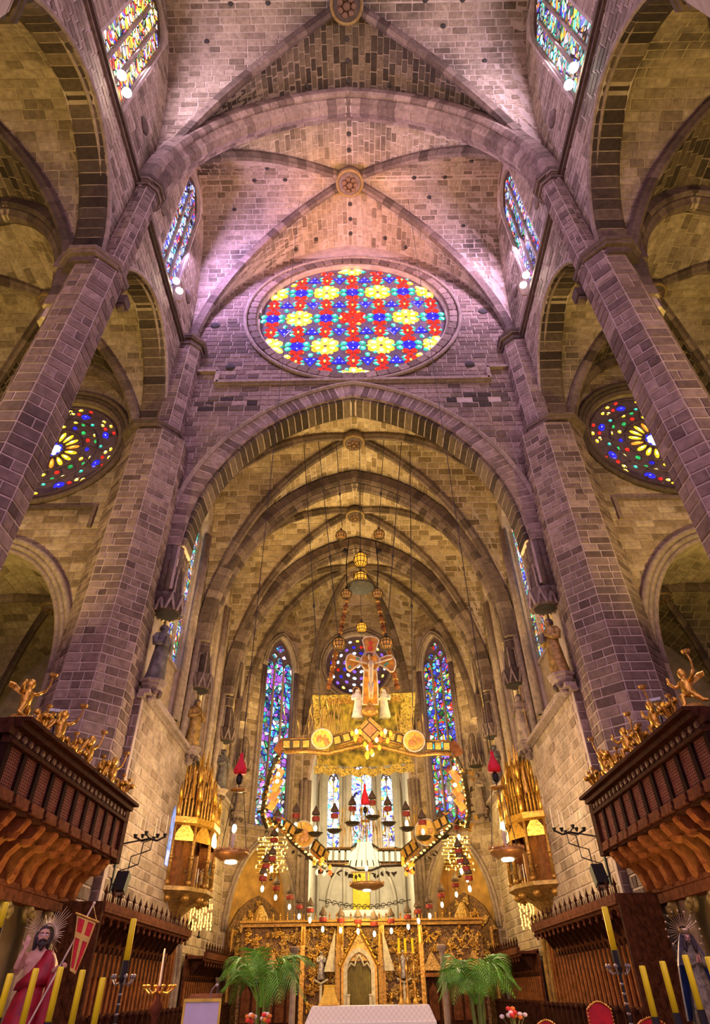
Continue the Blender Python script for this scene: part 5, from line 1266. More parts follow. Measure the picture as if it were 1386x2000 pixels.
# sides: leafy iron chains, amber lozenges and bulbs
for q, X in ((-1, (543, 528, 518, 512, 520, 540)), (1, (890, 904, 912, 916, 912, 890))):
    ys = (1478, 1510, 1550, 1590, 1615, 1606); Ys = (YF+.3, 26.2, 27.2, 28.2, 28.6, 28.8)
    pts = [bp(x, y, Y) for x, y, Y in zip(X, ys, Ys)]
    g = G(); g.tube(pts, .1, 7); sr = g.build('side_frame', LEAFD, BAL, True)
    rn = random.Random(3+q)
    for i in range(46):
        s = rn.random()*4.9; i0 = int(s); p = pts[i0].lerp(pts[i0+1], s-i0)+Vector((rn.uniform(-.28, .28), rn.uniform(-.2, .2), rn.uniform(-.2, .2)))
        d = Vector((rn.uniform(-1, 1), rn.uniform(-1, 1), rn.uniform(-1, 1))).normalized()
        g = G(); g.loft([[p+d.orthogonal()*.02, p-d.orthogonal()*.02, p+d.cross(d.orthogonal())*.02], [p+d*.12+d.orthogonal()*.09, p+d*.12-d.orthogonal()*.09, p+d*.12+d.cross(d.orthogonal())*.03], [p+d*.26+d.orthogonal()*.005, p+d*.26-d.orthogonal()*.005, p+d*.26]]); g.build('leaf', (LEAFD, GOLD2, GOLD)[i % 3], sr)
    for j in range(4):
        p = pts[1].lerp(pts[2], j/3)+Vector((-q*.35, 0, -.1-.1*j)); g = G(); g.box(p, (.3, .05, .55), (Vector((.85, 0, q*.5)), Vector((0, 1, 0)), Vector((-q*.5, 0, .85)))); g.build('lozenge', PLQ if j % 2 else AMBD, sr)
    for j, (x, y) in enumerate(((543, 1497), (543, 1512), (541, 1526)) if q < 0 else ((888, 1533), (878, 1560), (887, 1500))):
        g = G(); g.ball(bp(x, y, 26), .085, 8); g.build('bulb', BULBW, sr, True)
    for j in range(24):
        s = 4.6*j/24; i0 = int(s); p = pts[i0].lerp(pts[i0+1], s-i0)+Vector((-q*.12, -.12, 0)); g = G(); g.ball(p, .04, 6, (1, 1, 1.5)); g.build('bead', BULB if j % 2 else GOLD, sr)
# lower sides
plaques([bp(548, 1618, 28.8), bp(572, 1634, 29.3)], 2, .4); shield(bp(592, 1632, 29.8), .5, .58); plaques([bp(606, 1658, 30.2), bp(636, 1685, YK)], 3, .45)
plaques([bp(878, 1608, 28.8), bp(852, 1622, 29.3)], 2, .4); shield(bp(832, 1628, 29.8), .5, .58); plaques([bp(818, 1656, 30.2), bp(788, 1682, YK)], 3, .45)
for X in (((545, 1610), (570, 1645), (605, 1675), (635, 1695)), ((882, 1612), (855, 1642), (820, 1672), (790, 1695))):
    g = G(); g.tube([bp(x, y, Y) for (x, y), Y in zip(X, (28.8, 29.4, 30.3, YK))], .08, 7); lr = g.build('lower_beam', LEAFD, BAL, True)
    for j in range(18):
        s = 2.99*j/17; i0 = min(2, int(s)); a, b = X[i0], X[i0+1]; f = s-i0; p = bp(a[0]+(b[0]-a[0])*f, a[1]+(b[1]-a[1])*f-4, (28.7, 29.3, 30.2, YK)[i0]+.2*f-.1)
        g = G(); g.ball(p, .045, 6, (1.4, 1, 1)); g.build('bead', BULB if j % 3 else GOLD, lr)
# back: backlit glass plaques rising to a peak
plaques([bp(638, 1682, YK+.2), bp(686, 1682, YK+.3)], 4, .5, PLQW); plaques([bp(738, 1684, YK+.3), bp(784, 1684, YK+.2)], 4, .5, PLQW)
g = G(); g.prism([(-.72, 0), (.72, 0), (.72, .5), (.4, .75), (.3, 1.0), (-.3, 1.0), (-.4, .75), (-.72, .5)], bp(712, 1692, YK+.3), (1, 0, 0), (0, -.3, .95), (0, .06, 0)); pk_ = g.build('peak_panel', PLQW, BAL)
g = G()
for a in range(6): g.tube([bp(712, 1692, YK+.24)+Vector((x, 0, z)) for x, z in ((-.7+.28*a, 0), (-.55+.22*a, .5), (-.3+.12*a, .95))], .025, 5)
g.tube([bp(x, y, YK+.2) for x, y in ((636, 1662), (650, 1657), (664, 1664), (680, 1660), (692, 1652), (702, 1646), (720, 1646), (730, 1652), (742, 1660), (758, 1664), (772, 1656), (786, 1662))], .05, 6); g.tube([bp(x, y, YK+.2) for x, y in ((640, 1690), (680, 1692), (700, 1700), (725, 1700), (745, 1692), (785, 1690))], .05, 6); g.build('leading', LEAFD, pk_, True)
rn = random.Random(11)
for x0, y0, x1, y1, n in ((643, 1702, 700, 1706, 12), (725, 1706, 775, 1702, 12), (575, 1660, 632, 1700, 9), (850, 1660, 792, 1700, 9)):
    for i in range(n):
        f = i/(n-1); p = bp(x0+(x1-x0)*f, y0+(y1-y0)*f+3*math.sin(f*PI*3), 30.9 if abs(x0-712) < 80 else 30.2); d = Vector((rn.uniform(-1, 1), rn.uniform(-.5, .5), rn.uniform(-1, .1))).normalized()
        g = G(); g.loft([[p+d.orthogonal()*.01, p-d.orthogonal()*.01, p+d.cross(d.orthogonal())*.01], [p+d*.1+d.orthogonal()*.07, p+d*.1-d.orthogonal()*.07, p+d*.1+d.cross(d.orthogonal())*.03], [p+d*.22]*3]); g.build('garland_leaf', LEAFD, BAL)
# clusters of coloured glass
for cx, cy, Y, n in ((624, 1692, 30.4, 8), (640, 1692, 30.8, 3), (797, 1692, 30.4, 7), (784, 1690, 30.8, 3), (718, 1468, 24.9, 8), (694, 1434, 24.9, 5), (752, 1434, 24.9, 5), (736, 1458, 24.9, 4)):
    for i in range(n):
        p = bp(cx+rn.uniform(-11, 11), cy+rn.uniform(-14, 14), Y+rn.uniform(-.15, .15)); g = G(); g.lathe([(.03, -.11), (.08, -.05), (.085, .04), (.04, .1), (.01, .13)], 7, p); g.build('glass_drop', (AMB, AMB, REDG, PLQW)[i % 4], BAL, True)
# wheat
WH = mat('gilded_wheat', (.75, .5, .1), .45, .5)
def wheat(x, y, Y, ln, lean):
    a = bp(x, y, Y); b = a+Vector((lean*ln, .1, ln)); m_ = (a+b)/2+Vector((lean*.1, 0, .05)); g = G(); g.tube([a, m_, b], .012, 4); g.tube([b-(b-m_).normalized()*.1, b+(b-m_).normalized()*.12, b+(b-m_).normalized()*.3], [.015, .032, .008], 5); g.build('wheat_stalk', WH, BAL)
for i in range(34):
    x = 562+rn.random()*115; wheat(x, 1455-(x > 650)*8, YF+.2, rn.uniform(.7, 1.6), rn.uniform(-.25, .25))
for i in range(12): wheat(760+rn.random()*85, 1450, YF+.2, rn.uniform(.6, 1.3), rn.uniform(-.2, .25))
for i in range(60): wheat(662+rn.random()*105, 1662, YK+.4, rn.uniform(.7, 1.7), rn.uniform(-.1, .1))
for i in range(18): wheat(792+rn.random()*40, 1645, 30.0, rn.uniform(.6, 1.3), rn.uniform(-.25, .1))

# ---- tapestry canopy above the altar
TAP = mat('gold_tapestry', (.34, .25, .02), .6, .15, 0, None, var=.85, scale=3.2, bump=.8); TAPB = mat('gold_tapestry_border', (.5, .35, .05), .5, .2, 0, None, var=.85, scale=12, bump=1.0)
t0, t1 = at(610, 1358, Y=26.4), at(811, 1352, Y=26.4); t2, t3 = at(803, 1488, Y=28.4), at(619, 1492, Y=28.4)
TP = thing('tapestry_canopy', 'olive and gold tapestry canopy with bordered corners hung behind the crucifix', 'tapestry', (t2+t3)/2); o_ = TP.location.copy()
def tq(u, v): return t0.lerp(t1, u).lerp(t3.lerp(t2, u), v)-o_+Vector((0, 0, -.18*math.sin(PI*u)*v))
def tpatch(name, u0, u1, v0, v1, m, off, parent, n=8):
    g = G(); nn = (t1-t0).cross(t3-t0).normalized(); nn = nn if nn.y < 0 else -nn
    A = [[tq(u0+(u1-u0)*i/n, v0+(v1-v0)*j/n)+nn*off for i in range(n+1)] for j in range(n+1)]
    A2 = [[p-nn*.04 for p in r] for r in A]; m_ = n+1; V = [p for r in A for p in r]+[p for r in A2 for p in r]; N = m_*m_
    F = [(j*m_+i, j*m_+i+1, (j+1)*m_+i+1, (j+1)*m_+i) for i in range(n) for j in range(n)]; F += [tuple(N+k for k in f[::-1]) for f in F]
    g.add(V, F); return g.build(name, m, parent)
cl = tpatch('cloth', 0, 1, 0, 1, TAP, 0, TP)
for u0, u1, v0, v1 in ((0, .14, 0, 1), (.86, 1, 0, 1), (.14, .86, 0, .13)): tpatch('border', u0, u1, v0, v1, TAPB, .05, cl)
for u0, v0 in ((.02, .02), (.87, .02), (.02, .8), (.87, .8)): tpatch('corner_square', u0, u0+.11, v0, v0+.16, TAPB, .08, cl); tpatch('corner_panel', u0+.025, u0+.085, v0+.035, v0+.125, TAP, .11, cl)
for i in range(26): tpatch('fringe_loop', .15+.7*i/26, .15+.7*(i+.7)/26, .04, .13, GOLD2, .08, cl, 2)
g = G()
P = [t3.lerp(t2, u)-o_+Vector((0, 0, -.22-.18*math.sin(PI*u)+.06*math.sin(u*40))) for u in frange(0, 1, 30)]
for a, b in zip(P[:-1], P[1:]): g.add([a+Zv*.16, b+Zv*.16, b-Zv*.16, a-Zv*.16, a+Zv*.16+Vector((0, .05, 0)), b+Zv*.16+Vector((0, .05, 0)), b-Zv*.16+Vector((0, .05, 0)), a-Zv*.16+Vector((0, .05, 0))], [(0, 1, 2, 3), (7, 6, 5, 4), (3, 2, 6, 7), (0, 4, 5, 1)])
g.build('valance', TAPB, TP); 
for u in (.02, .16, .84, .98): g = G(); g.box(t3.lerp(t2, u)-o_+Vector((0, -.03, -.26)), (.42, .06, .34)); g.build('valance_square', TAPB, TP)

# ---- crucifix group
cc = at(722, 1300, Y=25.1); base = at(722, 1400, Y=25.1)
CX = thing('crucifix', 'large golden cross with flared painted arms and a pale crucified figure above the canopy front', 'crucifix', base); o_ = base
def cl_(x, y): return at(x, y, Y=25.1)-o_
XG = mat('painted_gold_cross', (.75, .3, .005), .5, .05, 0, None, var=.5, scale=4)
XR = mat('cross_red_patch', (.8, .06, .02), .5); XT = mat('cross_green_patch', (.1, .4, .25), .5)
def paddle(pts, name):
    P = [cl_(*p) for p in pts]; g = G(); n = len(P); g.add([p for p in P]+[p+Vector((0, .14, 0)) for p in P], [tuple(range(n)), tuple(range(n, 2*n))[::-1]]+[(i, (i+1) % n, n+(i+1) % n, n+i) for i in range(n)]); b = g.build(name, XG, CX)
    g = G(); g.tube([p+Vector((0, -.01, 0)) for p in P], .035, 6, True); g.build('cream_rim', CREAM, b, True); return b
top = paddle([(714, 1280), (711, 1262), (708, 1250), (712, 1245), (723, 1243), (735, 1246), (739, 1251), (735, 1264), (731, 1280)], 'upper_arm')
paddle([(704, 1296), (692, 1304), (683, 1311), (677, 1306), (675, 1292), (678, 1281), (684, 1277), (694, 1282), (704, 1286)], 'left_arm'); paddle([(742, 1286), (754, 1281), (764, 1280), (771, 1289), (772, 1300), (768, 1311), (762, 1312), (752, 1304), (742, 1298)], 'right_arm')
hub = paddle([(706, 1285), (712, 1276), (723, 1274), (734, 1277), (740, 1286), (740, 1300), (733, 1310), (714, 1310), (706, 1300)], 'hub'); paddle([(711, 1308), (709, 1340), (708, 1376), (738, 1376), (737, 1340), (735, 1308)], 'shaft')
for x, y, r in ((724, 1256, .1), (723, 1266, .12), (722, 1279, .12)): g = G(); g.ball(cl_(x, y)+Vector((0, -.03, 0)), r, 8, (1, .4, 1)); g.build('red_patch', XR, top)
for x, y in ((683, 1303), (698, 1287), (756, 1296), (752, 1299)): g = G(); g.ball(cl_(x, y)+Vector((0, -.03, 0)), .08, 8, (1, .4, .8)); g.build('green_patch', XT, hub)
# crucified figure: one body
g = G(); p0 = cl_(724, 1302); h = .02; zz = lambda y: cl_(724, y)+Vector((0, -.2, 0))
S = [(1360, .07, .06), (1350, .08, .07), (1338, .12, .09), (1325, .16, .1), (1318, .17, .11), (1310, .15, .1), (1303, .2, .11), (1297, .2, .1), (1294, .08, .07), (1292, .06, .06), (1290, .09, .09), (1284, .1, .1), (1279, .03, .03)]
g.loft([ell(zz(y)+Vector((-.08 if y < 1294 else 0, -.03 if y < 1294 else 0, 0)), rx*.68, ry*.75, 10) for y, rx, ry in S])
for s in (-1, 1): g.tube([zz(1299)+Vector((s*.16, 0, 0)), zz(1297)+Vector((s*.5, .02, .05)), zz(1294)+Vector((s*.95, .06, .12))], [.055, .045, .035], 7); g.tube([zz(1338)+Vector((s*.08, 0, 0)), zz(1352)+Vector((s*.07, -.06, 0)), zz(1368)+Vector((s*.05, .02, 0))], [.06, .05, .035], 7)
g.build('figure', mat('ivory_figure', (.6, .47, .28), .5), CX, True)
g = G(); g.tube([zz(1283)+Vector((-.08+.12*math.cos(a), -.03+.12*math.sin(a), 0)) for a in [2*PI*i/12 for i in range(12)]], .03, 5, True); g.build('thorn_crown', LEAFD, CX, True)
g = G(); g.ball(cl_(722, 1390), .3, 10, (1.3, .8, .8)); g.tube([cl_(710, 1395), cl_(722, 1372), cl_(736, 1395)], .09, 7); g.build('rocky_foot', GOLD2, CX, True)
for x, sn, lb in ((699, -1, 'white-robed mourning figure left of the golden crucifix'), (751, 1, 'pale green robed mourning figure right of the golden crucifix')):
    f = at(x, 1402, Y=25.3); hh = at(x, 1346, Y=25.3).z-f.z
    t = thing('mourning_figure', lb, 'statue', f, -.5*sn, 'figures beside the crucifix'); f_ = robed(hh, n=16, fold=.1); f_.v = [(a*1.15, b, c) for a, b, c in f_.v]; b_ = f_.build('figure', mat('white_robe', (.8, .74, .6), .6) if sn < 0 else mat('pale_green_robe', (.7, .68, .4), .6, var=.3, scale=4), t, True)
    g = G(); g.loft([ell((0, .02, z*hh), r*hh, r*hh*1.1, 10) for z, r in ((.8, .1), (.9, .085), (.96, .08), (1.01, .03))]); g.build('veil', mat('veil_cloth', (.55, .47, .35), .7), b_, True)
    g = G(); g.tube([Vector((.26*hh*math.cos(a)*.6, .08, .93*hh+.26*hh*math.sin(a)*.6)) for a in [2*PI*i/16 for i in range(16)]], .025, 5, True); g.build('halo', GOLD, t)

# ---- amber lanterns and rails above
def lantern(x, y, Y, rpx, lit, label, tall=1.0):
    c = at(x, y, Y=Y); z = (c-CAM).dot(_f); r = rpx*z/FPX; t = thing('amber_lantern', label, 'lantern', c-Vector((0, 0, r*tall)), 0, 'amber glass lanterns hung above the baldachin')
    o = Vector((0, 0, r*tall)); g = G(); g.ball(o, r*.94, 12, (1, 1, tall)); gl = g.build('glass_globe', AMB if lit else AMBD, t, True)
    g = G()
    for i in range(6): a = PI*i/6; g.tube([o+Vector((r*math.cos(b)*math.cos(a), r*math.cos(b)*math.sin(a), r*tall*math.sin(b))) for b in [2*PI*j/20 for j in range(20)]], r*.055, 4, True)
    for zz_ in (-.5, .1, .6): q = math.sqrt(1-zz_*zz_); g.tube([o+Vector((r*q*math.cos(b), r*q*math.sin(b), r*tall*zz_)) for b in [2*PI*j/20 for j in range(20)]], r*.05, 4, True)
    g.build('cage', LEAFD, t, True); g = G(); g.cone(o+Vector((0, 0, r*tall)), o+Vector((0, 0, r*tall+.22)), r*.35, .03, 8); g.build('cap', LEAFD, t); return t
for x, y, r, lit, lb in ((666, 1046, 11, 0, 'round amber lantern, upper left of the four around the central lantern'), (740, 1044, 11, 0, 'round amber lantern, upper right of the four around the central lantern'), (676, 1160, 11, 0, 'round amber lantern, lower left of the four around the central lantern'), (737, 1160, 11, 0, 'round amber lantern, lower right of the four around the central lantern'),
        (706, 1226, 11, 1, 'small glowing amber lantern just above the crucifix top'), (662, 1258, 14, 0, 'faceted dull amber lantern left of the golden cross'), (754, 1257, 14, 0, 'faceted dull amber lantern right of the golden cross')):
    lantern(x, y, 27.2 if y < 1240 else 26.2, r, lit, lb)
lantern(704, 1094, 27.2, 14, 1, 'tall glowing amber central lantern high above the baldachin', 1.25); lantern(704, 1129, 27.2, 14, 1, 'broad glowing amber lantern directly under the tall central lantern', 1.0)
for q, x0, x1, s in ((-1, 678, 641, 'left'), (1, 736, 776, 'right')):
    a, b = at(x0, 1170, Y=27.2), at(x1, 1345, Y=26.6); t = thing('carved_rail', 'carved brown wooden rail slanting down %s of the crucifix' % s, 'rail', b); g = G(); g.tube([Vector((0, 0, 0)), (a-b)*.5, a-b], [.1, .11, .06], 6); r_ = g.build('bar', WOODL, t)
    for i in range(16): g = G(); g.ball((a-b)*((i+.5)/16), .15, 6, (1, .8, .6)); g.build('knop', GOLD2 if i % 2 else WOODR, r_, True)
    g = G(); g.tube([at(x0, 1168, Y=27.2)-b, at(x0+q*2, 1100, Y=27.2)-b, at(x0+q*-6 if False else x0-q*3, 1056, Y=27.2)-b], .03, 5); g.ball(at(x0-q*-4, 1076, Y=27.2)-b, .16, 8); g.build('link_rod', IRON, t)
g = G(); p = at(704, 1148, Y=27.2); g.lathe([(.2, -.05), (.72, -.02), (.78, .06), (.2, .1)], 20); dk = g.build('hanging_disc', LEAFD, None, loc=p); tag(dk, 'dark disc hung below the amber central lanterns', 'disc')
# ropes
RP = [((702, 830), (704, 1076), 27.2, 'middle rope carrying the tall amber lantern'), ((592, 800), (628, 1430), 26.0, 'rope slanting to the left shield of the baldachin'), ((620, 785), (660, 1245), 26.2, 'rope to the dull amber lantern left of the cross'), ((655, 775), (668, 1030), 27.2, 'rope to the upper left round amber lantern'), ((750, 775), (740, 1030), 27.2, 'rope to the upper right round amber lantern'), ((785, 785), (755, 1243), 26.2, 'rope to the dull amber lantern right of the cross'), ((800, 790), (806, 1430), 26.0, 'rope slanting to the right shield of the baldachin')]
for a, b, Y, lb in RP:
    p0, p1 = at(a[0], 846, Y=24.2), at(*b, Y=Y); t = thing('rope', 'thin dark '+lb, 'rope', p1, 0, 'ropes of the baldachin'); g = G(); g.tube([Vector((0, 0, 0)), p0-p1], .022, 5); g.build('strand', ROPE, t); g = G(); g.ball((p0-p1)*.35, .07, 6, (1, 1, 2)); g.build('knot', ROPE, t)

# ---- disc lamps with red tassels
def disc_lamp(x, Y, zt, zd, rp_top, label, r=.44):
    t = thing('tasselled_disc_lamp', label, 'lamp', (x, Y, zd), 0, 'disc lamps with tassels')
    H = zt-zd
    g = G(); g.lathe([(.12, -.16), (r*.6, -.13), (r, -.02), (r*1.02, .06), (r*.9, .1), (.1, .1)], 24); d = g.build('disc', mat('brass_disc', (.5, .28, .08), .4, .6), t, True)
    g = G(); g.lathe([(.15, -.185), (.16, -.16)], 16); g.build('downlight', mat('downlight', (1, .97, .85), .3, 0, 30, (1, .95, .8)), d)
    for i in range(20): a = 2*PI*i/20; g = G(); g.box((r*math.cos(a), r*math.sin(a), .1), (.05, .05, .06)); g.build('gallery_bead', GOLD2, d)
    g = G(); g.lathe([(.04, .12), (.06, .45), (.05, .5)], 8); g.build('candle_socket', CREAM, t); g = G(); g.ball((0, 0, .62), .07, 8, (1, 1, 1.6)); g.build('bulb', BULBW, t, True); g = G(); g.lathe([(.1, .5), (.13, .7), (.09, .88)], 10); g.build('chimney_rim', mat('smoky_glass', (.6, .55, .45), .2), t) if False else None
    for i in range(3): a = 2*PI*i/3+.5; g = G(); g.tube([(r*.9*math.cos(a), r*.9*math.sin(a), .1), (.16*math.cos(a), .16*math.sin(a), H*.72)], .012, 4); g.build('chain', IRON, t)
    g = G(); g.lathe([(.03, H*.72-.02), (.22, H*.72), (.2, H*.72+.04), (.03, H*.72+.08)], 14); g.build('small_disc', GOLD2, t, True)
    g = G(); g.ball((0, 0, H*.86), .1, 10, (1, 1, 1.5)); g.build('weight', IRON, t, True); g = G(); g.cone((0, 0, H*.72), (0, 0, H+.4), .015, .015, 5); g.build('rod', IRON, t)
    g = G(); g.lathe([(.17, H*.93), (.19, H*.97), (.15, H*1.02), (.09, H*1.08), (.045, H*1.14), (.06, H*1.16), (.03, H*1.19)], 14); g.build('tassel', mat('scarlet_tassel', (.7, .01, .03), .7, var=.3, scale=20), t, True)
    g = G(); g.cone((0, 0, H*1.19), (0, 0, rp_top-zd), .014, .014, 5); g.build('rope', ROPE, t); return t
a = at(452, 1670, Y=17.6); b = at(470, 1500, Y=17.6); disc_lamp(a.x, 17.6, b.z, a.z, 42.05, 'brass disc lamp with scarlet tassel hanging at left before the chancel')
a = at(990, 1665, Y=17.6); b = at(963, 1496, Y=17.6); disc_lamp((a.x+at(963, 1496, Y=17.6).x)/2, 17.6, b.z, a.z, 42.05, 'brass disc lamp with scarlet tassel hanging at right before the chancel')
a = at(716, 1730, Y=28.5); b = at(711, 1560, Y=28.5); disc_lamp(a.x, 28.5, b.z, a.z, 26.5, 'brass disc lamp hanging in the middle over the altar', .7)

# ---- small oil lamps hung round the baldachin
def oil_lamp(x, y, Y, label, tray=True, grp='small oil lamps round the baldachin'):
    c = at(x, y, Y=Y); t = thing('oil_lamp', label, 'lamp', c, 0, grp)
    g = G(); g.ball((0, 0, 0), .075, 8, (1, 1, 1.7)); g.build('bulb', BULBW, t, True)
    g = G(); g.lathe([(.17, .3), (.18, .34), (.18, .44), (.16, .47)], 10); g.build('red_band', mat('red_band', (.32, .03, .015), .6), t)
    g = G(); g.lathe([(.19, .56), (.17, .66), (.08, .8), (.03, .92)], 10); g.build('cap', mat('brown_cap', (.1, .06, .035), .7), t)
    g = G()
    for i in range(3): a = 2*PI*i/3; g.tube([(.17*math.cos(a), .17*math.sin(a), .58), (.15*math.cos(a), .15*math.sin(a), .3), (.3*math.cos(a) if tray else .05, .3*math.sin(a) if tray else .05, -.2 if tray else .02)], .01, 4)
    g.build('wires', IRON, t)
    if tray: g = G(); g.lathe([(.05, -.34), (.22, -.3), (.36, -.18), (.33, -.18), (.2, -.25)], 12); g.build('tray', LEAFD, t)
    g = G(); g.cone((0, 0, .9), (0, 0, 1.3 if not tray else 2.2), .006, .006, 4); g.build('cord', ROPE, t); return t
row = [(577, 1612), (616, 1618), (653, 1612), (688, 1598), (727, 1586), (758, 1598), (794, 1608), (826, 1625), (862, 1623)]
for i, (x, y) in enumerate(row): oil_lamp(x, y, 29.5, '%s from the left in the upper row of small oil lamps inside the baldachin' % ORD[i])
for i, (x, y) in enumerate([(540, 1622), (534, 1660), (530, 1697), (518, 1712), (512, 1736)]): oil_lamp(x, y, 30, 'small oil lamp hanging left of the baldachin, %s in the left string' % ORD[i], False)
for i, (x, y) in enumerate([(896, 1635), (897, 1682), (901, 1702), (912, 1717), (917, 1736)]): oil_lamp(x, y, 30, 'small oil lamp hanging right of the baldachin, %s in the right string' % ORD[i], False)
low = [(538, 1753), (565, 1771), (584, 1790), (605, 1797), (630, 1815), (665, 1817), (699, 1819), (731, 1824), (764, 1818), (797, 1810), (817, 1799), (839, 1789), (863, 1767), (891, 1747)]
for i, (x, y) in enumerate(low): oil_lamp(x, y, 34.5, 'tiny glowing oil lamp, %s from the left in the lowest string before the golden screen' % ORD[i], False, 'lowest string of oil lamps')

# ================================================================== sanctuary
# raised chapel's fittings
g = G(); g.box((0.1, 47.0, 5.1), (3.0, 1.2, 1.0)); al = g.build('chapel_altar', PALE, None); tag(al, 'small stone altar in the raised chapel behind the arch', 'altar')
g = G(); g.loft([[Vector((x, y, z)) for x, y in ((-1.62, -.66), (1.62, -.66), (1.62, .66), (-1.62, .66))] for z in (.62, .64)]); g.loft([[Vector((x*(1+.02*k), y*(1+.03*k), .62-.32*k)) for x, y in ((-1.62, -.66), (1.62, -.66), (1.62, .66), (-1.62, .66))] for k in (0, 1)]); cc_ = g.build('altar_cloth', LINEN, None, loc=(.1, 47.0, 5.0)); tag(cc_, 'white cloth over the small altar in the raised chapel', 'altar cloth')
t = thing('yellow_hanging', 'narrow bright yellow hanging behind the small altar of the raised chapel', 'hanging', (.0, 51.6, 5.2)); g = G(); g.loft([[Vector((x, .05*math.sin(x*9), z)) for x in (-.62, -.3, 0, .3, .62)]+[Vector((x, .1+.05*math.sin(x*9), z)) for x in (.62, .3, 0, -.3, -.62)] for z in (0, 1.5, 3.2)]); g.build('cloth', mat('yellow_cloth', (.85, .6, .02), .6, var=.2), t); g = G(); g.cone((-.75, 0, 3.25), (.75, 0, 3.25), .04, .04, 6); g.build('pole', GOLD2, t)
g = G(); g.tube([Vector((2.5*math.sin(a), 51.8, 6.4+3.2*pk(math.sin(a), 1.05))) for a in frange(-PI/2, PI/2, 20)]+[Vector((2.5, 51.8, 4.6))], .13, 6); g.build('niche_arch', PALE, TWALL, True)
t = thing('iron_scroll', 'dark wrought-iron scroll strung across the raised chapel arch', 'ironwork', at(712, 1768, Y=42.3)); o_ = t.location.copy()
for i in range(13):
    x = 640+12*i; y = 1762+10*math.sin(PI*i/12); g = G(); p = at(x, y, Y=42.3)-o_; g.tube([p+Vector((.2*math.cos(a*1.0)*(1-a/9), 0, .16*math.sin(a)*(1-a/9))) for a in frange(0, 7, 12)], .022, 5); g.build('scroll', IRON, t)
g = G(); g.tube([at(622+180*f, 1757+14*math.sin(PI*f), Y=42.3)-o_ for f in frange(0, 1, 14)], .02, 5); g.build('bar', IRON, t)

# golden screen behind the altar
SC = thing('golden_screen', 'long low golden carved screen behind the altar, crowded with gothic foliage and figures', 'screen', (0, 37.6, 0)); rn = random.Random(21)
g = G(); g.box((0, .25, 2.2), (12.4, .3, 4.4)); g.build('backing', mat('screen_ground', (.25, .13, .035), .5, .3, var=.8, scale=11, bump=1.0), SC)
tg = [acanthus(k) for k in (3, 8, 13)]
for g_ in tg: g_.v = [(x, z*.0+y*.35, z) for x, y, z in g_.v]
TM = [g_.mesh('foliage', m_, True) for g_, m_ in zip(tg, (GOLD, GOLDR, GOLD2))]
for i in range(290):
    x = rn.uniform(-6.0, 6.0); z = rn.choice((2.3, 2.6, 2.95, 3.3, 3.65, 3.9))+rn.uniform(-.15, .15)
    if abs(x) < .95 and z < 3.0: continue
    o = inst('foliage', TM[i % 3], SC, (x, -.02, z)); o.rotation_euler = (0, rn.uniform(-2.8, 2.8), 0); s_ = rn.uniform(.35, .7); o.scale = (s_, s_, s_)
for i in range(60):
    x = rn.choice((-1, 1))*rn.uniform(1.1, 2.8); z = rn.uniform(1.0, 2.4); o = inst('foliage', TM[i % 3], SC, (x, -.05, z)); o.rotation_euler = (0, rn.uniform(-2.8, 2.8), 0); s_ = rn.uniform(.4, .7); o.scale = (s_, s_, s_)
g = G(); g.box((0, -.05, 4.25), (12.4, .4, .14)); g.box((0, -.1, 4.4), (12.6, .5, .1)); g.build('cornice', GOLD2, SC)
cr = G(); cr.cone((0, 0, 0), (0, 0, .34), .05, .01, 5); cr.ball((0, 0, .2), .06, 6); CR = cr.mesh('crest', GOLD2)
for i in range(34): inst('crest', CR, SC, (-6.1+12.2*i/33, -.1, 4.45))
for x in (-3.0, -1.05, 1.05, 3.0):
    g = G(); g.box((x, -.1, 2.1), (.22, .3, 4.2)); g.cone((x, -.2, 3.4), (x, -.2, 4.7), .12, .01, 6); g.build('buttress', GOLD, SC)
for x in (-4.6, 4.6):
    g = G(); g.box((x, -.1, 1.05), (2.8, .1, 2.1)); pn = g.build('lower_panel', WOOD, SC)
    for k in range(5): g = G(); g.prism([(-.22, 0), (.22, 0), (.22, 1.1), (0, 1.45), (-.22, 1.1)], (x-1.12+.56*k, -.17, .4), (1, 0, 0), Zv, (0, -.05, 0)); g.build('arcade_panel', WOODR, pn)
    g = G(); g.box((x, -.2, 2.12), (3.0, .35, .16)); g.build('ledge', WOODL, SC)
for x, s in ((-2.05, 1), (2.05, -1)):
    f = robed(1.15, n=12); f.v = [(a+x, b-.25, c+2.0) for a, b, c in f.v]; f.build('carved_angel', mat('silvery_figure', (.5, .45, .4), .4, .4, var=.6, scale=8), SC, True)
    g = G(); g.tube([(x-.35, -.3, 2.0), (x, -.3, 1.85), (x+.35, -.3, 2.0)], .05, 6); g.box((x, -.2, 1.2), (.12, .12, 1.4)); g.build('angel_bracket', CREAM, SC)
for x in (-5.6, -4.5, -3.5, 3.5, 4.5, 5.6): g = G(); g.prism([(-.5, 0), (.5, 0), (0, .8)], (x, -.12, 2.3), (1, 0, 0), Zv, (0, -.08, 0)); g.build('gable', GOLDR, SC)
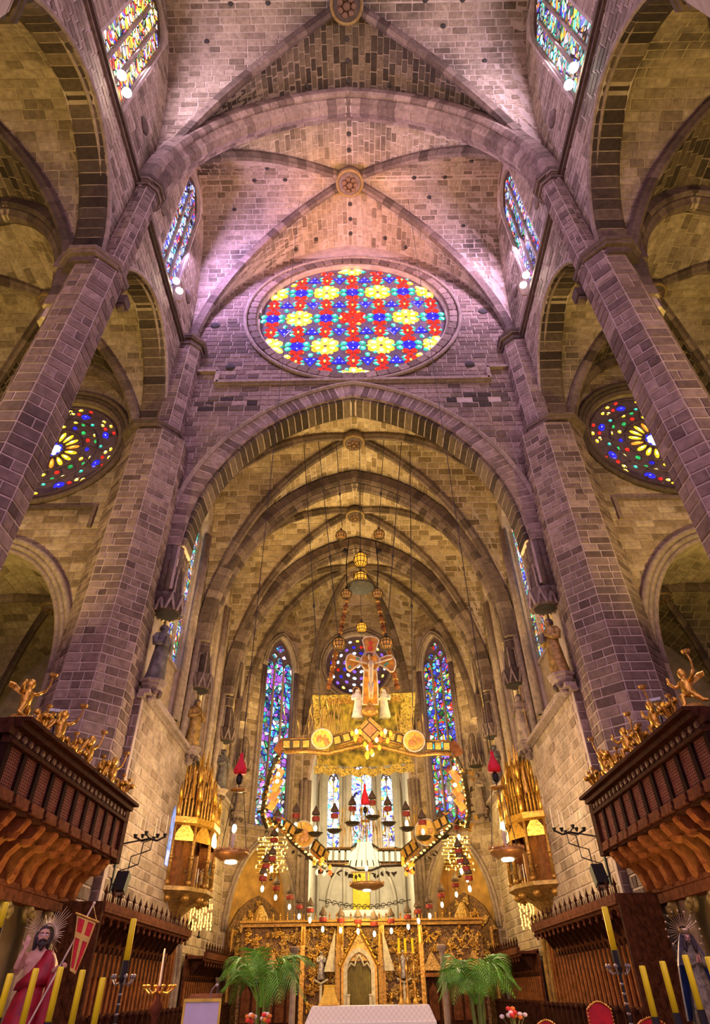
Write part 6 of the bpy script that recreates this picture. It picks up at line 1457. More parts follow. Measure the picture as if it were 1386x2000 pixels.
# throne in the middle
TH = thing('gothic_throne', 'gilded gothic throne with pointed gable and trefoil arch behind the altar', 'throne', (-.15, 36.9, 0))
def arch_strip(name, w0, w1, z0, zs, h0, h1, m, d, parent, y=-.2):
    P = [(-w1, z0), (-w1, zs)]+[(w1*math.sin(a), zs+h1*pk(math.sin(a), 1.3)) for a in frange(-PI/2, PI/2, 14)]+[(w1, z0)]; Q = [(w0, z0), (w0, zs)]+[(w0*math.sin(a), zs+h0*pk(math.sin(a), 1.3)) for a in frange(PI/2, -PI/2, 14)]+[(-w0, z0)]
    g = G(); n = len(P); V = [Vector((x, y, z)) for x, z in P]+[Vector((x, y, z)) for x, z in Q[::-1]]; V2 = [v+Vector((0, d, 0)) for v in V]
    F = [(i, i+1, n+i+1, n+i) for i in range(n-1)]; F += [tuple(2*n+k for k in f[::-1]) for f in F]; F += [(i, i+1, 2*n+i+1, 2*n+i) for i in range(n-1)]+[(n+i, n+i+1, 3*n+i+1, 3*n+i) for i in range(n-1)]
    g.add(V+V2, F); return g.build(name, m, parent)
g = G(); g.box((0, .1, 1.9), (1.3, .1, 2.6)); bk = g.build('back', mat('green_gold_cloth', (.25, .19, .04), .6, var=.3, scale=6), TH)
for i in range(9): g = G(); g.cone((-.52+.13*i, .03, .9), (-.52+.13*i, .03, 2.5), .04, .04, 6); g.build('cloth_fold', MATS['green_gold_cloth'], bk)
arch_strip('arch', .58, .76, .6, 2.3, .75, .95, CREAM, .3, TH); arch_strip('outer_arch', .76, .88, .6, 2.3, .95, 1.1, GOLD, .25, TH)
for q in (-1, 1):
    g = G(); g.tube([(q*.6, -.15, 2.35), (q*.4, -.15, 2.62), (q*.22, -.15, 2.5), (q*.14, -.15, 2.75), (0, -.15, 2.95)], .05, 6); g.build('trefoil_cusp', CREAM, TH, True)
    g = G(); g.tube([(q*.95, -.22, 2.45), (0, -.22, 4.05)], .07, 6); g.build('gable_rake', GOLD, TH)
    for k in range(6): g = G(); g.ball((q*.95*(1-k/6), -.26, 2.5+1.55*k/6+.06), .08, 6); g.build('crocket', GOLD, TH, True)
    g = G(); g.box((q*1.05, -.05, 1.7), (.24, .34, 2.4)); g.box((q*1.05, -.05, 3.1), (.18, .26, .5)); g.cone((q*1.05, -.05, 3.3), (q*1.05, -.05, 4.3), .13, .01, 6); g.build('pinnacle', GOLD2, TH)
    g = G(); g.prism([(0, 0), (q*.55, 0), (0, 1.7)], (q*1.2, .1, 2.3), (1, 0, 0), Zv, (0, .1, 0)); g.build('side_panel', CREAM, TH)
    g = G(); g.box((q*.52, -.4, 1.15), (.12, .5, .45)); g.box((q*.52, -.4, 1.4), (.16, .55, .06)); g.build('arm', CREAM, TH)
g = G(); g.prism([(-.8, 0), (.8, 0), (0, 1.35)], (0, -.08, 2.7), (1, 0, 0), Zv, (0, .1, 0)); g.build('gable', GOLDR, TH); g = G(); g.lathe([(.1, 0), (.16, .1), (.05, .2), (.12, .32), (0, .45)], 8, (0, -.22, 4.0)); g.build('finial', GOLD, TH, True)
g = G(); g.box((0, -.35, .95), (.95, .55, .14)); g.box((0, -.35, .5), (1.0, .6, .8)); g.build('seat', mat('rose_cushion', (.5, .3, .26), .7), TH)
# altar
A0 = at(610, 1966, Y=26); A1 = at(836, 1964, Y=26); ac = (A0+A1)/2; aw = A1.x-A0.x
AL = thing('altar_table', 'plain stone altar table under the lace cloth at the bottom middle', 'altar', (ac.x, 26.4, 0)); g = G(); g.box((0, 0, ac.z-.08), (aw-.04, 1.2, .12)); g.build('table_top', TRIM, AL)
for sx in (-1, 1):
    for sy in (-1, 1): g = G(); g.cone((sx*aw*.38, sy*.4, 0), (sx*aw*.38, sy*.4, ac.z-.12), .14, .12, 8); g.build('leg', TRIM, AL)
def lace():
    m, nt, b = new_mat('lace_linen'); N = nt.nodes.new; ge = N('ShaderNodeNewGeometry'); sp = N('ShaderNodeSeparateXYZ'); lnk(nt, ge.outputs['Position'], sp.inputs[0])
    cb = N('ShaderNodeCombineXYZ'); lnk(nt, sp.outputs[0], cb.inputs[0]); lnk(nt, sp.outputs[2], cb.inputs[1]); ck = N('ShaderNodeTexChecker'); ck.inputs['Scale'].default_value = 12; lnk(nt, cb.outputs[0], ck.inputs['Vector'])
    ck.inputs['Color1'].default_value = (.8, .73, .7, 1); ck.inputs['Color2'].default_value = (.7, .62, .6, 1); lnk(nt, ck.outputs['Color'], b.inputs['Base Color']); b.inputs['Roughness'].default_value = .8; MATS['lace'] = m; return m
LACE = lace()
CT = thing('altar_cloth', 'white lace-patterned cloth draped over the main altar table', 'altar cloth', (ac.x, 26.4, ac.z)); h = aw/2
g = G(); g.box((0, 0, .0), (aw+.03, 1.28, .03)); g.build('top_sheet', LINEN, CT)
g = G(); g.loft([[Vector((-h-k*.22, -.65-.05*k, -.42*k)), Vector((h+k*.22, -.65-.05*k, -.42*k)), Vector((h+k*.22, -.63-.05*k, -.42*k)), Vector((-h-k*.22, -.63-.05*k, -.42*k))] for k in (0, .5, 1)]); g.build('front_fall', LACE, CT)
g = G(); g.box((0, -.71, -.44), (aw+.42, .03, .07)); g.build('hem', LINEN, CT)
for sx in (-1, 1): g = G(); g.loft([[Vector((sx*(h+k*.2), y, -.42*k)) for y in (-.64, .64)]+[Vector((sx*(h+.02+k*.2), y, -.42*k)) for y in (.64, -.64)] for k in (0, 1)]); g.build('side_fall', LINEN, CT)
# on the altar
p = at(642, 1962, Y=26.2); t = thing('bell_shaped_chest', 'bell-shaped golden cloth-covered casket at the left end of the altar', 'casket', (p.x, 26.5, ac.z+.02)); g = G(); g.loft([[Vector((a*k, b*k*.6, z)) for a, b in ((-1, -1), (1, -1), (1, 1), (-1, 1))] for k, z in ((.34, 0), (.3, .1), (.21, .3), (.18, .48), (.2, .56))]); g.build('body', mat('ochre_gold', (.65, .4, .03), .5, .2), t); g = G(); g.box((0, 0, .03), (.72, .46, .05)); g.build('trim', GOLD, t)
def candlestick(x, label, Y=26.5):
    p = at(x, 1964, Y=Y); t = thing('altar_candlestick', label, 'candlestick', (p.x, Y, ac.z+.02), 0, 'gilt candlesticks on the altar')
    g = G(); g.lathe([(.11, 0), (.1, .08), (.06, .16), (.04, .3), (.08, .42), (.035, .52), (.035, .85), (.07, .95), (.035, 1.0), (.03, 1.3), (.1, 1.38), (.12, 1.43)], 12); g.build('stem', GOLD, t, True); g = G(); g.cone((0, 0, 1.43), (0, 0, 1.85), .045, .045, 8); g.build('candle', WAX, t); return t
for x, lb in ((784, 'left'), (797, 'middle'), (812, 'right')): candlestick(x, '%s of three gilt candlesticks with yellow candles at the right end of the altar' % lb)
# painted wooden posts
for x, s in ((573, 'left'), (866, 'right')):
    p = at(x, 1900, Y=33); t = thing('stone_post', 'slender pale post standing %s of the altar' % s, 'post', (p.x, 33, 0)); g = G(); g.cone((0, 0, 0), (0, 0, 2.9), .14, .12, 8); g.build('shaft', TRIM, t); g = G(); g.lathe([(.12, 2.85), (.22, 3.0), (.24, 3.1), (.1, 3.14)], 8); g.build('cap', TRIM, t)
# retables inside the apse portals
for sd, s in ((-1, 'left'), (1, 'right')):
    c = Vector((sd*5.75, 40.4, 0)); t = thing('carved_retable', 'tall brown-gold carved retable with a standing figure inside the %s apse portal' % s, 'retable', c, sd*-.64*-1 if False else -sd*-.6*-1)
    t.rotation_euler = (0, 0, -sd*.64)
    g = G(); g.prism([(-1.8, 0), (1.8, 0), (1.8, 4.2), (1.2, 5.2), (.5, 5.7), (0, 5.9), (-.5, 5.7), (-1.2, 5.2), (-1.8, 4.2)], (0, .2, 0), (1, 0, 0), Zv, (0, .2, 0)); g.build('backing', mat('retable_ground', (.17, .085, .025), .5, .25, var=.8, scale=9, bump=1.0), t)
    for i in range(110):
        x, z = rn.uniform(-1.6, 1.6), rn.uniform(1.6, 6.6)
        if z > 4.2+1.5*(1-abs(x)/1.7): continue
        o = inst('foliage', TM[(i % 2)+1], t, (x, .12, z)); o.rotation_euler = (0, rn.uniform(-3, 3), 0); k_ = rn.uniform(.35, .75); o.scale = (k_,)*3
    f = robed(1.9, n=12); f.v = [(a, b-.15, z+2.6) for a, b, z in f.v]; f.build('figure', mat('bronze_figure', (.22, .14, .07), .5, .3, var=.5), t, True); g = G(); g.lathe([(.3, 2.3), (.45, 2.4), (.45, 2.6)], 10, (0, -.15, 0)); g.build('bracket', GOLD2, t)
    g = G(); g.lathe([(.3, 4.6), (.5, 4.65), (.42, 4.9), (.1, 5.4)], 10, (0, -.05, 0)); g.build('canopy', GOLDR, t)
    for k in range(8):
        x = -1.4+.4*k; g = G(); g.cone((x, -.25, 2.0), (x, -.25, 2.2), .05, .06, 6); h_ = g.build('candle_cup', GOLD2, t); g = G(); g.cone((x, -.25, 2.2), (x, -.25, 2.85), .03, .03, 6); g.build('candle', WAXW, h_)
    for q in (-1, 1): g = G(); g.cone((q*1.6, 0, 0), (q*1.6, 0, 4.2), .12, .1, 8); g.ball((q*1.6, 0, 2.6), .18, 8); g.build('colonnette', GOLD2, t)

# ---- potted palms
PALM = mat('palm_green', (.13, .38, .03), .45, var=.4, scale=3); STEM = mat('palm_stem', (.12, .2, .03), .5)
def palm(x, Y, label, seed, ztop):
    rn = random.Random(seed); p = at(x, 1930, Y=Y); t = thing('potted_palm', label, 'palm', (p.x, Y, 0)); g = G(); g.lathe([(.28, 0), (.36, .55), (.4, .6), (.34, .6)], 16); g.build('pot', mat('terracotta', (.3, .12, .06), .7), t)
    for i in range(5): a = 2*PI*i/5; g = G(); g.cone((.1*math.cos(a), .1*math.sin(a), .55), (.16*math.cos(a), .16*math.sin(a), 1.5), .045, .03, 6); g.build('stem', STEM, t)
    n = 24
    for i in range(n):
        a = 2*PI*i/n+rn.uniform(-.2, .2); r = rn.uniform(.75, 1.25); zt = ztop-rn.uniform(0, .55); dr = rn.uniform(.35, .95); b = Vector((.1*math.cos(a), .1*math.sin(a), 1.3)); d = Vector((math.cos(a), math.sin(a), 0))
        def R(s): return b+d*(r*s**1.1)+Vector((0, 0, (zt-1.3)*math.sin(min(1, s*1.35)*PI/2)-dr*max(0, s-.45)**1.5*2.0))
        g = G(); g.tube([R(s) for s in frange(0, 1, 10)], [.018-.014*s for s in frange(0, 1, 10)], 5)
        sd_ = d.cross(Zv)
        for j in range(20):
            s = .24+.75*j/19; q = R(s); tt = (R(min(1, s+.03))-R(s-.03)).normalized(); ln = .5*math.sin(PI*(.18+.78*(s-.24)/.76))
            for e in (-1, 1):
                dv = (sd_*e*.8+tt*.75+Vector((0, 0, -.35))).normalized(); w_ = tt*.011
                g.add([q-w_, q+w_, q+dv*ln*.55+w_*1.2+Vector((0, 0, .02)), q+dv*ln*.55-w_*1.2+Vector((0, 0, .02)), q+dv*ln+Vector((0, 0, -.08*ln))], [(0, 1, 2, 3), (3, 2, 4)])
        g.build('frond', PALM, t)
    return t
palm(515, 18.5, 'green potted palm with arching fronds left of the altar', 4, 2.55); palm(928, 18.5, 'green potted palm with arching fronds right of the altar', 9, 2.4)
FLW = [mat('flower_red', (.7, .04, .03), .6), mat('flower_white', (.8, .75, .7), .6), mat('flower_orange', (.8, .25, .03), .6)]
for x, s, sdn in ((498, 'left', 2), (1005, 'right', 7)):
    rn = random.Random(sdn); p = at(x, 2000, Y=17); t = thing('flower_arrangement', 'low bunch of red and white flowers at the bottom edge near the %s palm' % s, 'flowers', (p.x, 17, 0)); g = G(); g.lathe([(.2, 0), (.26, .6), (.3, .9), (.2, .9)], 12); g.build('vase', CREAM, t)
    for i in range(14): a = rn.uniform(0, 6.28); r = rn.uniform(0, .32); z = 1.08+rn.uniform(0, .16); g = G(); g.cone((r*.3*math.cos(a), r*.3*math.sin(a), .85), (r*math.cos(a), r*math.sin(a), z), .008, .008, 4); st = g.build('stalk', STEM, t); g = G(); g.ball((r*math.cos(a), r*math.sin(a), z), .06, 7, (1, 1, .7)); g.build('bloom', FLW[i % 3], st, True)

# ---- lectern, chairs
p = at(400, 1946, Y=12); t = thing('lectern', 'lectern draped with a white cloth edged in yellow at lower left', 'lectern', (p.x, 12, 0), .08)
g = G(); g.box((0, .1, .7), (.12, .12, 1.4)); g.build('post', WOOD, t); g = G(); g.box((0, 0, 1.5), (.5, .4, .04), (Vector((1, 0, 0)), Vector((0, .95, .3)), Vector((0, -.3, .95)))); g.build('desk', WOODL, t)
g = G(); g.loft([[Vector((-.27, -.2-.02*k, 1.5-.75*k)), Vector((.27, -.2-.02*k, 1.5-.75*k)), Vector((.27, -.18-.02*k, 1.5-.75*k)), Vector((-.27, -.18-.02*k, 1.5-.75*k))] for k in (0, 1)]); c_ = g.build('cloth', mat('lilac_white_cloth', (.62, .58, .62), .7, var=.06), t)
for x in (-.27, .27): g = G(); g.box((x, -.2, 1.12), (.03, .035, .76)); g.build('yellow_edging', mat('yellow_braid', (.75, .55, .05), .6), c_)
g = G(); g.box((0, -.2, 1.5), (.56, .05, .04)); g.build('yellow_top_braid', MATS['yellow_braid'], c_)
g = G(); g.tube([(.08, 0, 1.5), (.1, -.05, 1.62), (.16, -.08, 1.68)], .012, 5); g.ball((.18, -.09, 1.68), .025, 6); g.build('microphone', mat('grey_mic', (.5, .48, .45), .4, .5), t)
REDV = mat('red_velvet', (.55, .01, .015), .7, var=.2)
def red_chair(x0, x1, ytop, Y, label):
    a, b = at(x0, ytop, Y=Y), at(x1, ytop, Y=Y); w_ = b.x-a.x; z = a.z; t = thing('armchair', label, 'chair', ((a.x+b.x)/2, Y, 0), 0, 'red velvet chairs at the right')
    P = [(-w_/2, z-.75), (w_/2, z-.75), (w_/2, z-.1), (w_*.3, z-.03), (0, z), (-w_*.3, z-.03), (-w_/2, z-.1)]
    g = G(); g.prism(P, (0, 0, 0), (1, 0, 0), Zv, (0, .07, 0)); bk = g.build('backrest', REDV, t)
    for i in range(14):
        s = i/13; q = Vector((-w_/2+w_*s, -.01, z-.1+.1*math.sin(PI*s))); g = G(); g.ball(q, .018, 6); g.build('nail', GOLD, bk)
        for e in (-1, 1): g = G(); g.ball(Vector((e*w_/2, -.01, z-.1-.6*s)), .016, 6); g.build('nail', GOLD, bk)
    g = G(); g.box((0, -.25, .5), (w_, .55, .12)); g.build('seat', REDV, t)
    for sx in (-1, 1):
        for sy in (-.48, .02): g = G(); g.box((sx*w_*.45, sy, .25), (.06, .06, .5)); g.build('leg', WOOD, t)
        g = G(); g.box((sx*w_*.5, -.25, .75), (.06, .55, .06)); g.build('armrest', WOOD, t)
red_chair(1143, 1189, 1957, 13, 'tall red velvet chair with gilt nails at lower right'); red_chair(1042, 1088, 1993, 13.5, 'red chair whose top edge just shows, left of the tall red chair'); red_chair(1240, 1298, 1988, 12.5, 'red chair whose top edge just shows, right of the tall red chair')

# ---- yellow processional candles
def big_candle(xt, yt, xb, yb, Y, label, stand=False):
    a, b = at(xt, yt, Y=Y), at(xb, yb, Y=Y); c = (a+b)/2; t = thing('tall_candle', label, 'candle', (c.x, Y, 0), 0, 'tall yellow candles in the foreground'); r = .036*Y/8*.9
    g = G(); g.lathe([(r, b.z), (r, a.z-.02), (r*.85, a.z), (r*.2, a.z)], 12); g.build('candle', WAX, t, True); g = G(); g.cone((0, 0, a.z), (0, 0, a.z+.03), .005, .004, 4); g.build('wick', IRON, t)
    g = G(); g.lathe([(.06, b.z-.32), (r*1.3, b.z-.26), (r*1.25, b.z), (r*1.02, b.z)], 10); g.build('holder', IRON, t)
    g = G(); g.lathe([(.22, 0), (.2, .05), (.03, .1), (.028, b.z-.3)], 10); s_ = g.build('stand', IRON, t)
    if stand:
        for i in range(6): q = 2*PI*i/6; g = G(); g.tube([(0, 0, b.z-.32), (.14*math.cos(q), .14*math.sin(q), b.z-.36), (.2*math.cos(q), .2*math.sin(q), b.z-.28)], .014, 5); g.ball((.2*math.cos(q), .2*math.sin(q), b.z-.24), .04, 6); g.build('branch', mat('pewter', (.3, .28, .26), .35, .7), s_, True)
        for i in range(10): g = G(); g.ball((0, 0, b.z-.5-.14*i), .04, 7, (1, 1, .7)); g.build('knop', MATS['pewter'], s_, True)
for q in (((12, 1762), (-2, 1812), 9.5, 'short tall-standing yellow candle cut by the left frame edge, highest on the left'), ((21, 1901), (-4, 1988), 7, 'yellow candle at far lower left, cut by the frame'), ((71, 1891), (42, 2004), 7.2, 'yellow candle standing in front of the crimson robe'), ((120, 1888), (93, 1996), 7.6, 'yellow candle just right of the crimson-robed statue'), ((162, 1894), (138, 2004), 8, 'yellow candle between the statue and the dark stall end'), ((201, 1909), (182, 2006), 8.4, 'yellow candle in front of the left stall end panel'),
          ((1252, 1886), (1279, 1986), 8.2, 'yellow candle in front of the right stall end panel'), ((1292, 1877), (1320, 1978), 7.8, 'yellow candle left of the veiled statue'), ((1337, 1865), (1367, 1972), 7.4, 'yellow candle in front of the veiled statue'), ((1385, 1868), (1410, 1975), 7.2, 'yellow candle cut by the right frame edge')):
    big_candle(*q[0], *q[1], q[2], q[3])
big_candle(260, 1794, 248, 1876, 14, 'yellow candle on a branched pewter stand before the left stall', True); big_candle(1180, 1771, 1199, 1856, 14, 'yellow candle on a branched pewter stand before the right stall', True)
p = at(312, 1920, Y=15); t = thing('brass_candelabrum', 'brass candelabrum with one thin ivory candle before the left doorway', 'candelabrum', (p.x, 15, 0)); g = G(); g.lathe([(.25, 0), (.2, .08), (.05, .2), (.05, 1.2), (.14, 1.35), (.06, 1.5), (.05, 1.7)], 12); g.build('stem', WOODR, t, True)
for i in range(6): q = 2*PI*i/6; g = G(); g.tube([(0, 0, 1.62), (.18*math.cos(q), .18*math.sin(q), 1.58), (.3*math.cos(q), .3*math.sin(q), 1.68)], .02, 5); g.ball((.3*math.cos(q), .3*math.sin(q), 1.7), .05, 6, (1, 1, .6)); g.build('branch', GOLD, t, True)
g = G(); g.cone((0, 0, 1.7), (0, 0, 2.3), .025, .02, 6); g.build('candle', WAXW, t)

# ================================================================== polychrome statues
def remesh(o, v): m = o.modifiers.new('remesh', 'REMESH'); m.mode = 'VOXEL'; m.voxel_size = v; m.use_smooth_shade = True; s_ = o.modifiers.new('smooth', 'SMOOTH'); s_.factor = .5; s_.iterations = 3
def head(g, c, r, tilt=0.0, turn=0.0):
    """head with brow, nose, lips, chin and ears added to g; c = centre"""
    M = Matrix.Rotation(turn, 3, 'Z') @ Matrix.Rotation(tilt, 3, 'Y'); q = lambda x, y, z: Vector(c)+M @ Vector((x*r, y*r, z*r))
    h = G(); h.ball((0, 0, 0), 1, 16, (.74, .9, 1.12)); g.add([q(x, y-.08*(z < -.3), z) for x, y, z in h.v], h.f)
    for (x, y, z), rr, sc in (((0, -.92, -.12), .16, (.7, 1, 1.5)), ((0, -.8, -.55), .22, (1.1, .7, .5)), ((0, -.72, -.86), .26, (1, .8, .7)), ((-.3, -.78, .2), .2, (1.4, .5, .5)), ((.3, -.78, .2), .2, (1.4, .5, .5)), ((-.76, .02, 0), .2, (.4, .8, 1.3)), ((.76, .02, 0), .2, (.4, .8, 1.3))):
        b = G(); b.ball((0, 0, 0), rr, 8, sc); g.add([q(x+a, y+b_, z+e) for a, b_, e in b.v], b.f)
    return q
def hand(g, wrist, d, up, curl, s=1.0, fs=None):
    """palm and five fingers from the wrist along d; curl per finger"""
    d, up = Vector(d).normalized(), Vector(up).normalized(); sd_ = d.cross(up).normalized(); up = sd_.cross(d); w_ = Vector(wrist)
    g.loft([[w_+d*(t*s)+sd_*(x*wd*s)+up*(y*.013*s) for x, y in ((-1, -1), (1, -1), (1, 1), (-1, 1))] for t, wd in ((-.01, .022), (.03, .034), (.075, .038), (.09, .036))])
    for i, (x, ln) in enumerate(((-.029, .065), (-.01, .078), (.01, .073), (.029, .056))):
        c = curl[i]; p = w_+d*(.085*s)+sd_*(x*s); P = [p-d*.02*s, p]; a = 0
        for k in range(3): a += c; p = p+(d*math.cos(a)-up*math.sin(a))*(ln*s/3); P.append(p)
        g.tube(P, [.0105*s, .0105*s, .0095*s, .009*s, .007*s], 6)
    p = w_+d*.02*s-sd_*.028*s; g.tube([p, p+(-sd_*.8+d*.6)*.035*s, p+(-sd_*.5+d*.9)*.065*s-up*.012*s*curl[4]*3], [.013*s, .012*s, .008*s], 6)
# risen Christ: world anchor so that the head sits at the photographed spot
hc = at(86, 1829, Y=11.2); CH = thing('painted_statue', 'bare-chested bearded painted statue in a crimson robe with rayed halo and banner staff', 'statue', (hc.x, 11.2, hc.z-1.58)); R_ = .115
sh = Vector((-.02, .02, 1.36))
g = G(); q = head(g, (0, -.01, 1.58), R_, .05, .45)
g.loft([ell((x, y, z), rx, ry, 16) for x, y, z, rx, ry in ((.04, .03, .8, .15, .12), (.03, .03, .92, .145, .11), (.01, .03, 1.02, .14, .105), (-.01, .02, 1.14, .165, .115), (-.02, .02, 1.26, .185, .12), (-.02, .02, 1.34, .19, .105), (-.02, .02, 1.4, .13, .085), (-.01, .015, 1.44, .065, .06), (0, .01, 1.49, .052, .056), (0, 0, 1.55, .055, .06))])
for sx, z in ((-.09, 1.27), (.07, 1.27)): g.ball((sx, -.07, z), .075, 8, (1.1, .5, .8))
# raised right arm (left in the picture), elbow low and out
rw = Vector((-.19, -.1, 1.44)); g.tube([(-.17, .02, 1.36), (-.22, .03, 1.28), (-.29, 0, 1.14), (-.27, -.06, 1.2), (-.23, -.1, 1.32), rw], [.062, .058, .046, .045, .038, .027], 10); hand(g, rw, (.05, -.05, 1), (.1, -1, 0), (.15, .15, .5, .55, .4), 1.05)
lw = Vector((.4, -.16, 1.2)); g.tube([(.15, .02, 1.35), (.22, .02, 1.26), (.27, -.04, 1.14), (.34, -.12, 1.16), lw], [.06, .055, .045, .036, .027], 10); hand(g, lw, (.85, -.3, .35), (-.3, -.3, .9), (.75, .75, .75, .75, .8), 1.05)
for sx in (-.07, .09): g.tube([(sx, .03, .85), (sx*1.05, .0, .5), (sx, .03, .22), (sx, .04, .04)], [.085, .062, .048, .035], 10); g.ball((sx, -.04, .03), .05, 8, (.8, 2.1, .6))
bd = g.build('body', SKIN, CH); remesh(bd, .009)
g = G(); M_ = Matrix.Rotation(.45, 3, 'Z')
def hq(x, y, z): return Vector((0, -.01, 1.58))+M_ @ Vector((x*R_, y*R_, z*R_))
h = G(); h.ball((0, 0, 0), 1, 14, (.84, 1.0, 1.16)); g.add([hq(x, y+.16+(.25 if z < .1 and y < -.2 else 0)+(.5 if (z < .45 and y < -.45) else 0), z+.1) for x, y, z in h.v], h.f)
for e in (-1, 1): g.tube([hq(e*.7, .1, .5), hq(e*.86, .1, -.2), hq(e*.8, .15, -1.0), hq(e*.72, .1, -1.7)], [.03, .034, .032, .015], 7)
g.build('hair', HAIR, bd, True)
g = G(); g.ball(hq(0, -.62, -.86), .06, 10, (1.05, .8, 1.05)); g.ball(hq(0, -.74, -1.2), .036, 8, (1, .8, 1.3)); g.tube([hq(-.4, -.68, -.5), hq(-.18, -.95, -.4), hq(0, -.98, -.36), hq(.18, -.95, -.4), hq(.4, -.68, -.5)], .013, 6); g.tube([hq(-.64, -.3, -.2), hq(-.58, -.5, -.7), hq(-.3, -.7, -.95)], .024, 6); g.tube([hq(.64, -.3, -.2), hq(.58, -.5, -.7), hq(.3, -.7, -.95)], .024, 6); g.build('beard', HAIR, bd, True)
for e in (-1, 1): g = G(); g.ball(hq(e*.28, -.84, .08), .017, 8, (1.5, .6, .8)); ey = g.build('eye', mat('eye_white', (.7, .66, .6), .3), bd, True); g = G(); g.ball(hq(e*.28, -.93, .07), .008, 6); g.build('pupil', HAIR, ey, True); g = G(); g.tube([hq(e*.1, -.93, .3), hq(e*.3, -.9, .36), hq(e*.52, -.72, .28)], .007, 5); g.build('eyebrow', HAIR, bd, True)
# robe: over the left shoulder, across the waist, falling in folds
g = G(); g.loft([ell((x, y, z), rx, ry, 28, f, z*3, 8) for x, y, z, rx, ry, f in ((-.02, .02, .02, .33, .24, .1), (-.03, .02, .2, .31, .22, .1), (-.03, .01, .45, .27, .2, .09), (-.02, .01, .7, .23, .17, .07), (.0, .01, .88, .2, .15, .05), (.02, .02, .99, .185, .14, .04))]); rb = g.build('robe', CRIM, CH, True)
g = G(); g.loft([[Vector(p)+Vector((0, -.05*k, 0)) for p in L_] for k, L_ in ((0, [(-.2, -.12, .93), (-.2, .14, .93), (.26, .14, 1.0), (.26, -.12, 1.0)]), (.3, [(-.16, -.14, 1.02), (-.1, .15, 1.1), (.29, .13, 1.12), (.3, -.12, 1.1)]), (.2, [(.0, -.14, 1.16), (.0, .15, 1.25), (.27, .12, 1.25), (.29, -.11, 1.2)]), (0, [(.08, -.1, 1.3), (.06, .12, 1.36), (.2, .1, 1.37), (.24, -.07, 1.32)]), (0, [(.1, -.04, 1.4), (.1, .06, 1.42), (.16, .06, 1.41), (.18, -.02, 1.38)]))]); g.build('shoulder_drape', CRIM, rb, True)
g = G(); g.loft([ell((.33-.03*k, -.08, 1.12-.95*k), .07+.03*k, .09, 12, .15, k*4, 4) for k in frange(0, 1, 6)]); g.build('hanging_drape', CRIM, rb, True)
# halo of rays in three bursts
SIL = mat('silver_gilt', (.5, .4, .22), .3, .9)
hl = Vector((0, .1, 1.62)); g = G(); g.lathe([(.02, 0), (.13, .01), (.13, .03)], 20); hr = None
for k, a in enumerate([2*PI*i/54 for i in range(54)]):
    b = min(abs((a-x+PI) % (2*PI)-PI) for x in (PI*.28, PI*.86, PI*1.6)); ln = .33-.2*min(1, b/.6)+.04*math.sin(k*2.3); v = Vector((math.cos(a), 0, math.sin(a))); g2 = G(); g2.cone(hl+v*.1, hl+v*(.1+ln), .011, .003, 4); o = g2.build('halo_ray', SIL, CH)
g = G(); g.tube([hl+Vector((.13*math.cos(a), 0, .13*math.sin(a))) for a in [2*PI*i/24 for i in range(24)]], .014, 6, True); g.build('halo_ring', SIL, CH, True)
# plinth
g = G(); zb = hc.z-1.58; g.lathe([(.42, -zb), (.42, -.1), (.38, -.06), (.38, 0)], 8); g.build('plinth', WOODR, CH)
# banner staff, held in the left hand
s0, s1 = at(57, 1998, Y=10.95), at(184, 1764, Y=10.95); BN = thing('processional_banner', 'small red banner with a yellow cross on a slanting staff held by the crimson-robed statue', 'banner', s0); d = s1-s0
g = G(); g.tube([-d*.6, d], .013, 8); g.ball(d, .025, 8); g.build('staff', CREAM, BN)
b = [at(*q, Y=10.9)-s0 for q in ((151, 1788), (188, 1803), (148, 1903), (137, 1896))]
def bq(u, v): return b[0].lerp(b[1], u).lerp(b[3].lerp(b[2], u), v)
def bpan(name, u0, u1, v0, v1, m, off, par, n=6):
    g = G(); V = [bq(u0+(u1-u0)*i/n, v0+(v1-v0)*j/n)+Vector((0, -off+.012*math.sin(6*(v0+(v1-v0)*j/n)+5*(u0+(u1-u0)*i/n)), 0)) for j in range(n+1) for i in range(n+1)]; k = n+1; F = [(j*k+i, j*k+i+1, (j+1)*k+i+1, (j+1)*k+i) for j in range(n) for i in range(n)]; N = len(V)
    g.add(V+[v+Vector((0, .006, 0)) for v in V], F+[tuple(N+x for x in f[::-1]) for f in F]); return g.build(name, m, par)
fl_ = bpan('cloth', 0, 1, 0, 1, mat('banner_red', (.6, .008, .012), .6, var=.15), 0, BN); YB_ = mat('banner_yellow', (.68, .46, .08), .6, var=.2)
for u0, u1, v0, v1 in ((.42, .62, 0, 1), (0, 1, .29, .4), (0, .07, 0, 1), (.93, 1, 0, 1), (0, 1, 0, .03), (0, 1, .94, 1)): bpan('yellow_band', u0, u1, v0, v1, YB_, .012, fl_)
g = G(); g.tube([b[0]+(b[0]-b[1])*.1+Zv*.02, b[1]+(b[1]-b[0])*.12+Zv*.02], .016, 6); g.build('crossbar', GOLD, BN); g = G(); g.tube([b[1]+Zv*.02, d*.985], .005, 4); g.build('cord', GOLD2, BN)

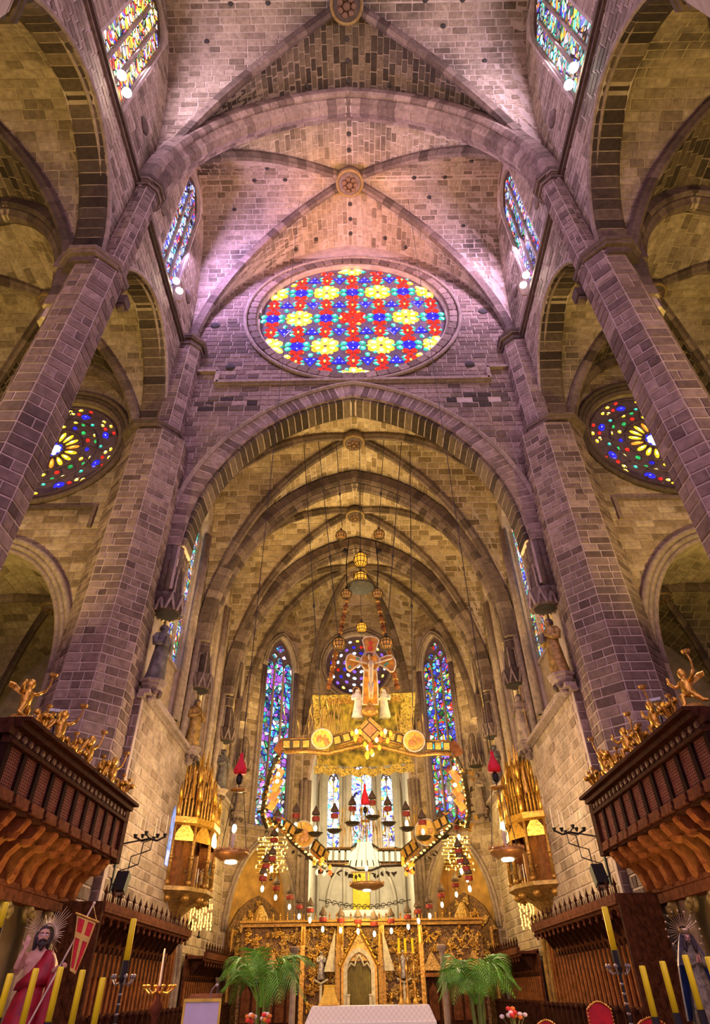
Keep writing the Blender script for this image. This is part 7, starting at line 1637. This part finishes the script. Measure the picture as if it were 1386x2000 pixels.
# veiled statue at right
hm = at(1341, 1833, Y=11.2); MA = thing('painted_statue', 'veiled painted statue with a rayed silver crown, blue mantle and joined hands at right', 'statue', (hm.x, 11.2, hm.z-1.5*.66), 0, None, .66); R_ = .1
g = G(); q = head(g, (0, -.02, 1.5), R_, -.05, -.25)
g.loft([ell((0, y, z), rx, ry, 24, f, z*3, 9) for y, z, rx, ry, f in ((.02, 0, .36, .28, .06), (.02, .3, .3, .24, .06), (.01, .65, .23, .19, .05), (.01, .9, .18, .15, .03), (.0, 1.05, .17, .14, .01), (.0, 1.18, .19, .13, 0), (.0, 1.28, .17, .1, 0), (.0, 1.33, .08, .07, 0), (-.01, 1.37, .045, .05, 0), (-.02, 1.43, .05, .055, 0))])
HN_ = []; GB = g
for e in (-1, 1): w_ = Vector((e*.035, -.25, 1.06)); g = G(); hand(g, w_, (-e*.15, -.35, .9), (-e, -.1, 0), (.12, .12, .14, .16, .2), .9); HN_.append(g); g = GB; g.tube([(e*.16, 0, 1.25), (e*.2, -.02, 1.12), (e*.2, -.08, .98), (e*.1, -.2, 1.02), w_], [.055, .055, .048, .038, .024], 9)
bd = g.build('body', mat('dull_gold_gown', (.16, .14, .07), .5, .2, var=.6, scale=20), MA); remesh(bd, .01)
for g in HN_: g.build('hand', SKIN, bd)
g = G(); M_ = Matrix.Rotation(-.25, 3, 'Z')
def fq(x, y, z): return Vector((0, -.02, 1.5))+M_ @ Vector((x*R_, y*R_, z*R_))
h = G(); h.ball((0, 0, 0), 1, 14, (.72, .88, 1.1)); g.add([fq(x, y-.06, z) for x, y, z in h.v], h.f); b2 = G(); b2.ball((0, 0, 0), .15, 8, (.7, 1, 1.5)); g.add([fq(x, y-.97, z-.1) for x, y, z in b2.v], b2.f); g.build('face', SKIN, bd, True)
for e in (-1, 1): g = G(); g.ball(fq(e*.28, -.9, .1), .014, 8, (1.5, .6, .7)); g.build('eye', HAIR, bd, True)
g = G(); g.ball(fq(0, -.93, -.5), .02, 8, (1.3, .5, .5)); g.build('lips', mat('lip_red', (.5, .1, .07), .5), bd, True)
g = G(); h = G(); h.ball((0, 0, 0), 1, 14, (.88, 1.0, 1.2)); g.add([fq(x, y+.2+(.55 if (z < .5 and y < -.35) else 0), z+.1) for x, y, z in h.v], h.f)
for e in (-1, 1): g.tube([fq(e*.68, -.1, .4), fq(e*.86, -.25, -.4), fq(e*1.1, -.4, -1.6), fq(e*1.0, -.7, -2.6)], [.03, .04, .05, .03], 7)
g.build('hair', HAIR, bd, True)
VEIL = mat('silver_veil', (.62, .58, .6), .5, .2, var=.3, scale=12); BLUE = mat('blue_mantle', (.03, .06, .16), .6, var=.3, scale=8)
def mantle(name, z0, z1, wt, wb, m, par, th=(.35, PI-.35), off=0.0):
    g = G(); n = 16; R1 = []; 
    for k in range(8):
        s = k/7; z = z0+(z1-z0)*s; w_ = wt+(wb-wt)*s**.8; row = [Vector((w_*math.cos(a)*1.05, (w_*.8+off)*math.sin(a)+.01, z)) for a in frange(th[0]-.45, th[1]+.45, n)]; R1.append(row)
    V = [p for r in R1 for p in r]; k = n+1; F = [(j*k+i, j*k+i+1, (j+1)*k+i+1, (j+1)*k+i) for j in range(7) for i in range(n)]; N = len(V); g.add(V+[Vector((p.x*1.03, p.y*1.03+.01, p.z)) for p in V], F+[tuple(N+x for x in f[::-1]) for f in F]); return g.build(name, m, par, True)
vl = mantle('veil', 1.62, 1.0, .1, .34, VEIL, MA); mantle('mantle', 1.02, .05, .33, .45, BLUE, MA)
g = G(); g.loft([ell((0, .02, z), r, r*1.05, 16) for z, r in ((1.56, .1), (1.62, .08), (1.645, .02))]); g.build('veil_top', VEIL, vl, True)
g = G(); g.box((-.34, .06, .5), (.05, .2, .9)); g.build('mantle_edge', VEIL, MA) if False else None
hl = Vector((0, .06, 1.64))
g = G(); g.loft([ell((0, 0, 1.58), .11, .11, 20), ell((0, 0, 1.68), .13, .13, 20), ell((0, 0, 1.69), .125, .125, 20)]); g.build('crown_band', SIL, MA, True)
for i in range(25):
    a = -PI*.2+PI*1.4*i/24; v = Vector((math.cos(a), 0, math.sin(a))); ln = .2 if i % 2 else .27; g = G(); g.cone(hl+v*.11, hl+v*(.11+ln), .01, .006, 5)
    if not i % 2: g.ball(hl+v*(.13+ln), .024, 7, (1, .5, 1))
    g.build('crown_ray', SIL, MA)
g = G(); zb = (hm.z-1.5*.66)/.66; g.lathe([(.42, -zb), (.42, -.1), (.38, -.05), (.38, 0)], 8); g.build('plinth', WOODR, MA)
print('ind', STAT.get('ind'))
